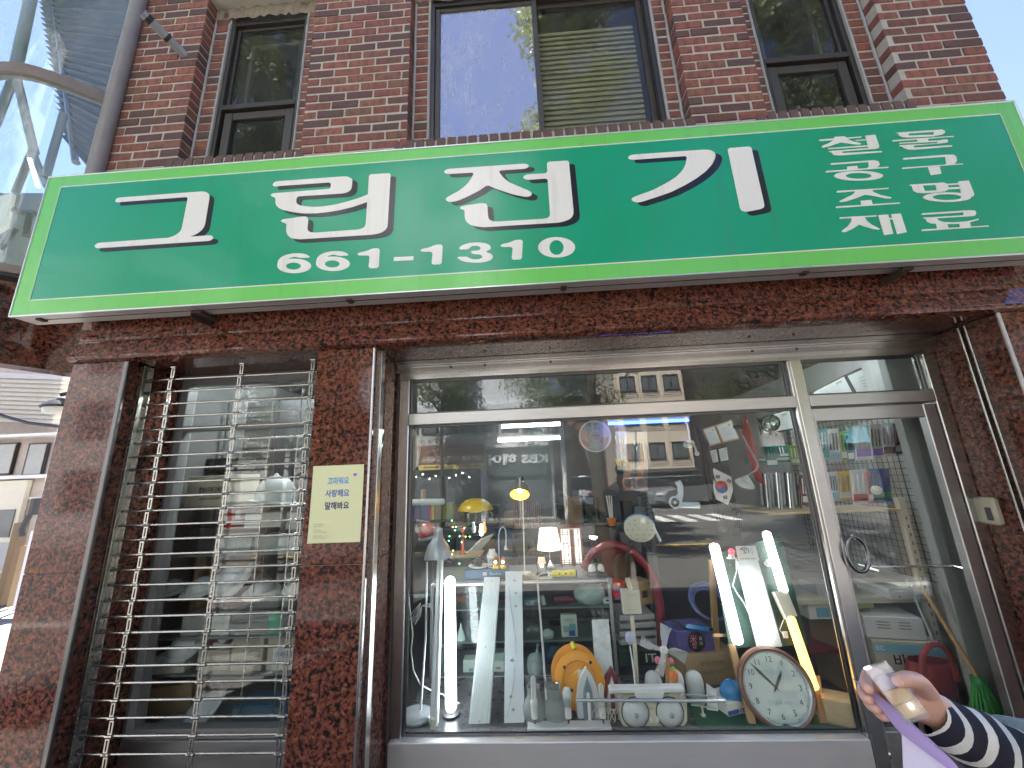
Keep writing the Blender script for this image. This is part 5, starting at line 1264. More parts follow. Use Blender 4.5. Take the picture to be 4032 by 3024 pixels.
mb.rbox(x0-.008, x0+.004, YQ-.006, YQ+.11, z0-.01, z1+.01, .002); mb.rbox(x1-.004, x1+.008, YQ-.006, YQ+.11, z0-.01, z1+.01, .002)
mb.rbox(x0-.02, x1+.02, YQ-.02, YQ+.12, z0-.035, z0-.01, .004); mb.rbox(x0-.02, x1+.02, YQ-.02, YQ+.12, z1+.01, z1+.03, .004)
mb.build('lattice', 'wood_red', ll, False)
mb = MB()
for (f, g, s_) in ((.22, .55, .02), (.26, .68, .016), (.75, .72, .018), (.72, .5, .012), (.24, .3, .014)):
    for k in range(5):
        an = k*1.3 + f*9; c_ = Vector((x0+f*wq + math.cos(an)*s_, YQ+.008, z0+g*(z1-z0)+math.sin(an)*s_)); mb.prism([c_ + Vector((math.cos(an+j*PI/2)*s_*(.8 if j % 2 else .25), 0, math.sin(an+j*PI/2)*s_*(.8 if j % 2 else .25))) for j in range(4)], (0, .0015, 0))
mb.build('bird_painting', 'ink_grey_blue', ll, False)
# oil-lamp style lantern
ol = thing('camp_lantern', 'small lit lantern with a pale pink shade and black frame', 'lantern', P(2138, 2278, 1.24)); q = P(2136, 2278, 1.24); q.z = TZ
mb = MB(); mb.lathe([(.045, 0), (.045, .018), (.03, .024), (.012, .03)], q, (0, 0, 1), 18); mb.torus(q + Vector((0, 0, .09)), (0, 1, 0), .042, .003, 22, 6, (1, 1.9)); mb.lathe([(.02, .135), (.028, .145), (.012, .16)], q, (0, 0, 1), 14); mb.build('frame', 'black', ol)
mb = MB(); mb.lathe([(.034, .085), (.026, .128)], q, (0, 0, 1), 18, False); mb.build('shade', 'pink_shade', ol); mb = MB(); mb.sphere(q + Vector((0, -.004, .07)), .014, 10, 7); mb.build('bulb', 'bulb_warm', ol)
# flashlight
fl = thing('yellow_flashlight', 'bright yellow flashlight lying on the cabinet', 'flashlight', P(2215, 2262, 1.16)); a = P(2172, 2262, 1.16); b = P(2266, 2258, 1.16); a.z = b.z = TZ+.025; Lf = (b-a).length
mb = MB(); mb.lathe([(.001, 0), (.021, .002), (.022, Lf*.3), (.018, Lf*.45), (.021, Lf*.6), (.025, Lf*.82), (.025, Lf*.95), (.022, Lf)], a, b-a, 18); mb.build('body', 'yellow_bright', fl)
mb = MB()
for f in (.33, .58, .6, .8): mb.sphere(a.lerp(b, f) + Vector((0, -.021, .004)), .006, 8, 5)
mb.build('switch', 'black', fl); mb = MB(); mb.lathe([(.023, Lf), (.021, Lf+.012)], a, b-a, 16); mb.build('lens_ring', 'dark_grey', fl)
# grey round device with white lobes
gd = thing('grey_floor_lamp_base', 'grey rounded device with two white lobes on the cabinet end', 'device', P(2350, 2278, 1.17)); q = P(2350, 2278, 1.17); q.z = TZ
mb = MB(); mb.lathe([(.072, 0), (.082, .01), (.078, .026), (.055, .036), (.001, .04)], q, (0, 0, 1), 24, sq=(1, .8)); mb.build('base', 'dark_grey', gd)
for s_ in (-1, 1):
    mb = MB(); mb.sphere(q + Vector((s_*.034, -.012, .045)), .034, 14, 8, (.85, .7, 1.25)); mb.build('lobe', 'white', gd)
mb = MB(); mb.sphere(q + Vector((0, .004, .045)), .03, 12, 8, (.5, .9, 1.4)); mb.build('ridge', 'dark_grey', gd)
# roses in a dish, small gooseneck lamp
rd = thing('rose_dish', 'cream paper rose in a glass dish on the cabinet', 'ornament', P(2085, 2278, 1.15)); q = P(2085, 2278, 1.15); q.z = TZ
mb = MB(); mb.lathe([(.022, 0), (.026, .012), (.036, .02), (.037, .022)], q, (0, 0, 1), 18, False); mb.build('dish', 'frosted', rd); mb = MB()
for k in range(9): g = k*2.4; mb.sphere(q + Vector((math.cos(g)*.004*k**.6, math.sin(g)*.004*k**.6, .034-.0012*k)), .010, 8, 5, (1, .6, 1))
mb.build('rose', 'ivory', rd)
sg_ = thing('stick_lamp', 'thin white stick lamp leaning from the platform up to the cabinet edge', 'lamp', P(2160, 2860, .6))
mb = MB(); seg(mb, [(2160, 2858, .58), (2138, 2560, .85), (2117, 2300, 1.08)], .0078, 10); mb.build('stick', 'white', sg_); mb = MB(); seg(mb, [(2117, 2300, 1.08), (2115, 2285, 1.08), (2120, 2265, 1.08), (2140, 2256, 1.08), (2158, 2256, 1.08)], .004, 8); mb.build('neck', 'white', sg_)
mb = MB(); q = P(2160, 2258, 1.08); mb.lathe([(.005, 0), (.011, .012), (.012, .02), (.001, .021)], q, (.5, -.5, -.6), 12); mb.build('head', 'white', sg_)
# black clip lamp, plant pot
bl_ = thing('black_clip_lamp', 'lit black clip lamp with a bright white dome', 'lamp', P(2338, 2140, 1.35)); q = P(2336, 2112, 1.35)
mb = MB(); mb.lathe([(.034, 0), (.042, .03), (.04, .055), (.02, .085), (.001, .09)], q, (.1, .2, 1), 18); seg(mb, [(2345, 2115, 1.38), (2350, 2180, 1.38), (2368, 2240, 1.38)], .008, 8); mb.build('housing', 'black', bl_)
mb = MB(); mb.sphere(q, .033, 14, 8, (1, 1, .75)); mb.build('bulb', 'bulb_white', bl_)
pp = thing('plant_pot', 'orange plastic plant pot with bare sticks on a dark stand', 'plant pot', P(2410, 2105, 1.6)); q = P(2410, 2070, 1.6)
mb = MB(); mb.lathe([(.028, 0), (.045, .06), (.047, .064), (.043, .066), (.026, .004)], q, (0, 0, 1), 20); mb.build('pot', 'orange_pot', pp); mb = MB(); mb.lathe([(.032, -.12), (.032, -.006)], q, (0, 0, 1), 16); mb.build('stand', 'dark_grey', pp)
mb = MB()
for k in range(3): mb.tube([q + Vector((-.01+.01*k, 0, .05)), q + Vector((-.025+.022*k, .0, .26))], .006, 6)
mb.build('stick', 'ivory', pp)
# robot-like red and white lamp on the left
rw = thing('red_white_lamp', 'red and white cone lamp head with a black hinge at the left of the window', 'lamp', P(1690, 2120, .9)); q = P(1672, 2085, .9)
mb = MB(); mb.lathe([(.075, 0), (.07, .03), (.04, .09), (.02, .1)], P(1688, 2110, .9), (-.35, .1, 1), 20); mb.build('shade', 'red', rw); mb = MB(); quad(mb, [(1640, 2045, .88), (1692, 2056, .88), (1652, 2098, .88), (1640, 2098, .88)], .012); mb.build('flap', 'white', rw, False)
mb = MB(); mb.lathe([(.08, -.008), (.085, .0), (.08, .012)], P(1692, 2112, .9), (-.2, -.1, 1), 20); mb.sphere(P(1725, 2112, .87), .03, 12, 8); mb.build('rim', 'clear_grey', rw); mb = MB(); seg(mb, [(1645, 2055, .86), (1655, 2090, .86)], .012, 8); seg(mb, [(1652, 2098, .9), (1660, 2130, .9), (1700, 2140, .9)], .01, 8); mb.build('hinge', 'black', rw)

# ---- standing in the window, left to right
fl_ = thing('silver_floor_lamp', 'silver floor lamp with cone shade and round base at the left of the window', 'lamp', P(1640, 2850, .58))
q = P(1637, 2845, .60); q.z = DZ
mb = MB(); mb.lathe([(.098, 0), (.102, .006), (.102, .018), (.096, .024), (.001, .028)], q, (0, 0, 1), 32); mb.build('base', 'silver_paint', fl_)
mb = MB(); mb.tube([q + Vector((.02, .03, .02)), P(1676, 2500, .66), P(1681, 2212, .70)], .0075, 10); mb.build('pole', 'silver_paint', fl_)
q = P(1730, 2190, .70); mb = MB(); r0 = px(.7, 49); mb.lathe([(r0, 0), (r0*.96, .03), (r0*.78, .085), (r0*.45, .13), (r0*.35, .145), (r0*.33, .20), (.001, .205)], P(1724, 2202, .70), (-.02, .12, 1), 28, False); mb.build('shade', 'silver_paint', fl_)
mb = MB(); mb.lathe([(r0*.95, .001), (r0*.7, .09)], P(1724, 2202, .70), (-.02, .12, 1), 28, False); mb.build('shade_lining', 'white', fl_)
mb = MB(); seg(mb, [(1752, 2200, .66), (1780, 2210, .66)], .011, 8); mb.build('switch_arm', 'black', fl_)
wc = thing('white_power_cord', 'white power cord looped and tied beside the silver lamp', 'cord', P(1600, 2400, .62))
mb = MB(); seg(mb, [(1585, 2225, .6), (1605, 2300, .6), (1612, 2380, .62), (1618, 2440, .62), (1626, 2500, .62), (1618, 2560, .62), (1628, 2640, .62), (1655, 2695, .64), (1690, 2715, .68), (1745, 2735, .75), (1800, 2765, .75), (1850, 2795, .75)], .0042, 7); mb.build('cord', 'cord_white', wc)
mb = MB()
for k in range(4): seg(mb, [(1655, 2375, .61), (1625+6*k, 2410+k*8, .61), (1610+8*k, 2440+k*6, .61), (1640+5*k, 2425, .61), (1662, 2385, .61), (1690+4*k, 2375+6*k, .61), (1703, 2420+5*k, .61)], .0032, 6)
mb.build('loop', 'cord_white', wc)
fx = thing('tube_fixture', 'pale blue fluorescent fixture standing upright beside the silver lamp', 'lamp', P(1705, 2880, .55))
mb = MB(); quad(mb, [(1722, 2190, .74), (1742, 2190, .74), (1722, 2876, .52), (1690, 2876, .52)], .035); mb.build('housing', 'fixture_white', fx, False)
mb = MB(); seg(mb, [(1737, 2200, .71), (1714, 2860, .50)], .010, 10); mb.build('tube', 'white_gloss', fx); mb = MB(); seg(mb, [(1707, 2830, .50), (1704, 2870, .50)], .016, 12); mb.build('end_cap', 'ivory', fx)
lt = thing('lit_tube_lamp', 'bright white lit tube lamp standing vertically in the window', 'lamp', P(1776, 2788, .62))
a = P(1772, 2290, .70); b = P(1776, 2778, .62); mb = MB(); dv = (b-a).normalized(); Lt = (b-a).length; rr = px(.66, 18.5)
mb.lathe([(.001, -rr), (rr*.6, -rr*.8), (rr*.92, -rr*.4), (rr, 0), (rr, Lt), (rr*.92, Lt+rr*.4), (rr*.6, Lt+rr*.8), (.001, Lt+rr)], a, dv, 18); mb.build('diffuser', 'tube_cool', lt)
mb = MB(); mb.tube([b + dv*rr, Vector((b.x, b.y, DZ))], .012, 8); mb.tube([Vector((b.x, b.y, DZ)), Vector((b.x, b.y, DZ+.012))], .05, 16); mb.build('stand', 'dark_grey', lt)
rl = thing('ribbed_panel_lamp', 'long ribbed acrylic panel lamp leaning on the cabinet', 'lamp', P(1890, 2880, .56))
c4 = [(1907, 2272, 1.04), (1968, 2272, 1.04), (1926, 2880, .52), (1842, 2872, .52)]
mb = MB(); w4 = quad(mb, c4, .03); mb.build('body', 'frosted', rl, False)
mb = MB(); nn = Vector((0, -1, 0))
for k in range(9):
    f = .08 + .84*k/8; a = w4[0].lerp(w4[1], f); b = w4[3].lerp(w4[2], f); mb.tube([a.lerp(b, .04), a.lerp(b, .97)], .0035, 6)
mb.build('rib', 'acrylic', rl); mb = MB()
for f in (.03, .52, .95): c_ = w4[0].lerp(w4[1], .5).lerp(w4[3].lerp(w4[2], .5), f); mb.sphere(c_ + Vector((0, -.004, 0)), .005, 8, 5)
mb.build('screw', 'chrome', rl)
fp = thing('flower_panel_lamp', 'long white panel lamp printed with a faint flower stem', 'lamp', P(2025, 2855, .56))
c4 = [(1990, 2250, 1.06), (2055, 2250, 1.06), (2064, 2852, .54), (1985, 2848, .54)]
mb = MB(); w4 = quad(mb, c4, .045); mb.build('body', 'fixture_white', fp, False)
def on4(f, g): return w4[0].lerp(w4[1], f).lerp(w4[3].lerp(w4[2], f), g) + Vector((0, -.0025, 0))
mb = MB(); mb.tube([on4(.12, .97), on4(.35, .86), on4(.5, .76), on4(.52, .68)], .0016, 5); mb.tube([on4(.2, .12), on4(.35, .3), on4(.6, .5), on4(.62, .6)], .0014, 5)
for f, g, s_ in ((.40, .65, .015), (.33, .86, .01), (.45, .93, .011), (.62, .18, .011), (.55, .08, .012), (.62, .28, .012)):
    c_ = on4(f, g); mb.prism([c_ + Vector((math.cos(2*PI*k/9)*s_*(.8 if k % 2 else 1), 0, math.sin(2*PI*k/9)*s_*(.8 if k % 2 else 1.3))) for k in range(9)], (0, .002, 0))
mb.build('flower_print', 'print_grey', fp)
# frosted glass lampshades
for k, (u, v0, v1, w_, lab) in enumerate(((2107, 2700, 2852, 38, 'frosted glass bottle shaped lampshade behind the first bulb'), (2192, 2708, 2855, 40, 'frosted glass bottle shaped lampshade with a chrome screw cap'), (2096, 2668, 2800, 34, 'frosted glass bottle shaped lampshade at the back'), (2170, 2676, 2800, 32, 'frosted glass lampshade half hidden behind the stick lamp'))):
    yy = .56 if k < 2 else .72; a = P(u, v1, yy); b = P(u, v0, yy); hh = b.z-DZ; r_ = px(yy, w_)
    t = thing('frosted_lampshade', lab, 'lampshade', (a.x, yy, DZ), 'frosted glass lampshades in the window')
    mb = MB(); mb.lathe([(r_*.8, 0), (r_, hh*.2), (r_*1.02, hh*.42), (r_*.75, hh*.6), (r_*.58, hh*.68), (r_*.56, hh*.97), (r_*.6, hh), (r_*.5, hh*1.005), (r_*.46, hh*.95)], (a.x, yy, DZ), (0, 0, 1), 24, False); mb.build('glass', 'frosted_glass', t)
    if k == 1: mb = MB(); mb.lathe([(.014, hh), (.016, hh+.01), (.014, hh+.018), (.016, hh+.026), (.013, hh+.036), (.001, hh+.04)], (a.x+.02, yy-.01, DZ-.0), (0, 0, 1), 14); mb.build('screw_cap', 'chrome', t)
# socket board with three bulbs
sbd = thing('bulb_test_board', 'white socket board with three energy saving bulbs at the front of the window', 'lamp board', P(2240, 2880, .47))
a = P(2078, 2900, .445); b = P(2412, 2898, .445); mb = MB(); mb.rbox(a.x, b.x, .448, .52, DZ, DZ+.022, .003); mb.build('board', 'white', sbd, False)
for k, u in enumerate((2107, 2240, 2377)):
    q = P(u, 2855, .49); q.z = DZ+.022; mb = MB(); mb.lathe([(.004, 0), (.004, .022)], q, (0, 0, 1), 8); so_ = mb.grow(q, 1.28).build('socket_stem', 'steel_dark', sbd)
    mb = MB(); mb.lathe([(.014, .022), (.0155, .026), (.0135, .031), (.0155, .036), (.0135, .041), (.0155, .046), (.0135, .051), (.0155, .056), (.014, .062)], q, (0, 0, 1), 16); mb.grow(q, 1.28).build('socket', 'white', sbd)
    if k == 1:
        mb = MB(); mb.lathe([(.012, .062), (.018, .088), (.019, .1)], q, (0, 0, 1), 14); mb.grow(q, 1.28).build('heat_sink', 'aluminium', sbd); mb = MB(); mb.lathe([(.019, .1), (.021, .118), (.014, .135), (.001, .14)], q, (0, 0, 1), 16); mb.grow(q, 1.28).build('bulb', 'bulb_glass', sbd)
    else:
        mb = MB(); mb.lathe([(.013, .062), (.016, .068), (.016, .09), (.012, .096)], q, (0, 0, 1), 14); mb.grow(q, 1.28).build('ballast', 'white' if k == 0 else 'ivory', sbd); mb = MB(); hh = .085 if k == 0 else .05
        for dx in (-.0075, 0, .0075): mb.tube([q + Vector((dx, .004*(dx == 0), .094)), q + Vector((dx, .004*(dx == 0), .094+hh))], .0042, 8)
        mb.tube([q + Vector((-.0075, 0, .094+hh)), q + Vector((0, .004, .098+hh)), q + Vector((.0075, 0, .094+hh))], .0042, 8); mb.grow(q, 1.28).build('bulb', 'white_gloss', sbd)
# cable reel
cr_ = thing('cable_reel', 'large orange cable reel leaning behind the irons', 'cable reel', P(2275, 2790, .66))
q = P(2282, 2680, .66); ax = Vector((-.10, -.95, .28)).normalized(); rr = px(.66, 83)
mb = MB(); mb.lathe([(.001, .004), (rr*.3, .004), (rr*.32, .001), (rr*.64, .001), (rr*.67, .006), (rr*.92, .006), (rr, -.002), (rr*.98, -.012), (.001, -.010)], q, ax, 40); mb.build('front_flange', 'orange', cr_)
mb = MB(); mb.lathe([(.02, 0), (rr, .0), (rr, -.01), (.02, -.01)], q - ax*.07 + Vector((-.025, 0, .035)), ax, 40); mb.build('rear_flange', 'orange', cr_)
mb = MB(); mb.lathe([(rr*.5, -.07), (rr*.5, -.0)], q, ax, 28); mb.build('drum', 'cord_black', cr_)
qv = ax.to_track_quat('Z', 'Y'); mb = MB()
for g, r_ in ((2.5, .72), (5.4, .45), (.9, .78), (3.9, .45)): mb.lathe([(.01, .006), (.009, .016), (.001, .018)], q + qv @ Vector((math.cos(g)*rr*r_, math.sin(g)*rr*r_, 0)), ax, 10)
mb.build('rubber_stud', 'black', cr_); mb = MB(); pq = q + qv @ Vector((0.02, .035, .008)); mb.prism([pq + qv @ Vector(v_) for v_ in ((-.028, -.022, 0), (.028, -.022, 0), (.028, .022, 0), (-.028, .022, 0))], ax*.0015); mb.build('paper_label', 'paper', cr_, False)
mb = MB(); seg(mb, [(2252, 2530, .78), (2262, 2556, .75)], .014, 10); solo(mb, 'yellow_tape_roll', 'yellow_bright', 'small yellow roll hanging above the orange cable reel', 'tape')
# wrapped panel
wp = thing('wrapped_panel_lamp', 'white panel lamp wrapped in crinkled clear plastic', 'lamp', P(2370, 2740, .75))
mb = MB(); quad(mb, [(2330, 2440, 1.0), (2396, 2438, 1.0), (2425, 2750, .72), (2352, 2752, .72)], .03); mb.build('body', 'plastic_wrap', wp, False)
mb = MB(); w4 = [P(2328, 2405, .99), P(2405, 2403, .99), P(2399, 2440, .985), P(2327, 2442, .985)]; n = 10; vs = []
for i in range(n+1):
    for j in range(5): vs.append(w4[0].lerp(w4[1], i/n).lerp(w4[3].lerp(w4[2], i/n), j/4) + Vector((0, .012*math.sin(i*2.1+j), .006*math.sin(i*1.7))))
mb.add(vs, [(i*5+j, (i+1)*5+j, (i+1)*5+j+1, i*5+j+1) for i in range(n) for j in range(4)]); mb.build('wrapping', 'clear_plastic', wp)
# irons standing on their heels
def iron(label, u, vt, vb, w_, m_body, m_top, yy, tilt=0):
    t = thing('clothes_iron', label, 'iron', P(u, vb, yy), 'irons standing in the window'); b = P(u, vb, yy); a = P(u-tilt, vt, yy+.04); r_ = px(yy, w_/2); ax = (a-b); sx_ = Vector((1, 0, 0))
    def out(sc, y_): return [b + sx_*(x*r_*sc) + ax*z*1.0 + Vector((0, y_, 0)) for x, z in ((-.8, .02), (-1, .15), (-1.0, .4), (-.82, .65), (-.5, .85), (0, 1.0), (.5, .85), (.82, .65), (1.0, .4), (1, .15), (.8, .02))]
    mb = MB(); mb.prism(out(1.0, 0), (0, .012, 0)); mb.build('soleplate', 'aluminium', t, False)
    mb = MB(); mb.prism(out(.93, -.028), (0, .028, 0)); mb.build('body', m_body, t, False)
    mb = MB(); mb.prism([b + sx_*(x*r_) + ax*z + Vector((0, -.05, 0)) for x, z in ((-.42, .05), (-.46, .35), (-.32, .62), (0, .86), (.32, .62), (.46, .35), (.42, .05))], (0, .03, 0)); mb.build('water_tank', m_top, t, False)
    mb = MB(); mb.tube([b + ax*.06 + Vector((0, -.04, 0)), b + ax*.12 + Vector((0, -.075, 0)), b + ax*.42 + Vector((0, -.08, 0)), b + ax*.58 + Vector((0, -.04, 0))], .011, 10); mb.build('handle', m_body, t)
    mb = MB(); mb.lathe([(.012, 0), (.012, .012), (.001, .014)], b + ax*.3 + Vector((0, -.05, 0)), (0, -1, 0), 14); mb.build('dial', 'pink' if m_body == 'maroon' else 'light_grey', t)
iron('white steam iron standing on its heel before the orange reel', 2318, 2622, 2842, 78, 'white_gloss', 'iron_window', .60, 12)
iron('maroon and white iron standing on its heel beside the white one', 2404, 2622, 2838, 72, 'maroon', 'white_gloss', .66)
ic = thing('iron_cord', 'cream iron cord coiled beneath the irons', 'cord', P(2400, 2820, .56)); mb = MB()
for k in range(7): q = P(2350+13*k, 2815+6*(k % 3), .555); mb.torus(q, (.4*math.sin(k*2), 1, .25*math.cos(k)), .026+.004*(k % 3), .0032, 18, 6, (1, 1.3))
mb.build('coil', 'cord_white', ic)
# bathroom heat lamp
hl = thing('bathroom_heat_lamp', 'ivory bathroom heat lamp with two large round reflectors', 'heater', P(2570, 2880, .5)); Yh = .50
pts = [(2437, 2750), (2450, 2735), (2690, 2735), (2704, 2752), (2706, 2840), (2688, 2865), (2660, 2876), (2490, 2878), (2462, 2868), (2444, 2842)]
mb = MB(); mb.prism([P(u, v, Yh+.0) for u, v in pts], (0, .10, 0)); mb.build('housing', 'ivory', hl, False)
for u in (2501, 2637):
    q = P(u, 2804, Yh); r_ = px(Yh, 44); mb = MB(); mb.lathe([(r_*1.0, .0), (r_*1.02, .004), (r_*.96, .006)], q, (0, -1, 0), 30, False); mb.build('rim', 'black', hl)
    mb = MB(); mb.lathe([(r_*.96, .002), (r_*.8, .018), (r_*.45, .030), (.001, .034)], q, (0, -1, 0), 30); b_ = mb.build('reflector_bulb', 'bulb_glass', hl); mb = MB(); mb.lathe([(.014, .034), (.008, .040), (.001, .041)], q, (0, -1, 0), 12); mb.build('filament_cap', 'light_grey', b_)
for u in (2562, 2588):
    q = P(u, 2832, Yh); mb = MB(); mb.rbox(q.x-.008, q.x+.008, Yh-.008, Yh+.002, q.z-.016, q.z+.016, .002); mb.build('rocker_switch', 'white_gloss', hl, False)
q = P(2576, 2790, Yh-.002); letter('HEAT LAMP', 'lettering', 'ink_grey', q, .012, hl, .05); q = P(2574, 2860, Yh-.002); letter('bath heater two bulb', 'lettering', 'ink_grey', q, .007, hl, .1)
mb = MB(); a = P(2400, 2726, .47); b = P(2700, 2726, .47); mb.rbox(a.x, b.x, .475, .53, a.z-.014, a.z+.016, .008)
mb.prism([P(2495, 2726, .468), P(2615, 2726, .468), P(2608, 2752, .468), P(2590, 2764, .468), P(2520, 2764, .468), P(2507, 2750, .468)], (0, .03, 0)); mb.build('top_bar', 'white_gloss', hl, False)
mb = MB(); seg(mb, [(2268, 2757, .455), (2855, 2760, .455)], .0082, 10); mb.build('towel_rod', 'aluminium', hl)
# fan propeller on a post with a tulip
fb = thing('ceiling_fan_blades', 'four bladed mirror bright fan propeller standing on a wooden post', 'fan', P(2615, 2800, .62)); Yf = .62; h0 = P(2612, 2558, Yf)
def blade(pts, m_):
    mb = MB(); mb.prism([P(u, v, Yf + dy) for u, v, dy in pts], (0, .004, 0)); return mb.build('blade', m_, fb, False)
blade([(2600, 2452, 0), (2645, 2475, .02), (2634, 2500, .02), (2624, 2545, .01), (2608, 2545, 0), (2600, 2500, 0)], 'blade_silver'); blade([(2602, 2550, 0), (2570, 2535, .0), (2528, 2502, .0), (2517, 2540, .02), (2555, 2558, .02), (2598, 2562, .01)], 'blade_silver')
blade([(2622, 2560, 0), (2655, 2550, .0), (2708, 2568, .0), (2695, 2615, .02), (2665, 2590, .02), (2625, 2570, .01)], 'clear_grey'); blade([(2604, 2568, 0), (2620, 2572, 0), (2622, 2620, .01), (2612, 2668, .02), (2577, 2645, .02), (2596, 2610, .01)], 'blade_silver')
mb = MB(); mb.lathe([(.022, 0), (.026, .006), (.02, .018), (.006, .022), (.001, .023)], h0, (0, -1, 0), 10); mb.build('hub', 'white_gloss', fb)
mb = MB(); seg(mb, [(2624, 2575, .64), (2628, 2690, .64), (2628, 2800, .64)], .011, 8); mb.build('post', 'wood', fb)
tu = thing('tulip_ornament', 'orange tulip ornament hanging below the fan blades', 'ornament', P(2650, 2670, .6)); q = P(2650, 2650, .6); mb = MB(); mb.lathe([(.012, .028), (.026, .012), (.030, -.012), (.026, -.034), (.012, -.036)], q, (.1, 0, 1), 9, True); mb.build('petals', 'coral_orange', tu, True, 10); mb = MB(); seg(mb, [(2630, 2610, .6), (2640, 2640, .6)], .004, 6); mb.lathe([(.02, .02), (.006, .034)], q, (.1, 0, 1), 9); mb.build('stem', 'lime', tu); mb = MB(); mb.lathe([(.026, -.034), (.027, -.042), (.012, -.046)], q, (.1, 0, 1), 14); mb.build('rim', 'lime', tu)
for k, (u, v) in enumerate(((2590, 2600), (2640, 2605))): mb = MB(); mb.sphere(P(u, v, .68), .021, 12, 8); solo(mb, 'pink_ball', 'pink', ['pink ball ornament left of the propeller hub post', 'pink ball ornament right of the propeller hub post'][k], 'ornament', 'pink ball ornaments')
# mirror lamp on stick
ms = thing('round_stick_lamp', 'small round pale lamp on a thin white stick', 'lamp', P(2500, 2715, .55)); q = P(2480, 2510, .58); mb = MB(); mb.lathe([(.036, 0), (.034, .01), (.02, .02), (.001, .024)], q, (.05, -1, -.05), 22, sq=(.82, 1)); mb.build('head', 'fixture_lilac', ms); mb = MB(); seg(mb, [(2480, 2542, .585), (2495, 2640, .56), (2502, 2712, .54)], .0042, 8); mb.build('stick', 'white', ms)
# frosted tube bulbs
for k, (u, v0, v1) in enumerate(((2578, 2642, 2730), (2668, 2636, 2760), (2745, 2640, 2765))):
    a = P(u, v1, .72); b = P(u, v0, .72); r_ = px(.72, 27); hh = b.z-DZ; mb = MB(); mb.lathe([(r_*.8, 0), (r_, .02), (r_, hh-r_), (r_*.85, hh-r_*.4), (r_*.5, hh-r_*.1), (.001, hh)], (a.x, .72, DZ), (0, 0, 1), 20); solo(mb, 'frosted_tube_shade', 'frosted', ['frosted round topped shade behind the propeller', 'frosted round topped shade beside the tulip', 'frosted round topped shade next to the white bracket'][k], 'lampshade', 'round topped frosted shades')
wbk = thing('white_angle_bracket', 'white folded angle bracket lying on the green mat', 'bracket', P(2800, 2800, .6)); mb = MB(); quad(mb, [(2783, 2690, .62), (2822, 2720, .62), (2828, 2800, .58), (2785, 2795, .60)], .006); mb.build('plate', 'white', wbk, False); mb = MB(); seg(mb, [(2700, 2735, .6), (2815, 2742, .6)], .005, 8); seg(mb, [(2720, 2775, .6), (2822, 2790, .58)], .005, 8); mb.build('arm', 'light_grey', wbk)
mb = MB(); q = P(2765, 2790, .58); mb.lathe([(.016, 0), (.016, .012), (.006, .014), (.006, .05)], (q.x, q.y, DZ), (0, 0, 1), 12); solo(mb, 'small_bulb_holder', 'ivory', 'small ivory bulb holder on the mat before the bracket', 'bulb holder')
# green mat
gm = MB(); pts = [G(2712, 2775, DZ), G(2745, 2860, DZ), G(2770, 2888, DZ), G(2990, 2885, DZ), G(3400, 2878, DZ), G(3380, 2760, DZ), G(3000, 2760, DZ)]; gm.prism([q + Vector((0, .018, .0)) for q in pts], (0, 0, .004)); solo(gm, 'green_felt_mat', 'green_mat', 'dark green felt mat under the easel and clock', 'mat', smooth=False)
# ---- easel with lamp board
ea = thing('easel', 'wooden easel holding a dark green board of lit lamps', 'easel', P(3080, 2885, .5))
def lam(c4, t, m_, name, par): mb = MB(); quad(mb, c4, t); return mb.build(name, m_, par, False)
YE0, YE1 = .50, .86
def ye(v): return YE0 + (YE1-YE0)*(2885-v)/(2885-2100)
lam([(2868, 2535, ye(2535)-.02), (2893, 2535, ye(2535)-.02), (2988, 2885, YE0-.01), (2962, 2888, YE0-.01)], .022, 'wood', 'leg', ea)
lam([(3205, 2660, ye(2660)-.02), (3228, 2660, ye(2660)-.02), (3263, 2878, YE0-.01), (3234, 2880, YE0-.01)], .022, 'wood', 'leg', ea)
lam([(2795, 2210, ye(2210)+.05), (2812, 2210, ye(2210)+.05), (2848, 2700, 1.02), (2822, 2700, 1.02)], .03, 'wood', 'rear_leg', ea)
lam([(2810, 2495, ye(2495)+.03), (2880, 2495, ye(2495)+.03), (2880, 2508, ye(2508)+.03), (2810, 2508, ye(2508)+.03)], .02, 'wood', 'crossbar', ea)
bd = lam([(2808, 2180, ye(2180)), (3075, 2110, ye(2110)), (3182, 2540, ye(2540)), (2872, 2552, ye(2552))], .012, 'board_green', 'board', ea)
def tube_on(pts, r_, m_, name, par): mb = MB(); a = P(*pts[0]); b = P(*pts[1]); d = (b-a); L_ = d.length; mb.lathe([(.001, -r_*.6), (r_*.7, -r_*.4), (r_, 0), (r_, L_), (r_*.7, L_+r_*.4), (.001, L_+r_*.6)], a, d, 14); return mb.build(name, m_, par)
t1 = thing('board_tube_lamp', 'bright lit tube lamp on the left edge of the easel board', 'lamp', P(2860, 2340, ye(2340)), 'lamps mounted on the easel board'); tube_on([(2812, 2150, ye(2150)-.03), (2905, 2525, ye(2525)-.03)], px(.6, 17.5), 'tube_bright', 'diffuser', t1); mb = MB(); quad(mb, [(2806, 2140, ye(2140)-.012), (2826, 2140, ye(2140)-.012), (2922, 2540, ye(2540)-.012), (2890, 2540, ye(2540)-.012)], .010); mb.build('housing', 'light_grey', t1, False)
t2 = thing('board_panel_lamp', 'lit long box lamp in the middle of the easel board', 'lamp', P(2980, 2380, ye(2380)), 'lamps mounted on the easel board'); lam([(2905, 2208, ye(2208)-.035), (2985, 2206, ye(2206)-.035), (3080, 2545, ye(2545)-.035), (2990, 2550, ye(2550)-.035)], .033, 'white', 'housing', t2); tube_on([(2955, 2268, ye(2268)-.055), (3012, 2500, ye(2500)-.055)], px(.6, 22), 'tube_bright', 'diffuser', t2)
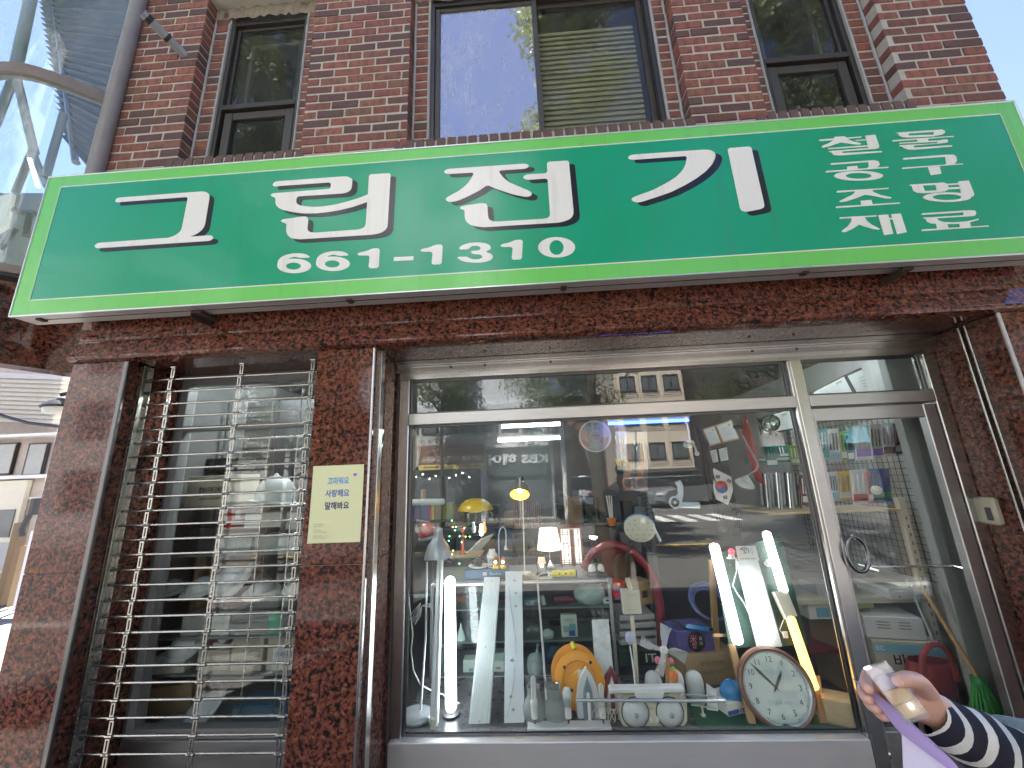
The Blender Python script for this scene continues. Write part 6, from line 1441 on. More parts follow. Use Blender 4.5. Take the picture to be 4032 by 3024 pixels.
mb = MB(); quad(mb, [(2902, 2206, ye(2206)-.085), (2988, 2204, ye(2204)-.085), (3084, 2547, ye(2547)-.085), (2986, 2552, ye(2552)-.085)], .003); mb.build('cover', 'clear_plastic', t2, False)
t3 = thing('board_slim_lamp', 'slim lamp on the right of the easel board, white above and amber below', 'lamp', P(3130, 2400, ye(2400)), 'lamps mounted on the easel board'); tube_on([(3018, 2100, ye(2100)-.03), (3085, 2325, ye(2325)-.03)], px(.62, 14.5), 'tube_bright', 'white_tube', t3)
lam([(3048, 2330, ye(2330)-.045), (3098, 2320, ye(2320)-.045), (3140, 2425, ye(2425)-.045), (3100, 2440, ye(2440)-.045)], .04, 'ivory', 'ballast_box', t3); lam([(3040, 2230, ye(2230)-.012), (3060, 2226, ye(2226)-.012), (3212, 2712, ye(2712)-.012), (3185, 2716, ye(2716)-.012)], .012, 'light_grey', 'housing', t3)
tube_on([(3113, 2436, ye(2436)-.035), (3204, 2706, ye(2706)-.035)], px(.58, 15), 'tube_amber', 'amber_tube', t3)
cd_ = thing('name_card', 'white card with a brush drawn circle pinned above the box lamp', 'card', P(2940, 2180, ye(2180))); lam([(2897, 2150, ye(2150)-.05), (2976, 2148, ye(2148)-.05), (2990, 2207, ye(2207)-.05), (2906, 2207, ye(2207)-.05)], .003, 'paper', 'sheet', cd_)
q = P(2931, 2171, ye(2170)-.054); mb = MB(); mb.torus(q, (0, 1, .2), .030, .0028, 26, 6, (1, .82), .4, 5.9); mb.build('brush_ring', 'ink_navy', cd_); letter('빛', 'lettering', 'black', q + Vector((0, -.003, 0)), .040, cd_); letter('조', 'lettering', 'ink_sky', q + Vector((.045, -.003, .012)), .020, cd_); letter('명', 'lettering', 'ink_sky', q + Vector((.048, -.003, -.012)), .020, cd_); letter('010-8788-7706', 'lettering', 'black', P(2945, 2200, ye(2200)-.054), .012, cd_, .10)
rl_ = thing('red_indicator_lamp', 'glowing red indicator lamp at the top of the easel board', 'lamp', P(2878, 2190, ye(2190))); q = P(2880, 2172, ye(2172)-.05); mb = MB(); mb.sphere(q, .019, 14, 8); mb.build('lens', 'led_red', rl_); mb = MB(); mb.lathe([(.02, 0), (.018, .02)], q + Vector((-.004, .0, -.038)), (0, 0, 1), 14); mb.rbox(q.x-.03, q.x+.02, q.y-.01, q.y+.02, q.z-.045, q.z-.037, .002); mb.build('base', 'light_grey', rl_)
mb = MB(); q = P(2878, 2224, ye(2224)-.02); mb.sphere(q, .010, 10, 6); solo(mb, 'push_button', 'rust', 'small brown push button under the red indicator lamp', 'button')
mb = MB(); q = P(3022, 2218, ye(2218)-.02); mb.lathe([(.022, 0), (.022, .012), (.012, .016), (.001, .016)], q, (0, -1, .3), 18); solo(mb, 'round_ceiling_rose', 'white', 'small round white fitting on the easel board beside the box lamp', 'fitting')
mb = MB(); seg(mb, [(2898, 2195, ye(2195)-.04), (2900, 2250, ye(2250)-.03), (2885, 2305, ye(2305)-.03), (2905, 2340, ye(2340)-.03), (2930, 2375, ye(2375)-.03), (2955, 2430, ye(2430)-.03)], .0028, 6); solo(mb, 'board_wire', 'cord_white', 'white wire running down the easel board from the red lamp', 'wire')
mb = MB(); seg(mb, [(3085, 2440, ye(2440)-.03), (3070, 2480, ye(2480)-.03), (3085, 2500, ye(2500)-.03)], .002, 6); q = P(3095, 2500, ye(2500)-.04); mb.rbox(q.x-.018, q.x+.012, q.y, q.y+.004, q.z-.018, q.z+.018, .001); solo(mb, 'price_tag', 'paper', 'small white tag hanging from the amber tube lamp', 'tag')
# ---- clock
ck = thing('wall_clock', 'round brown wall clock with Arabic numerals leaning in front of the easel', 'clock', P(3060, 2880, .47))
c = P(3053, 2706, .545); cax = Vector((-.10, -.95, .28)).normalized(); qk = cax.to_track_quat('Z', 'Y'); Rk = .200
up_ = Vector((0, 0, 1)); vy = (up_ - cax*up_.dot(cax)).normalized(); vx = vy.cross(cax)
def cp(r, hour, off=0):
    g = hour/12*2*PI; return c + vx*(math.sin(g)*r) + vy*(math.cos(g)*r) + cax*off
mb = MB(); mb.lathe([(Rk*.86, 0.0), (Rk*.88, .022), (Rk*.93, .028), (Rk*.985, .018), (Rk, -.004), (Rk*.97, -.02), (.01, -.02)], c, cax, 48, False); mb.build('rim', 'clock_rim', ck)
mb = MB(); mb.lathe([(Rk*.82, .004), (Rk*.845, .016), (Rk*.875, .020)], c, cax, 48, False); mb.build('inner_ring', 'aluminium', ck)
mb = MB(); mb.lathe([(Rk*.87, 0), (.001, .0004)], c, cax, 48, False); face = mb.build('face', 'clock_face', ck)
rotm = Matrix((vx, vy, cax)).transposed().to_euler()
for hr in range(1, 13):
    letter(str(hr), 'numeral', 'ink_navy', cp(Rk*.66, hr, .003), .040, face, None, rotm)
    mb = MB(); mb.sphere(cp(Rk*.80, hr, .002), .0028, 6, 4); mb.build('hour_dot', 'ink_navy', face)
def hand(ang, L_, w_, name, off):
    a = ang; mb = MB(); b0 = cp(.03, a+6, off); tip = cp(L_, a, off); l_ = cp(w_, a+3, off); r_ = cp(w_, a-3, off); mid1 = cp(L_*.6, a+.25*w_/.006, off); mid2 = cp(L_*.6, a-.25*w_/.006, off)
    mb.prism([b0, l_, mid1, tip, mid2, r_], cax*.0015); mb.build(name, 'black', ck, False)
hand(10.55, Rk*.80, .004, 'minute_hand', .006); hand(1.15, Rk*.48, .006, 'hour_hand', .008)
mb = MB(); mb.lathe([(.006, .004), (.006, .012)], c, cax, 10); mb.build('pin', 'black', ck)
letter('그린전기조명', 'lettering', 'teal_faint', c + vy*Rk*.34 + cax*.003 + vx*(-.01), .026, face, .13, rotm); letter('전기공사 수리', 'lettering', 'teal_faint', c - vy*Rk*.36 + cax*.003, .024, face, .12, rotm)
mb = MB(); mb.lathe([(Rk*.86, .018), (Rk*.5, .020), (.001, .021)], c, cax, 40, False); mb.build('cover_glass', 'cabinet_glass', ck)
# wooden block and boxes around the easel
carton('wood_block', 'pale wooden block standing at the right end of the window', 'block', 3268, 3350, 2760, 2870, .47, .13, 'wood_pale', DZ+.004, -28)
bx_ = carton('bulb_carton', 'white bulb carton with a blue label under a blue bag', 'box', 2862, 3000, 2755, 2860, .60, .16, 'paper', DZ+.004, 18, extra=[('band', (.1, .42), 'ink_blue'), ('text', '비츠온', 'white', .26, .045, .10, .1)])
bag('blue_plastic_bag', 'blue plastic bag resting on the white bulb carton', 2888, 2725, .64, 42, 34, 'blue_bag', False, 12)
carton('bulb_carton', 'small white carton with a blue label behind the right easel leg', 'box', 3180, 3232, 2790, 2858, .58, .1, 'paper', DZ+.004, 5, extra=[('band', (.2, .5), 'ink_blue', .1, .7)])
carton('purple_box', 'purple cardboard box with a round black emblem', 'box', 2668, 2812, 2480, 2572, .95, .22, 'purple_box', None, 8)
pb = bpy.data.objects['purple_box']
q = P(2742, 2527, .945); mb = MB(); mb.lathe([(.062, 0), (.062, .002)], q, (.14, -1, 0), 28); mb.build('round_emblem', 'black', pb)
letter('米', 'lettering', 'pink', q + Vector((-.020, -.006, .016)), .055, pb, None, (PI/2, .15, .14)); letter('쌀', 'lettering', 'pink', q + Vector((-.018, -.006, -.022)), .042, pb, None, (PI/2, 0, .14)); letter('白', 'lettering', 'white', q + Vector((.030, -.003, .020)), .026, pb, None, (PI/2, 0, .14)); letter('미', 'lettering', 'white', q + Vector((.030, -.003, -.012)), .026, pb, None, (PI/2, 0, .14))
mb = MB(); 
for k in range(7): seg(mb, [(2640+k*8, 2440+k*3, .98), (2690+k*6, 2470+4*(k % 3), .96), (2790+k*3, 2475+5*(k % 2), .96)], .006, 6)
solo(mb, 'cable_bundle', 'cord_black', 'dark cables piled in the purple box', 'cable')
mb = MB(); seg(mb, [(2700, 2468, .95), (2790, 2482, .95)], .010, 6); seg(mb, [(2705, 2460, .95), (2790, 2474, .95)], .008, 6); solo(mb, 'blue_cable', 'blue_bag', 'blue cable lying over the dark cables', 'cable')
q = P(2790, 2365, 1.3); rg = thing('cable_ring', 'blue and clear hose ring lying behind the purple box', 'hose', q); mb = MB()
for k in range(3): mb.torus(q + Vector((0, 0, -.012*k)), (0, -.75, .65), .14 - .012*k, .011, 34, 7)
mb.build('coil', 'hose_blue', rg)
carton('brown_carton', 'brown carton printed upside down behind the propeller', 'box', 2706, 2905, 2572, 2705, .92, .25, 'cardboard', DZ, 6, extra=[('text', 'ENTRY SET', 'cardboard_dark', .42, .03, .16), ('text', '센서등 현관등', 'cardboard_dark', .70, .03, .16)])
# red hoop chair behind
rh = thing('red_hoop', 'large red arched hoop standing behind the cabinet end', 'frame', P(2500, 2700, 1.25)); YR = 1.25
mb = MB(); seg(mb, [(2300, 2240, YR+.1), (2330, 2180, YR+.1), (2380, 2150, YR+.08), (2430, 2145, YR+.05), (2490, 2170, YR), (2545, 2225, YR), (2580, 2290, YR), (2597, 2380, YR), (2604, 2500, YR), (2606, 2700, YR)], .034, 10); mb.build('arch', 'red_dark', rh)
mb = MB(); quad(mb, [(2372, 2150, YR+.2), (2468, 2160, YR+.2), (2490, 2290, YR+.2), (2376, 2290, YR+.2)], .05); mb.build('back', 'red_dark', rh, False)
mb = MB(); mb.lathe([(px(1.4, 52), 0), (px(1.4, 52), .03)], P(2452, 2240, 1.4), (.55, -1, 0), 30); solo(mb, 'brown_disc', 'brown_disc', 'brown round disc leaning against the red hoop', 'disc')
carton('red_carton', 'red carton with blue and yellow label beside the cabinet post', 'box', 2415, 2462, 2290, 2328, 1.18, .12, 'red', None, 20, 'stacked red cartons', extra=[('patch', -.6, .8, .1, .4, 'ink_blue'), ('patch', -.3, .2, .55, .85, 'yellow')]); carton('red_carton', 'lower red carton under the other one by the cabinet post', 'box', 2415, 2455, 2330, 2362, 1.18, .12, 'red', None, 20, 'stacked red cartons', extra=[('patch', -.6, .8, .1, .4, 'ink_blue')])
carton('torn_carton', 'crumpled brown carton with barcode leaning behind the grey switch box', 'box', 2480, 2575, 2290, 2385, 1.3, .15, 'cardboard', None, 25, extra=[('patch', .0, .5, .3, .6, 'dark_grey')])
for k in range(5): carton('flat_panel_box', ['topmost', 'second', 'third', 'fourth', 'lowest'][k] + ' flat white panel box stacked behind the round stick lamp', 'box', 2440, 2580 + 6*k, 2420+k*32, 2444+k*32, 1.3, .3, 'light_grey', None, 4, 'stacked flat panel boxes')
carton('green_carton', 'dark green carton at the foot of the flat boxes', 'box', 2440, 2600, 2560, 2625, 1.22, .2, 'board_green', None, 0, extra=[('text', 'IT', 'ivory', .5, .08, .08, .5)])
# switch box on stand with gooseneck
sw = thing('switch_box_lamp', 'ivory control box on a pole with a black gooseneck', 'control box', P(2490, 2700, .8)); YS = .82
a = P(2456, 2420, YS); b = P(2518, 2322, YS); mb = MB(); mb.rbox(a.x, b.x, YS, YS+.05, a.z, b.z, .004); bo = mb.build('box', 'ivory', sw, False)
letter('STANDARD LUX', 'lettering', 'ink_grey', P(2487, 2345, YS-.002), .013, sw, .06); letter('Broxtan', 'lettering', 'ink_grey', P(2490, 2400, YS-.002), .012, sw, .05)
mb = MB(); seg(mb, [(2488, 2422, YS+.02), (2500, 2560, YS+.02), (2508, 2700, YS+.02)], .014, 10); seg(mb, [(2482, 2322, YS+.02), (2470, 2275, YS+.02)], .017, 10); mb.build('pole', 'ivory', sw); mb = MB(); seg(mb, [(2470, 2275, YS+.02), (2464, 2230, YS+.02), (2466, 2195, YS+.02), (2478, 2160, YS+.02), (2484, 2130, YS+.02)], .007, 8); mb.build('gooseneck', 'black', sw)
# ---- hanging under the transom
wf = thing('wall_fan', 'round white caged fan hanging under the transom bar', 'fan', P(2343, 1717, .85)); q = P(2343, 1717, .85); rr = px(.85, 58)
mb = MB(); mb.torus(q, (0, 1, 0), rr, .006, 36, 7); mb.torus(q + Vector((0, -.02, 0)), (0, 1, 0), rr*.62, .002, 30, 5); mb.torus(q + Vector((0, .04, 0)), (0, 1, 0), rr*.98, .005, 36, 6)
for k in range(48):
    g = 2*PI*k/48; d = Vector((math.cos(g), 0, math.sin(g))); mb.tube([q + d*rr*.28 + Vector((0, -.024, 0)), q + d*rr*.7 + Vector((0, -.018, 0)), q + d*rr], .0021, 4)
mb.build('cage', 'white', wf); mb = MB(); mb.lathe([(rr*.3, 0), (rr*.3, .014), (rr*.26, .02), (.001, .022)], q + Vector((0, -.006, 0)), (0, -1, 0), 24); hb = mb.build('badge', 'light_grey', wf); mb = MB(); mb.rbox(q.x-.018, q.x+.018, q.y-.030, q.y-.027, q.z-.004, q.z+.004, .001); mb.build('name_plate', 'grey', hb, False)
mb = MB()
for k in range(3):
    g = 2*PI*k/3 + .4; pts = []
    for f, s_ in ((.12, 0), (.5, .85), (.8, .95), (.92, .7), (.93, .2), (.92, -.5), (.5, -.6)): a_ = g + s_; pts.append(q + Vector((math.cos(a_)*rr*f, .012, math.sin(a_)*rr*f)))
    mb.prism(pts, (0, .004, 0))
mb.build('blade', 'fan_blade', wf, False); mb = MB(); mb.lathe([(.05, 0), (.055, .03), (.04, .1), (.001, .11)], q + Vector((-.02, .045, .01)), (-.5, 1, .1), 16); mb.tube([q + Vector((0, .08, 0)), q + Vector((0, .1, .15))], .012, 8); mb.build('motor', 'light_grey', wf)
def hank(label, pts, m_, r=.008, n=8, spread=.018, seed=1, name='cable_hank', grp='cords hanging in the window'):
    rn = random.Random(seed); mb = MB()
    for k in range(n):
        o = Vector((rn.uniform(-1, 1), rn.uniform(-1, 1)*.8, rn.uniform(-.6, .6)))*spread; mb.tube([P(*q) + o*(.35+.65*math.sin(PI*i/(len(pts)-1))) + Vector((rn.uniform(-1, 1), 0, rn.uniform(-1, 1)))*spread*.25 for i, q in enumerate(pts)], r, 6)
    return solo(mb, name, m_, label, 'cord', grp)
for k, (lab, u, m_) in enumerate((('orange cord coil in a clear sleeve hanging left of the split pole', 2478, 'orange_cord'), ('orange cord coil in a clear sleeve hanging nearest the white plug', 2528, 'orange_cord'))):
    t = thing('cord_pack', lab, 'cord', P(u, 1800, .8), 'orange cords hanging in clear sleeves'); mb = MB(); q = P(u-4, 1905, .8)
    for j in range(5): mb.torus(q + Vector((0, .006*j, .003*j)), (.1, 1, 0), .032-.003*(j % 2), .0052, 22, 6, (1, 1.25))
    for j in range(4): mb.tube([q + Vector((-.02+.012*j, .01, .03)), P(u-8+5*j, 1820, .81), P(u-3+2*j, 1740, .82)], .005, 6)
    mb.build('cord', m_, t); mb = MB(); quad(mb, [(u-18, 1700, .77), (u+20, 1700, .77), (u+24, 1930, .77), (u-26, 1935, .77)], .003); mb.build('sleeve', 'clear_plastic', t, False)
mb = MB(); rn = random.Random(4)
t = thing('cable_tie_pack', 'blue, pink and yellow cable tie pack hanging below the blue tube', 'packet', P(2445, 1780, .82))
for (v0, v1, m_) in ((1700, 1750, 'blue_pale'), (1750, 1780, 'ink_violet'), (1775, 1810, 'blue_bag'), (1808, 1835, 'yellow')):
    mb = MB()
    for k in range(9): u = 2424 + k*4.5; mb.tube([P(u, v0, .82), P(u+6+rn.uniform(-4, 4), v1, .82)], .0035, 5)
    mb.build('ties', m_, t)
mb = MB(); quad(mb, [(2420, 1665, .80), (2462, 1665, .80), (2478, 1850, .80), (2432, 1852, .80)], .003); mb.build('sleeve', 'clear_plastic', t, False)
wp_ = thing('white_plug_cord', 'white extension cord coiled with a round plug hanging near the blue tube', 'cord', P(2710, 1740, .8)); mb = MB(); q = P(2708, 1752, .8)
for k in range(6): mb.torus(q + Vector((.004*k, .006*(k-3), .003*k)), (.25, 1, .3), .026-.002*(k % 3), .0042, 20, 6, (1.3, .8))
seg(mb, [(2715, 1735, .8), (2712, 1700, .8), (2705, 1670, .8), (2695, 1655, .8)], .005, 7); seg(mb, [(2735, 1755, .79), (2742, 1780, .78)], .008, 8); mb.build('cord', 'cord_white', wp_); mb = MB(); q = P(2743, 1785, .78); mb.lathe([(.016, 0), (.016, .012), (.001, .013)], q, (-.1, -1, -.2), 18); mb.build('plug', 'white', wp_); mb = MB(); mb.sphere(q + Vector((-.005, -.013, 0)), .0025, 6, 4); mb.sphere(q + Vector((.006, -.013, .002)), .0025, 6, 4); mb.build('pin', 'steel_dark', wp_)
hank('thick black cable bundle hanging beside the Korean flag', [(2750, 1690, .95), (2775, 1745, .95), (2790, 1850, .95), (2810, 1930, .95), (2835, 2020, .95), (2850, 2090, .95)], 'cord_black', .0085, 24, .042, 3)
hank('dark cable loops hanging under the flag', [(2860, 1960, 1.0), (2900, 2010, 1.0), (2905, 2070, 1.0), (2880, 2110, 1.0)], 'cord_black', .005, 8, .03, 7)
hd = thing('duct_fan', 'white elbow duct with a small round fan hanging in the window', 'fan', P(2670, 1960, .75)); Yq = .78
mb = MB(); seg(mb, [(2668, 1895, Yq), (2678, 1915, Yq), (2680, 1945, Yq), (2668, 1970, Yq)], [.022, .021, .02, .03], 14); a = P(2665, 1988, Yq); b = P(2752, 1990, Yq); mb.lathe([(.024, 0), (.021, .04), (.022, (b-a).length)], a, b-a, 16); mb.build('duct', 'fixture_white', hd)
q = P(2658, 1978, Yq-.03); mb = MB(); mb.torus(q, (0, 1, 0), .036, .007, 26, 8); mb.build('ring', 'fixture_white', hd); mb = MB(); mb.lathe([(.034, 0), (.001, .004)], q + Vector((0, .006, 0)), (0, -1, 0), 22); mb.build('back', 'black', hd)
mb = MB()
for k in range(12): g = 2*PI*k/12; mb.tube([q + Vector((math.cos(g)*.010, -.002, math.sin(g)*.010)), q + Vector((math.cos(g)*.032, -.001, math.sin(g)*.032))], .0016, 4)
mb.build('spoke', 'light_grey', hd); mb = MB(); mb.lathe([(.011, 0), (.009, .006), (.001, .007)], q, (0, -1, 0), 14); mb.build('hub', 'white', hd)
# shower-head lamp
sl = thing('round_led_lamp', 'round pale blue and white multi hole lamp hanging on a bracket', 'lamp', P(2526, 2078, .8)); q = P(2518, 2085, .8); ax = Vector((-.25, -.85, -.45)).normalized(); qq = ax.to_track_quat('Z', 'Y'); rr = px(.8, 54)
mb = MB(); mb.lathe([(rr*.9, 0), (rr, -.01), (rr, -.03), (rr*.9, -.045), (.001, -.055)], q, ax, 30); mb.build('body', 'pale_white', sl); mb = MB(); mb.lathe([(rr*.99, -.004), (rr*.9, .003), (.001, .005)], q, ax, 30, False); mb.build('front', 'ivory', sl)
mb = MB(); mb.lathe([(rr*1.015, -.016), (rr*1.015, -.026)], q, ax, 30, False); mb.build('blue_band', 'blue_pale', sl); mb = MB()
for (a, b) in [(0, 0)] + [(math.cos(k*PI/3)*.45, math.sin(k*PI/3)*.45) for k in range(6)] + [(math.cos(k*PI/5)*.75, math.sin(k*PI/5)*.75) for k in range(10)]: mb.sphere(q + qq @ Vector((a*rr, b*rr, .004)), .0065, 8, 5, (1, 1, .4))
mb.build('hole', 'grey', sl); mb = MB(); mb.tube([q + qq @ Vector((rr*.9, 0, -.02)), P(2600, 2130, .82)], .010, 8); mb.build('bracket', 'pale_white', sl)
# Korean flag
kf = thing('national_flag', 'small South Korean flag hanging crookedly in the window', 'flag', P(2850, 1930, .9)); Yk = .92
out = [(2809, 1843), (2880, 1878), (2886, 1930), (2878, 1960), (2866, 1988), (2820, 1966), (2812, 1940), (2806, 1880)]
mb = MB(); mb.prism([P(u, v, Yk + .012*math.sin(i)) for i, (u, v) in enumerate(out)], (0, .0025, 0)); mb.build('cloth', 'paper', kf, False)
q = P(2841, 1917, Yk-.016); R1 = px(Yk, 22); ang0 = rad(-35)
def arc(cx_, cz_, r, a0, a1, n=14): return [(cx_ + math.cos(a0+(a1-a0)*i/n)*r, cz_ + math.sin(a0+(a1-a0)*i/n)*r) for i in range(n+1)]
def rot2(p): return (p[0]*math.cos(ang0) - p[1]*math.sin(ang0), p[0]*math.sin(ang0) + p[1]*math.cos(ang0))
red_s = arc(0, 0, R1, 0, PI) + arc(-R1/2, 0, R1/2, PI, 2*PI, 8)[1:] + arc(R1/2, 0, R1/2, PI, 0, 8)[1:]
blue_s = arc(0, 0, R1, PI, 2*PI) + arc(R1/2, 0, R1/2, 0, PI, 8)[1:] + arc(-R1/2, 0, R1/2, 2*PI, PI, 8)[1:]
for nm, sh_, m_ in (('red_half', red_s, 'red'), ('blue_half', blue_s, 'blue_deep')):
    mb = MB(); mb.prism([q + Vector((rot2(p)[0], 0, rot2(p)[1])) for p in sh_], (0, .002, 0)); mb.build(nm, m_, kf, False)
for (u, v, brk, an) in ((2827, 1877, (0, 0, 0), -8), (2871, 1894, (0, 1, 0), -35), (2856, 1958, (1, 1, 1), 8)):
    mb = MB()
    for k in range(3):
        for s_ in ((-1, 1) if brk[k] else (0,)):
            T = Matrix.Translation(P(u, v, Yk-.016)) @ Matrix.Rotation(rad(-an), 4, 'Y'); w_ = .0065 if s_ else .0145; mb.box(s_*.008-w_, s_*.008+w_, 0, .002, (k-1)*.008-.0027, (k-1)*.008+.0027, T)
    mb.build('trigram', 'black', kf, False)
# bent arm lamp
ba = thing('bent_arm_lamp', 'white bell lamp on a long bent arm hanging before the shelves', 'lamp', P(2920, 1900, .85)); mb = MB(); seg(mb, [(2905, 1680, .85), (2940, 1745, .85), (2975, 1808, .85), (2985, 1830, .85), (2980, 1850, .85), (2942, 1872, .85)], .0062, 9); mb.build('arm', 'light_grey', ba)
q = P(2942, 1874, .85); mb = MB(); mb.lathe([(.012, 0), (.018, .012), (.032, .026), (.058, .06), (.064, .068), (.060, .07), (.03, .035)], q, (-.55, -.25, -.8), 24, False); mb.build('bell', 'pale_white', ba); mb = MB(); q2 = P(2905, 1675, .86); mb.lathe([(.035, 0), (.03, .02), (.012, .03)], q2, (0, 0, -1), 16); mb.build('mount', 'dark_grey', ba)
# round work light
wl = thing('round_work_light', 'round black work light with a faceted reflector near the top of the window', 'lamp', P(3030, 1670, .8)); q = P(3032, 1666, .8); ax = Vector((-.15, -.9, -.35)).normalized(); mb = MB(); mb.lathe([(.058, .012), (.066, .008), (.066, -.02), (.045, -.055), (.02, -.06)], q, ax, 26, False); seg(mb, [(3038, 1690, .8), (3040, 1715, .8)], .02, 10); mb.build('housing', 'black', wl); mb = MB(); mb.lathe([(.056, .010), (.04, -.008), (.015, -.022), (.001, -.024)], q, ax, 14, False); mb.build('reflector', 'chrome', wl, False); mb = MB(); mb.lathe([(.057, .011), (.001, .013)], q, ax, 26, False); mb.build('lens', 'cabinet_glass', wl)
# red umbrella in clear sleeve
ru = thing('red_umbrella', 'folded red umbrella in a clear sleeve hanging on the right of the window', 'umbrella', P(2960, 1780, 1.0)); mb = MB(); seg(mb, [(2930, 1655, 1.0), (2945, 1720, 1.0), (2965, 1800, 1.0), (2985, 1880, 1.0), (3008, 1910, 1.0)], [.022, .036, .03, .026, .006], 9); mb.build('canopy', 'umbrella_red', ru, True, 15); mb = MB(); seg(mb, [(2930, 1655, 1.0), (2938, 1640, 1.0), (2942, 1655, 1.0)], .006, 7); mb.build('handle', 'red', ru)
# framed certificates on the wall behind
for k, (c4, fr, lab) in enumerate((([(2765, 1690, 1.5), (2812, 1675, 1.5), (2842, 1745, 1.5), (2795, 1758, 1.5)], 'wood', 'certificate with photographs in a wooden frame on the back wall'), ([(2816, 1674, 1.5), (2880, 1652, 1.5), (2912, 1728, 1.5), (2846, 1744, 1.5)], 'wood', 'blank looking certificate in a wooden frame on the back wall'), ([(2788, 1772, 1.5), (2822, 1765, 1.5), (2832, 1822, 1.5), (2796, 1830, 1.5)], 'black', 'small certificate in a black frame below the wooden ones'), ([(2826, 1765, 1.5), (2862, 1756, 1.5), (2872, 1815, 1.5), (2836, 1822, 1.5)], 'black', 'second small certificate in a black frame'), ([(2985, 1645, 1.4), (3118, 1605, 1.4), (3130, 1690, 1.4), (3000, 1715, 1.4)], 'black', 'wide pale framed sheet behind the round work light'), ([(3195, 1545, 1.3), (3330, 1475, 1.3), (3375, 1560, 1.3), (3190, 1560, 1.3)], 'dark_grey', 'slanted framed licence standing above the door transom on the left'), ([(3322, 1478, 1.3), (3475, 1410, 1.3), (3562, 1540, 1.3), (3368, 1560, 1.3)], 'dark_grey', 'slanted framed licence standing above the door transom on the right'))):
    t = thing('framed_certificate', lab, 'picture frame', P(*c4[3]), 'framed certificates in the shop'); mb = MB(); w4 = quad(mb, c4, .02); mb.build('frame', fr, t, False); ce = sum(w4, Vector())/4; mb = MB(); mb.prism([ce + (q_-ce)*.86 + Vector((0, -.003, 0)) for q_ in w4], (0, .003, 0)); mb.build('sheet', 'cert_paper', t, False)
    mb = MB(); o4 = lambda f, g: w4[0].lerp(w4[1], f).lerp(w4[3].lerp(w4[2], f), g) + Vector((0, -.005, 0))
    for j in range(4): mb.prism([o4(.25, .3+.12*j), o4(.72, .3+.12*j), o4(.72, .325+.12*j), o4(.25, .325+.12*j)], (0, .001, 0))
    mb.prism([o4(.66, .14), o4(.82, .14), o4(.82, .26), o4(.66, .26)], (0, .001, 0)); mb.build('print', 'ink_grey', t, False)

# ================================================================ shelves at the back and right
def shelf_unit(label, x0, x1, y0, y1, zs_, m_='shelf_grey'):
    t = thing('shelf_rack', label, 'shelf', (x0, y0, FZ))
    for z in zs_: mb = MB(); mb.rbox(x0, x1, y0, y1, z-.02, z, .002); mb.build('shelf', m_, t, False)
    for x in (x0, x1):
        for y in (y0, y1): mb = MB(); mb.rbox(x-.015, x+.015, y-.015, y+.015, FZ, zs_[-1]+.25, .002); mb.build('post', m_, t, False)
    return t
rn = random.Random(21)
ZS = [.35, .72, 1.05]
shelf_unit('long grey steel shelving along the back of the shop', -1.2, 1.3, 2.6, 3.0, ZS)
pal = ['cardboard_dark', 'dark_grey', 'dark_grey', 'room_dark', 'cardboard_dark', 'grey', 'board_green', 'blue_box', 'red_dark', 'room_dark', 'cardboard']
n_ = 0
ORD = ['first', 'second', 'third', 'fourth', 'fifth', 'sixth', 'seventh', 'eighth', 'ninth', 'tenth', 'eleventh', 'twelfth', 'thirteenth', 'fourteenth', 'fifteenth', 'sixteenth', 'seventeenth', 'eighteenth', 'nineteenth', 'twentieth']; LEV = ['lowest', 'second lowest', 'middle', 'second highest', 'highest']
names_ = {'room_dark': 'near black', 'grey': 'mid grey', 'board_green': 'dark green', 'blue_box': 'dark blue', 'red_dark': 'dark red', 'cardboard': 'brown cardboard', 'paper': 'cream', 'blue': 'deep blue', 'red': 'red', 'purple_box': 'violet', 'light_grey': 'pale grey', 'yellow': 'yellow', 'teal': 'teal', 'dark_grey': 'charcoal', 'white': 'white', 'cardboard_dark': 'dark brown', 'coral': 'coral', 'lime': 'lime green', 'blue_pale': 'pale blue', 'ivory': 'ivory'}
for zi, z in enumerate(ZS):
    x = -1.15; bi = 0
    while x < 1.15:
        w_ = rn.uniform(.08, .24); h_ = rn.uniform(.1, .30); m_ = rn.choice(pal)
        mb = MB(); mb.rbox(x, x+w_, 2.62, 2.62+rn.uniform(.15, .32), z, z+h_, .004)
        solo(mb, 'stock_box', m_, names_[m_] + ' stock box, ' + ORD[bi] + ' from the left on the ' + LEV[zi] + ' back shelf', 'box', 'stock boxes on the back shelving', False); bi += 1; x += w_ + rn.uniform(.008, .09); n_ += 1
# items visible high on the left: purple, red and yellow packets on a shelf
lsx = thing('wall_shelf', 'dark wall shelf with bright packets at the upper left inside the window', 'shelf', P(1640, 2055, 1.7)); mb = MB(); a = P(1585, 2052, 1.65); b = P(1800, 2042, 1.65); mb.rbox(a.x-.1, b.x, 1.6, 1.95, a.z-.02, a.z, .003); mb.build('board', 'dark_grey', lsx, False)
zt_ = a.z
for (u0, u1, v0, m_, lab) in ((1592, 1688, 1992, 'purple_box', 'purple packet lying on the dark wall shelf'), (1654, 1664, 1928, 'wood_pale', 'upright pale strip on the dark wall shelf'), (1688, 1700, 1972, 'red', 'upright red packet on the dark wall shelf'), (1699, 1710, 1974, 'yellow', 'upright yellow packet on the dark wall shelf'), (1712, 1740, 1984, 'cardboard_dark', 'brown carton with numbers on the dark wall shelf'), (1742, 1782, 1980, 'lime_dull', 'dull green packet on the dark wall shelf')): carton('shelf_packet', lab, 'packet', u0, u1, v0, 2052, 1.66, .12, m_, zt_, 0, 'packets on the dark wall shelf')
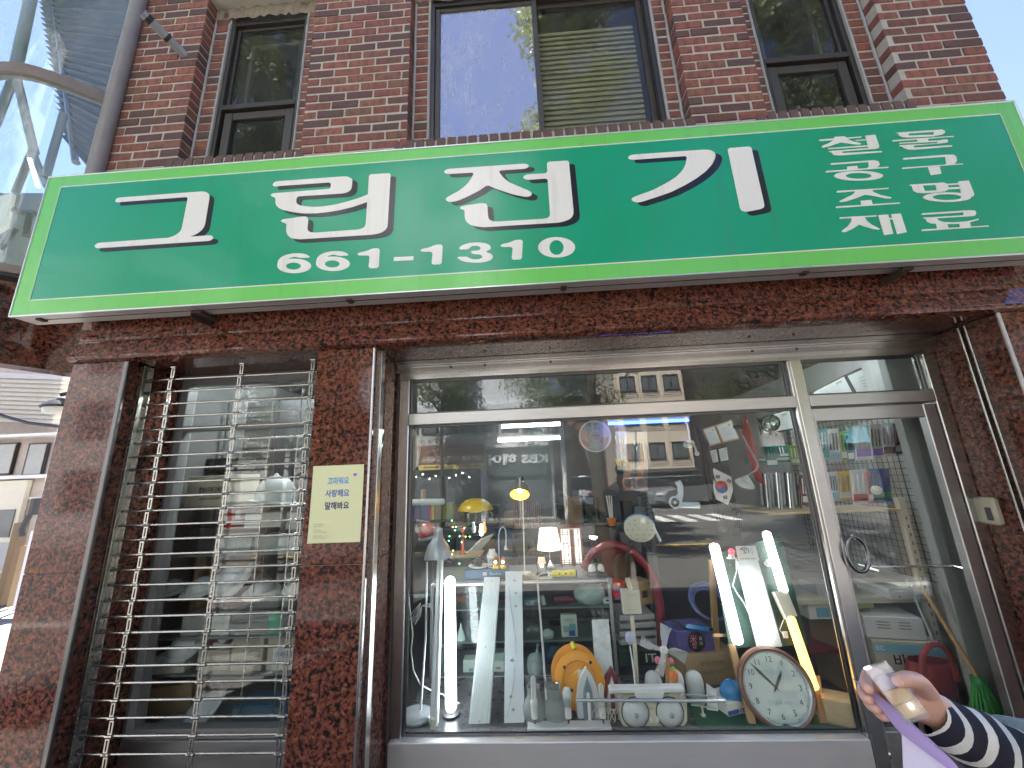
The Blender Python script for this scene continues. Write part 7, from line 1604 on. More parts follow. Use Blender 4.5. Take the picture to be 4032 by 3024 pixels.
mb = MB(); a = P(1590, 1978, 1.62); b = P(1752, 1975, 1.62); mb.lathe([(.03, 0), (.03, (b-a).length-.02), (.022, (b-a).length)], a, b-a, 14); solo(mb, 'clear_tube_roll', 'frosted', 'roll of clear film lying above the purple packet', 'roll')
# tool pegs in the far middle (row of screwdrivers)
for k in range(14):
    mb = MB(); u = 2022 + k*8; mb.tube([P(u, 1975, 2.3), P(u+2, 2050, 2.3)], .006, 6); mb.tube([P(u+2, 2045, 2.3), P(u+3, 2078, 2.3)], .010, 7); solo(mb, 'screwdriver', 'chrome' if k % 3 else 'amber_plastic', ORD[k] + ' screwdriver from the left in the row behind the yellow lamp', 'tool', 'screwdrivers hanging behind the yellow lamp')

# ---- right wall: black wire grid with hanging packs, seen through the door
GX = 2.84
gw = thing('wire_grid_panel', 'black wire grid panel on the right wall behind the door', 'grid panel', (GX, 1.3, .9))
for z in [.75 + k*.05 for k in range(26)]:
    mb = MB(); mb.tube([(GX, .66, z), (GX, 2.4, z)], .0024, 5); mb.build('wire', 'grid_black', gw)
for y in [.66 + k*.05 for k in range(35)]:
    mb = MB(); mb.tube([(GX-.004, y, .75), (GX-.004, y, 2.0)], .0024, 5); mb.build('wire', 'grid_black', gw)
mb = MB(); mb.rbox(2.47, 2.66, .60, .66, FZ, 2.5, .004); struct(mb, 'wall_pier', 'pier_grey')
packs = [(3215, 3255, 1690, 1815, 'blue_pale', 'teal and clear packet of brushes', 'teal'), (3258, 3300, 1690, 1822, 'bag_white', 'clear packet of white ties', 'blue_pale'), (3305, 3345, 1700, 1815, 'lime', 'green backed packet of cable clips', 'white'), (3362, 3420, 1675, 1812, 'plastic_wrap', 'clear packet with violet edge', 'ink_violet'), (3424, 3468, 1672, 1808, 'plastic_wrap', 'glossy clear packet with violet foot', 'ink_violet'), (3470, 3515, 1668, 1800, 'bag_white', 'clear packet of black cords', 'cord_black'), (3540, 3600, 1660, 1750, 'coral_dull', 'orange striped packet of batteries', 'ivory'),
         (3262, 3296, 1860, 1975, 'bag_white', 'slim clear packet of rods', 'blue_pale'), (3298, 3345, 1858, 1972, 'yellow', 'yellow backed blister packet', 'white'), (3350, 3410, 1850, 1988, 'paper', 'white and red card of plugs', 'red'), (3425, 3500, 1848, 1978, 'packet_blue', 'blue and green blister packet with a round lamp', 'green'), (3060, 3100, 1755, 1800, 'teal', 'small teal packet', 'white'), (3105, 3150, 1755, 1830, 'lime', 'green and clear packet', 'bag_white'), (3010, 3050, 1750, 1840, 'teal', 'dark teal packet', 'white'),
         (3225, 3262, 1855, 1985, 'dark_grey', 'black handled pliers card', 'yellow'), (3180, 3214, 1700, 1820, 'blue_deep', 'navy card of screwdriver bits', 'white'), (3330, 3352, 1700, 1820, 'teal', 'narrow teal card', 'white'), (3516, 3545, 1668, 1790, 'dark_grey', 'black packet of clips', 'light_grey'), (3150, 3186, 1870, 1990, 'red_dark', 'dark red tool card', 'white'), (3412, 3428, 1860, 1985, 'coral', 'slim orange card', 'white')]
for k, (u0, u1, v0, v1, m_, lab, m2) in enumerate(packs):
    yy = 1.05 + .12*(k % 3) - (.25 if u0 > 3350 else 0)
    t = thing('hanging_packet', lab + ' hanging near the grid panel', 'packet', P((u0+u1)/2, v1, yy), 'packets hanging near the door')
    mb = MB(); quad(mb, [(u0, v0, yy), (u1, v0-4, yy), (u1+14, v1-4, yy), (u0+14, v1, yy)], .012); mb.build('pack', m_, t, False)
    mb = MB(); h_ = v1-v0; quad(mb, [(u0+12, v1-.30*h_, yy-.006), (u1+10, v1-.32*h_, yy-.006), (u1+12, v1-.12*h_, yy-.006), (u0+13, v1-.1*h_, yy-.006)], .004); mb.build('card', m2, t, False)
    mb = MB()
    for j in range(3): seg(mb, [(u0+8+(u1-u0-10)*j/2.5, v0+.12*h_, yy-.008), (u0+14+(u1-u0-10)*j/2.5, v0+.62*h_, yy-.008)], .004, 6)
    mb.build('contents', ['white', 'dark_grey', 'chrome'][k % 3], t)
mb = MB(); q = P(3450, 1930, .86); mb.lathe([(.032, 0), (.03, .014), (.012, .024), (.001, .026)], q, (-.3, -1, 0), 18); solo(mb, 'blister_lamp', 'ivory', 'round ivory lamp in the blue blister packet', 'lamp')
# teal wall shelf band behind
tw = thing('teal_shelf', 'teal edged shelf behind the hanging packets', 'shelf', P(3100, 1800, 1.6)); mb = MB(); a = P(2985, 1800, 1.6); b = P(3290, 1790, 1.6); mb.rbox(a.x, b.x, 1.6, 1.85, a.z-.05, a.z, .004); mb.build('board', 'teal', tw, False); mb = MB(); mb.rbox(a.x, b.x, 1.585, 1.598, a.z-.035, a.z-.012, .002); mb.build('white_strip', 'white', tw, False)
for k in range(16):
    mb = MB(); u = 2990 + k*11; seg(mb, [(u, 1860+3*(k % 3), 1.4), (u+12, 1985+8*(k % 4), 1.4)], .0075, 6); solo(mb, 'hanging_tool', ['light_grey', 'dark_grey', 'chrome', 'bag_white'][k % 4], ORD[k] + ' long thin tool packet from the left below the teal shelf', 'tool', 'tools hanging below the teal shelf')
hank('black cable coil hanging on the grid panel near the pier', [(3640, 1830, .95), (3655, 1880, .95), (3670, 1930, .95), (3690, 2010, .95)], 'cord_black', .006, 9, .03, 17)
# white slotted shelf rack and boxes by the door
wr = thing('white_slotted_rack', 'white slotted steel rack standing inside the door', 'shelf', P(3620, 2500, 1.15)); YW = 1.15
for (a, b) in (((3545, 1960), (3690, 2560)),):
    mb = MB(); A_, B_ = P(*a, YW), P(*b, YW); mb.rbox(A_.x-.02, A_.x+.03, YW, YW+.04, FZ, A_.z, .003); mb.build('post', 'ivory', wr, False)
    mb = MB()
    for k in range(18): mb.box(A_.x+.001, A_.x+.009, YW-.0015, YW+.002, .15+k*.06, .175+k*.06)
    mb.build('slot', 'black', wr, False); xr = A_.x
mb = MB(); z_ = P(3500, 2345, YW).z; mb.rbox(1.75, xr, YW, YW+.5, z_-.05, z_-.01, .003); mb.build('shelf', 'ivory', wr, False)
mb = MB(); z2 = P(3500, 2005, YW).z; mb.rbox(1.8, xr, YW, YW+.4, z2-.015, z2, .002); mb.build('shelf', 'wood_pale', wr, False)
carton('white_panel_box', 'thin white box with round holes on the slotted rack', 'box', 3510, 3660, 2335, 2362, YW-.05, .3, 'white', None, 0, extra=[('patch', -.6, -.5, .3, .7, 'light_grey'), ('patch', .5, .6, .3, .7, 'light_grey')])
carton('white_panel_box', 'second thin white box above on the slotted rack', 'box', 3500, 3620, 2312, 2333, YW, .3, 'paper', None, 0)
ub = carton('white_vented_box', 'white vented metal unit on top of the striped carton', 'appliance', 3432, 3615, 2428, 2518, 1.05, .32, 'white', None, -12, extra=[('patch', -.6, -.15, .74, .78, 'grey'), ('patch', -.6, -.15, .6, .64, 'grey'), ('patch', -.6, -.15, .46, .5, 'grey'), ('patch', .15, .55, .74, .78, 'grey'), ('patch', .15, .55, .6, .64, 'grey'), ('patch', .15, .55, .46, .5, 'grey')])
sc_ = carton('striped_carton', 'blue and cream striped carton with bold black lettering by the door', 'box', 3482, 3690, 2524, 2672, 1.02, .34, 'cardboard_pale', FZ, -12, extra=[('band', (.80, .95), 'blue_pale'), ('band', (.34, .50), 'blue_pale'), ('text', '바텍', 'black', .67, .09, .15, -.1), ('text', 'EC', 'white', .875, .04, .05, -.8)])
carton('olive_carton', 'tall olive carton with pictograms beside the vented unit', 'box', 3350, 3445, 2400, 2640, 1.15, .3, 'cardboard_dark', FZ, 15, extra=[('band', (.55, .68), 'board_green')])
carton('blue_white_carton', 'blue and white bulb carton on the shelf left of the mullion', 'box', 3190, 3260, 2360, 2440, 1.2, .2, 'paper', None, 0, extra=[('patch', -.3, .9, .1, .6, 'blue_pale')])
carton('grey_carton', 'grey carton behind the mullion above the blue and white one', 'box', 3225, 3280, 2300, 2358, 1.22, .2, 'light_grey', None, 0)
carton('green_carton', 'pale green carton on top of the olive one', 'box', 3355, 3445, 2360, 2398, 1.18, .25, 'lime_pale', None, 10)
mb = MB(); a = P(3100, 2480, 1.2); b = P(3420, 2540, 1.2); mb.rbox(1.9, 2.45, 1.2, 1.7, a.z-.16, a.z-.13, .003); solo(mb, 'red_shelf_board', 'red_dark', 'dark red shelf edge running behind the amber lamp', 'shelf', smooth=False)
# red shopping bag
rb_ = thing('red_shopping_bag', 'red shopping bag with tall handles on the floor by the door', 'bag', P(3700, 2740, .85)); mb = MB(); a = P(3600, 2770, .86); b = P(3800, 2640, .86); mb.lathe([(.10, 0), (.13, .1), (.14, .22), (.12, .27)], ((a.x+b.x)/2, .9, FZ+.05), (0, 0, 1), 18, False, (1.0, .55)); mb.build('body', 'bag_red', rb_); mb = MB(); seg(mb, [(3630, 2660, .82), (3632, 2580, .82), (3660, 2540, .82), (3705, 2538, .82), (3740, 2580, .82), (3770, 2680, .82)], .016, 8); mb.build('handle', 'bag_red', rb_)
# broom
bm_ = thing('green_broom', 'broom with wooden handle and green bristles leaning by the door', 'broom', P(3860, 2860, .55)); mb = MB(); seg(mb, [(3640, 2330, .64), (3850, 2670, .56)], .011, 10); mb.build('handle', 'wood', bm_); mb = MB(); q0 = P(3850, 2665, .56); q1 = P(3900, 2850, .54)
mb.tube([q0, q0.lerp(q1, .15)], .035, 12); mb.build('ferrule', 'green', bm_); mb = MB(); rn = random.Random(5)
for k in range(70): o = Vector((rn.uniform(-.1, .1), rn.uniform(-.03, .03), rn.uniform(-.03, .02))); mb.tube([q0.lerp(q1, .12) + o*.3, q1 + o], [.005, .0025], 5)
mb.build('bristles', 'broom_green', bm_)
mb = MB(); seg(mb, [(3570, 2280, .9), (3690, 2560, .85)], .007, 8); solo(mb, 'thin_pole', 'light_grey', 'thin grey pole leaning on the grid panel', 'pole')
# door bell box on the granite jamb
db = thing('intercom_box', 'ivory keypad box mounted on the granite jamb right of the door', 'keypad', S(3900, 2010, 2.575)); q = S(3905, 2010, 2.575); mb = MB(); mb.rbox(2.535, 2.577, q.y-.055, q.y+.055, q.z-.075, q.z+.075, .012); mb.build('case', 'ivory_dull', db, True); mb = MB(); mb.rbox(2.531, 2.537, q.y-.035, q.y-.005, q.z-.05, q.z+.02, .002); mb.build('slot', 'dark_grey', db, False)

# dark upright and pale disc at the far left of the window
mb = MB(); a = P(1606, 2250, .75); mb.rbox(a.x-.012, a.x+.012, .75, .78, DZ, 1.93, .002); solo(mb, 'black_upright', 'black', 'black upright bar at the left inside edge of the window', 'post', smooth=False)
mb = MB(); q = P(1612, 1772, .82); r_ = px(.82, 84); mb.lathe([(.001, .02), (r_*.5, .016), (r_*.95, .004), (r_, -.004), (r_*.95, -.01), (.001, -.012)], q, (.15, -1, 0), 36, sq=(.5, 1)); solo(mb, 'round_tray_lamp', 'ivory', 'pale round lamp seen edge on behind the black upright', 'lamp')
# ================================================================ shelves behind the rolling grille
YL = .62
ls = thing('display_rack', 'thin metal display rack with glass shelves behind the rolling grille', 'shelf', (-1.7, YL, .4))
def pz(v, u=900, y=YL): return P(u, v, y).z
LX0, LX1 = P(640, 2300, YL).x, P(1300, 2300, YL).x
SHV = [1992, 2180, 2352, 2505, 2650, 2880]
SZ = [pz(v) for v in SHV]
for z in SZ:
    mb = MB(); mb.rbox(LX0, LX1, YL-.02, YL+.36, z-.012, z, .002); mb.build('shelf', 'cabinet_shelf', ls, False)
for u in (1010, 1130):
    x = P(u, 2200, YL-.03).x; mb = MB(); mb.tube([(x, YL-.03, .22), (x, YL-.03, 2.3)], .005, 7); mb.build('rod', 'steel', ls)
for x in (LX0+.01, LX0+.45, LX1-.01):
    mb = MB(); mb.tube([(x, YL+.35, .4), (x, YL+.35, 2.3)], .006, 7); mb.build('rod', 'steel_dark', ls)
mb = MB(); mb.rbox(LX0-.06, LX0-.01, YL-.05, YL+.05, .2, 2.36, .003); mb.build('side_post', 'light_grey', ls, False)
mb = MB(); mb.rbox(LX0-.2, LX1, YL+.62, YL+.66, .1, 2.36, .003); mb.build('back_board', 'room_dark', ls, False)
mb = MB(); mb.tube([(LX0+.10, YL+.2, .4), (LX0+.10, YL+.2, 1.35)], .05, 12); solo(mb, 'paper_tube', 'cardboard_dark', 'tall brown tube standing behind the left shelves', 'tube')
carton('text_carton', 'tan carton with bold Korean print on the top shelf behind the grille', 'box', 726, 950, 1868, 1985, YL+.0, .2, 'cardboard_pale', SZ[0], 0, extra=[('text', '합성수지제 단독계기함', 'black', .52, .045, .22, .05), ('text', 'MADE IN KOREA AUTHORITY', 'cardboard_dark', .25, .02, .2, .05)])
carton('grey_case', 'dark grey case above the tan carton behind the grille', 'case', 700, 940, 1800, 1860, YL+.25, .2, 'dark_grey', None, 0)
hh_ = thing('hard_hat', 'white safety helmet on the top shelf behind the grille', 'helmet', P(1080, 1985, YL+.08)); q = P(1078, 1975, YL+.08); q.z = SZ[0]+.004; rr = px(YL+.08, 58)
mb = MB(); mb.lathe([(rr*1.0, .0), (rr*1.02, .03), (rr*.96, .09), (rr*.78, .14), (rr*.45, .172), (.001, .182)], q + Vector((0, 0, .012)), (.12, 0, 1), 28, sq=(1.05, 1.2)); mb.build('shell', 'helmet_white', hh_)
mb = MB(); mb.lathe([(rr*1.0, .0), (rr*1.28, -.012), (rr*1.28, -.007), (rr*1.0, .008)], q + Vector((0, 0, .02)), (.12, .0, 1), 28, False, (1.0, 1.15)); mb.build('brim', 'helmet_white', hh_); mb = MB(); mb.torus(q + Vector((0, 0, .05)), (0, 1, 0), rr*.92, .012, 20, 8, (.25, 1.5), 0, PI); mb.build('ridge', 'helmet_white', hh_)
for lab, u0, u1, v0, v1, m_, si in (('white carton on the second shelf behind the grille', 958, 1108, 2015, 2080, 'white', 1), ('pale carton by the pillar on the second shelf behind the grille', 1122, 1190, 2015, 2085, 'light_grey', 1), ('red packet standing on the second shelf behind the grille', 885, 920, 2000, 2085, 'red', 1), ('white conical packet on the second shelf', 922, 948, 2010, 2045, 'white', 1), ('dark rounded bag on the second shelf behind the grille', 730, 850, 2075, 2120, 'dark_grey', 1),
    ('clear drawer tray on the left of the third row', 728, 990, 2112, 2165, 'drawer', 1), ('clear drawer tray on the right of the third row', 998, 1180, 2105, 2160, 'drawer', 1)):
    carton('display_packet', lab, 'box', u0, u1, v0, v1, YL+.03+.02*(u0 % 3), .16, m_, SZ[1] if v1 > 2100 else None, 0, 'boxes behind the grille')
for k, (u0, u1, v0, v1, m_) in enumerate(((872, 975, 2205, 2222, 'cardboard_dark'), (872, 972, 2224, 2238, 'wood_pale'), (872, 970, 2240, 2252, 'paper'))): carton('flat_carton', ['topmost', 'middle', 'lowest'][k] + ' flat carton in the small pile above the dome lamps', 'box', u0, u1, v0, v1, YL+.06, .15, m_, None, 0, 'flat cartons above the dome lamps')
def dome(label, u, v, y, ru, ax, m_='dome_white'):
    t = thing('dome_lamp', label, 'lamp', P(u, v, y), 'dome ceiling lamps behind the grille'); r_ = px(y, ru); q = P(u, v, y)
    mb = MB(); mb.lathe([(r_*.72, .012), (r_*.70, .03), (r_*.55, .055), (r_*.3, .07), (.001, .075)], q, ax, 26); mb.build('bowl', m_, t)
    mb = MB(); mb.lathe([(r_*.9, -.012), (r_, -.004), (r_*.98, .008), (r_*.78, .018), (r_*.7, .012)], q, ax, 28); mb.build('rim', 'white', t)
dome('leftmost small dome lamp on the lamp shelf behind the grille', 675, 2325, YL+.06, 52, (0, -.15, 1)); dome('dome lamp lying flat next to the tilted one', 798, 2318, YL+.05, 68, (-.1, -.3, 1)); dome('large dome lamp tilted towards the glass', 912, 2280, YL+.06, 82, (-.25, -.75, .6))
dome('dome lamp under clear wrapping near the pillar', 1030, 2330, YL+.05, 62, (0, -.2, 1)); dome('dome lamp half hidden by the pillar edge', 1165, 2322, YL+.05, 48, (0, -.2, 1))
mb = MB(); q = P(1035, 2325, YL+.06); mb.lathe([(.10, 0), (.085, .02), (.012, .12), (.02, .13)], q, (-.1, 0, 1), 10, False); solo(mb, 'plastic_wrapping', 'clear_plastic', 'peaked clear plastic wrapping over the dome lamp', 'wrapping')
carton('grey_lamp_box', 'pale grey lamp box on the shelf above the cream cartons', 'box', 712, 828, 2420, 2472, YL+.02, .16, 'light_grey', SZ[3], 0); carton('grey_lamp_box', 'white and grey lamp box between the plain one and the striped one', 'box', 830, 905, 2420, 2470, YL+.02, .16, 'paper', SZ[3], 0, extra=[('band', (.0, 1.0), 'white', -.2, .5)])
carton('green_striped_box', 'dark grey box with a mint green panel on the shelf behind the grille', 'box', 906, 1160, 2412, 2465, YL+.03, .16, 'grey', SZ[3], 0, extra=[('band', (.0, 1.0), 'mint', -.2, .62)])
dome('round ivory dome lamp standing on a white box', 735, 2545, YL+.06, 72, (-.15, -.5, .85)); dome('small pale dome lamp lying on a red box', 900, 2508, YL+.1, 45, (.2, -.5, .8))
carton('white_lamp_box', 'low white box under the ivory dome lamp', 'box', 608, 725, 2580, 2632, YL+.0, .15, 'paper', SZ[4], 8); carton('cream_carton', 'cream carton left of the taller ones behind the grille', 'box', 770, 905, 2560, 2625, YL+.03, .16, 'cardboard_pale', SZ[4], 0, 'cream cartons behind the grille'); carton('cream_carton', 'tall cream carton printed KOREA behind the grille', 'box', 905, 1042, 2495, 2625, YL+.02, .16, 'cardboard_pale', SZ[4], 0, 'cream cartons behind the grille', extra=[('text', 'KOREA', 'dark_grey', .46, .025, .06, .2), ('patch', .5, .85, .36, .52, 'dark_grey')])
carton('cream_carton', 'cream carton beside the pillar carrying the sensor lamp label', 'box', 1046, 1180, 2495, 2622, YL+.02, .16, 'cardboard_pale', SZ[4], 0, 'cream cartons behind the grille', extra=[('patch', -.6, 1.0, .02, .62, 'white'), ('text', '센서등기구', 'ink_blue', .43, .042, .14, .25)])
carton('red_flat_box', 'flat dark red box under the small pale dome lamp', 'box', 820, 905, 2520, 2540, YL+.04, .12, 'red_dark', None, 0)
carton('kraft_carton', 'open kraft paper carton on the lowest shelf behind the grille', 'box', 585, 745, 2700, 2800, YL+.08, .22, 'cardboard', SZ[5]+.05, 18)
dome('large pale dome lamp leaning on the plates on the lowest shelf', 800, 2800, YL+.06, 78, (-.45, -.5, .75))
for k in range(3):
    q = P(735, 2838+14*k, YL+.05); mb = MB(); mb.lathe([(.13, 0), (.155, .012), (.15, .016), (.12, .008)], q, (0, 0, 1), 28); solo(mb, 'lamp_tray', 'clear_grey', ['top', 'middle', 'bottom'][k] + ' grey lamp tray in the pile on the lowest shelf', 'tray', 'lamp trays piled on the lowest shelf')
carton('navy_carton', 'navy blue carton on the lowest shelf behind the grille', 'box', 905, 1110, 2780, 2885, YL+.04, .2, 'blue_box', SZ[5], 0, extra=[('band', (.55, .9), 'blue_pale_dull')])
# ================================================================ person beside the photographer, reaching in with paper and a case
def C(u, v, d): return CAM + ray(u, v)*d
def skin_mesh(name, nodes, edges, root, sub=2):
    ks = list(nodes); me = bpy.data.meshes.new(name); me.from_pydata([tuple(nodes[k][0]) for k in ks], [(ks.index(a), ks.index(b)) for a, b in edges], [])
    o = bpy.data.objects.new(name, me); COL.objects.link(o)
    o.modifiers.new('skin', 'SKIN'); sl_ = me.skin_vertices[0].data
    for i, k in enumerate(ks):
        r_ = nodes[k][1]; sl_[i].radius = (r_, r_) if not isinstance(r_, tuple) else r_; sl_[i].use_root = (k == root)
    o.modifiers['skin'].use_smooth_shade = True
    m = o.modifiers.new('sub', 'SUBSURF'); m.levels = sub; m.render_levels = sub
    return o
def bake(objs):
    dg = bpy.context.evaluated_depsgraph_get(); out = []
    for o in objs: out.append(bpy.data.meshes.new_from_object(o.evaluated_get(dg)))
    for o in objs: me = o.data; bpy.data.objects.remove(o); bpy.data.meshes.remove(me)
    return out
body_c = Vector((1.03, -1.72, 0))
per = thing('person', 'person in a navy and white striped top holding a lilac sheet and a clear case', 'person', body_c)
B = lambda x, y, z: body_c + Vector((x, y, z))
wr_ = C(3672, 2800, .63); el = C(4250, 3140, .60); shl = B(-.17, .02, 1.36)
N = {'pelvis': (B(0, 0, .92), (.14, .10)), 'waist': (B(0, 0, 1.08), (.115, .085)), 'chest': (B(0, .0, 1.26), (.14, .095)), 'collar': (B(0, -.01, 1.40), (.07, .06)), 'neck': (B(0, 0, 1.47), .048), 'headb': (B(0, .015, 1.55), (.062, .07)), 'headm': (B(0, .02, 1.61), (.072, .085)), 'headt': (B(0, .005, 1.67), (.06, .07)),
     'sl': (shl, .055), 'el': (el, .042), 'mid': (el.lerp(wr_, .5), .036), 'wr': (wr_, (.024, .028)),
     'sr': (B(.17, .0, 1.36), .055), 'er': (B(.24, .03, 1.10), .042), 'wrr': (B(.22, .14, .90), .028), 'hr': (B(.21, .18, .83), .032),
     'hl': (B(-.09, 0, .86), .085), 'kl': (B(-.10, .02, .48), .06), 'al': (B(-.10, -.01, .09), .038), 'fl': (B(-.11, .14, .035), .032),
     'hrr': (B(.09, 0, .86), .085), 'kr': (B(.10, .02, .48), .06), 'ar': (B(.10, -.01, .09), .038), 'fr': (B(.11, .14, .035), .032)}
E_ = [('pelvis', 'waist'), ('waist', 'chest'), ('chest', 'collar'), ('collar', 'neck'), ('neck', 'headb'), ('headb', 'headm'), ('headm', 'headt'), ('chest', 'sl'), ('sl', 'el'), ('el', 'mid'), ('mid', 'wr'), ('chest', 'sr'), ('sr', 'er'), ('er', 'wrr'), ('wrr', 'hr'), ('pelvis', 'hl'), ('hl', 'kl'), ('kl', 'al'), ('al', 'fl'), ('pelvis', 'hrr'), ('hrr', 'kr'), ('kr', 'ar'), ('ar', 'fr')]
# hand: palm, four fingers closed behind the case, thumb over it
H = {'palm': (C(3600, 2762, .632), (.027, .020)), 'k': (C(3535, 2735, .645), (.030, .020)),
     'i0': (C(3478, 2665, .652), .0115), 'i1': (C(3424, 2650, .632), .0098), 'i2': (C(3408, 2692, .606), .0088), 'i3': (C(3424, 2722, .590), .0075),
     'm0': (C(3458, 2700, .656), .0115), 'm1': (C(3404, 2700, .634), .0100), 'm2': (C(3404, 2742, .606), .0090), 'm3': (C(3436, 2765, .592), .0076),
     'r0': (C(3462, 2738, .656), .0110), 'r1': (C(3412, 2748, .640), .0096), 'r2': (C(3434, 2786, .612), .0086), 'r3': (C(3472, 2796, .602), .0074),
     'p0': (C(3480, 2774, .652), .0098), 'p1': (C(3452, 2798, .640), .0084), 'p2': (C(3476, 2822, .618), .0076), 'p3': (C(3504, 2824, .610), .0066),
     't0': (C(3650, 2722, .616), .0150), 't1': (C(3618, 2682, .594), .0125), 't2': (C(3568, 2672, .574), .0112), 't3': (C(3522, 2684, .566), .0088)}
N.update(H)
E_ += [('wr', 'palm'), ('palm', 'k'), ('k', 'i0'), ('i0', 'i1'), ('i1', 'i2'), ('i2', 'i3'), ('k', 'm0'), ('m0', 'm1'), ('m1', 'm2'), ('m2', 'm3'), ('k', 'r0'), ('r0', 'r1'), ('r1', 'r2'), ('r2', 'r3'), ('k', 'p0'), ('p0', 'p1'), ('p1', 'p2'), ('p2', 'p3'), ('palm', 't0'), ('t0', 't1'), ('t1', 't2'), ('t2', 't3')]
g = lambda k, s_: (N[k][0], tuple(q*s_ for q in N[k][1]) if isinstance(N[k][1], tuple) else N[k][1]*s_)
vest_n = {k: g(k, 1.16) for k in ('pelvis', 'waist', 'chest', 'collar', 'sl', 'sr')}
tro_n = {'pelvis': (N['pelvis'][0], (.15, .11)), 'hl': g('hl', 1.12), 'kl': g('kl', 1.2), 'al': g('al', 1.35), 'hrr': g('hrr', 1.12), 'kr': g('kr', 1.2), 'ar': g('ar', 1.35)}
o1 = skin_mesh('body', N, E_, 'pelvis'); o2 = skin_mesh('vest', vest_n, [('pelvis', 'waist'), ('waist', 'chest'), ('chest', 'collar'), ('chest', 'sl'), ('chest', 'sr')], 'pelvis'); o3 = skin_mesh('trousers', tro_n, [('pelvis', 'hl'), ('hl', 'kl'), ('kl', 'al'), ('pelvis', 'hrr'), ('hrr', 'kr'), ('kr', 'ar')], 'pelvis')
for me, nm, m_ in zip(bake([o1, o2, o3]), ('body', 'vest', 'trousers'), ('skin', 'denim_grey', 'black')):
    me.materials.clear(); me.materials.append(MATS[m_]); me.shade_smooth(); me.transform(Matrix.Translation(-wloc(per))); me.name = nm; place(me, nm, wloc(per), per)
# thumb nail, face, hair, shoes
a, b = N['t2'][0], N['t3'][0]; d = (b-a).normalized(); up3 = (-ray(3530, 2680)).normalized(); sd_ = d.cross(up3).normalized(); cn = a.lerp(b, .88) + up3*.0068
mb = MB(); mb.add([cn + d*x + sd_*y + up3*(-.06*y*y*1000*.12) for x, y in ((-.008, -.0055), (-.009, 0), (-.008, .0055), (.004, .0055), (.008, .003), (.009, 0), (.008, -.003), (.004, -.0055))], [list(range(8))]); mb.build('thumb_nail', 'nail', per)
hd_ = B(0, .03, 1.61); mb = MB(); mb.sphere(hd_ + Vector((0, -.025, .025)), .1, 18, 12, (.85, .95, 1.0)); mb.sphere(hd_ + Vector((0, -.075, -.09)), .075, 14, 9, (.9, .6, 1.5)); mb.build('hair', 'hair', per)
mb = MB(); mb.lathe([(.012, 0), (.006, .03)], hd_ + Vector((0, .078, -.02)), (0, -.25, 1), 8); mb.build('nose', 'skin', per)
for s_ in (-1, 1):
    mb = MB(); mb.sphere(hd_ + Vector((s_*.028, .072, .01)), .010, 10, 6); mb.build('eye', 'white', per)
    mb = MB(); mb.rbox(B(s_*.10, 0, 0).x-.045, B(s_*.10, 0, 0).x+.045, B(0, -.08, 0).y, B(0, .18, 0).y, 0, .075, .02); mb.build('shoe', 'dark_grey', per)
mb = MB(); mb.rbox(hd_.x-.022, hd_.x+.022, hd_.y+.068, hd_.y+.076, hd_.z-.05, hd_.z-.042, .003); mb.build('mouth', 'coral_dull', per)
# striped sleeves: rings of knitted cloth with real stripes as bands
def sleeve(pts, radii, nring, nseg, period, start, name):
    L_ = [0]
    for q0, q1 in zip(pts[:-1], pts[1:]): L_.append(L_[-1] + (q1-q0).length)
    tot = L_[-1]; me_v = []; me_f = []; mi = []
    def at_(s_):
        for i in range(len(pts)-1):
            if s_ <= L_[i+1] or i == len(pts)-2:
                f = (s_-L_[i])/(L_[i+1]-L_[i]); return pts[i].lerp(pts[i+1], f), radii[i]*(1-f)+radii[i+1]*f
    up = Vector((0, 0, 1))
    for k in range(nring+1):
        s_ = tot*k/nring; c_, r_ = at_(s_); c2, _ = at_(min(tot, s_+.003)); c1, _ = at_(max(0, s_-.003)); t_ = (c2-c1).normalized()
        a_ = t_.cross(up).normalized(); b_ = a_.cross(t_)
        for j in range(nseg):
            an = 2*PI*j/nseg; w_ = 1 + .055*math.sin(s_*95 + 1.6*math.sin(an*2)) + .07*noise.noise(Vector((s_*22, math.cos(an)*1.3, math.sin(an)*1.3)))
            me_v.append(c_ + (a_*math.cos(an) + b_*math.sin(an))*r_*w_ + t_*.004*math.sin(an*2+s_*40))
    for k in range(nring):
        s_ = tot*(k+.5)/nring; wht = ((s_ + start) % period) < period*.37 or s_ < .006
        for j in range(nseg): me_f.append((k*nseg+j, k*nseg+(j+1) % nseg, (k+1)*nseg+(j+1) % nseg, (k+1)*nseg+j)); mi.append(0 if wht else 1)
    o0 = wloc(per); me = bpy.data.meshes.new(name); me.from_pydata([tuple(q-o0) for q in me_v], [], me_f); me.materials.append(MATS['knit_white']); me.materials.append(MATS['knit_navy'])
    for p_, i in zip(me.polygons, mi): p_.material_index = i
    me.shade_smooth(); return place(me, name, o0, per)
cuff = C(3636, 2806, .628)
sleeve([cuff, C(3760, 2872, .622), C(3900, 2945, .615), C(4060, 3035, .606), el, el.lerp(shl, .5), shl], [.0315, .040, .047, .052, .060, .066, .075], 170, 26, .034, .012, 'striped_sleeve')
sleeve([N['wrr'][0], N['er'][0], N['sr'][0]], [.038, .055, .072], 100, 20, .041, .0, 'striped_sleeve')
mb = MB(); mb.tube([C(3985, 2995, .606), C(4080, 3045, .604), el, el.lerp(shl, .5), shl], [.060, .072, .078, .084, .088], 22); mb.build('jacket_sleeve', 'denim_grey', per)
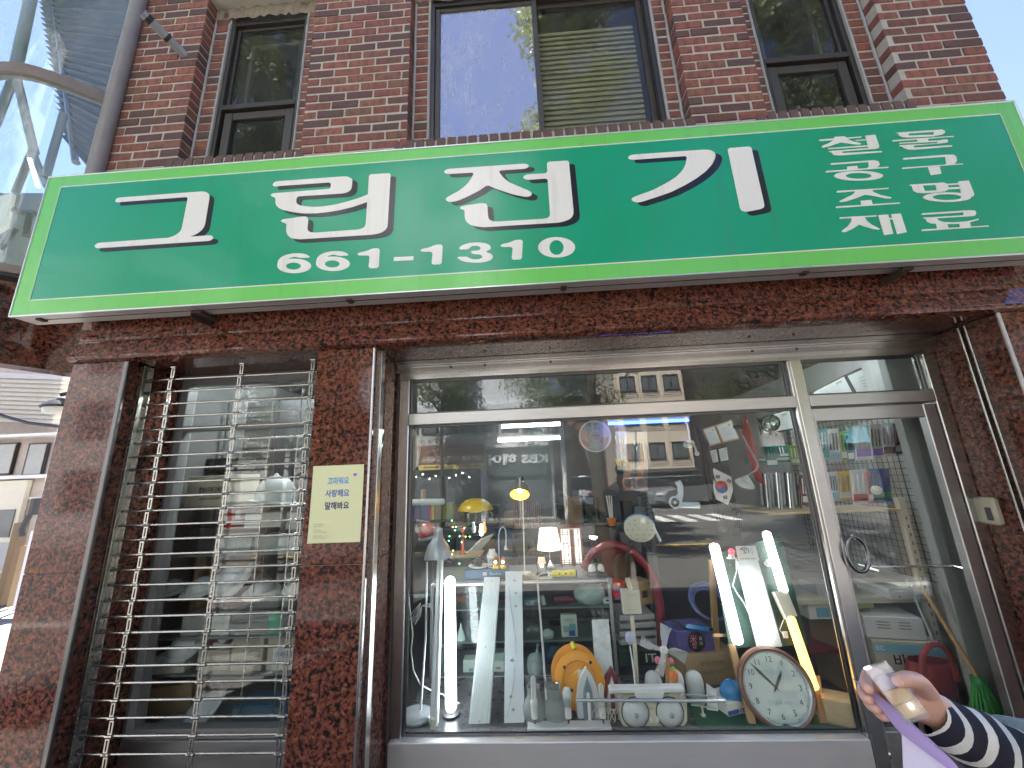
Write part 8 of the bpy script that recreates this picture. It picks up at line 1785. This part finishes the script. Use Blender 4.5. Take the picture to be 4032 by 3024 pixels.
# clear case with cream blocks
cs_ = thing('clear_case', 'small clear plastic case of cream blocks held in the hand', 'case', C(3520, 2730, .58))
A_, B_, D3 = C(3428, 2622, .598), C(3598, 2838, .556), None
ax_ = (B_-A_); L_ = ax_.length; ax_n = ax_.normalized(); view = (-ray(3520, 2730)).normalized(); side = ax_n.cross(view).normalized(); nrm = side.cross(ax_n).normalized()
ctr = (A_+B_)/2 + side*(-.006)
T = Matrix((ax_n, side, nrm)).transposed().to_4x4(); T.translation = ctr
w2 = .0165
mb = MB()
for (a0, a1, b0, b1, c0, c1) in ((-L_/2, L_/2, -w2, -w2+.0016, -.009, .009), (-L_/2, L_/2, w2-.0016, w2, -.009, .009), (-L_/2, -L_/2+.0016, -w2+.0016, w2-.0016, -.009, .009), (L_/2-.0016, L_/2, -w2+.0016, w2-.0016, -.009, .009), (-L_/2+.0016, L_/2-.0016, -w2+.0016, w2-.0016, -.009, -.0075), (-L_/2+.0016, L_/2-.0016, -w2+.0016, w2-.0016, .0075, .009)): mb.box(a0, a1, b0, b1, c0, c1, T)
mb.build('shell', 'case_plastic', cs_, False)
for k, (f0, f1, m_) in enumerate(((-.28, -.06, 'case_lilac'), (-.05, .19, 'cream_block'), (.20, .44, 'cream_block'))):
    mb = MB(); mb.rbox(L_*f0, L_*f1, -w2+.003, w2-.003, -.006, .006, .001, T); mb.build('block', m_, cs_, False)
# lilac sheets
def sheet(pts, name, label, m_):
    mb = MB(); n, m = 10, 8; w4 = [C(*q) for q in pts]; vs = []
    nn = (w4[1]-w4[0]).cross(w4[3]-w4[0]).normalized()
    for i in range(n+1):
        for j in range(m+1):
            f, h_ = i/n, j/m; vs.append(w4[0].lerp(w4[1], f).lerp(w4[3].lerp(w4[2], f), h_) + nn*.006*math.sin(f*PI)*(1-h_) + nn*.003*math.sin(h_*PI*1.5))
    k = len(vs); vs2 = [q - nn*.0006 for q in vs]; q_ = lambda i, j: i*(m+1)+j
    fs = [(q_(i, j), q_(i+1, j), q_(i+1, j+1), q_(i, j+1)) for i in range(n) for j in range(m)]; fs += [tuple(k+z for z in reversed(f)) for f in fs]
    mb.add(vs, []); mb.add(vs2, []); mb.f += [list(f) for f in fs]; return solo(mb, name, m_, label, 'paper')
sheet([(3352, 2668, .612), (3660, 2915, .560), (3860, 3110, .530), (3550, 2880, .60)], 'lilac_sheet', 'lilac paper sheet held edge on under the clear case', 'purple_paper')
sheet([(3548, 2858, .600), (3660, 2935, .575), (3840, 3120, .545), (3560, 3120, .575)], 'pale_lilac_sheet', 'pale lilac paper sheet hanging down below the hand', 'lilac_pale')
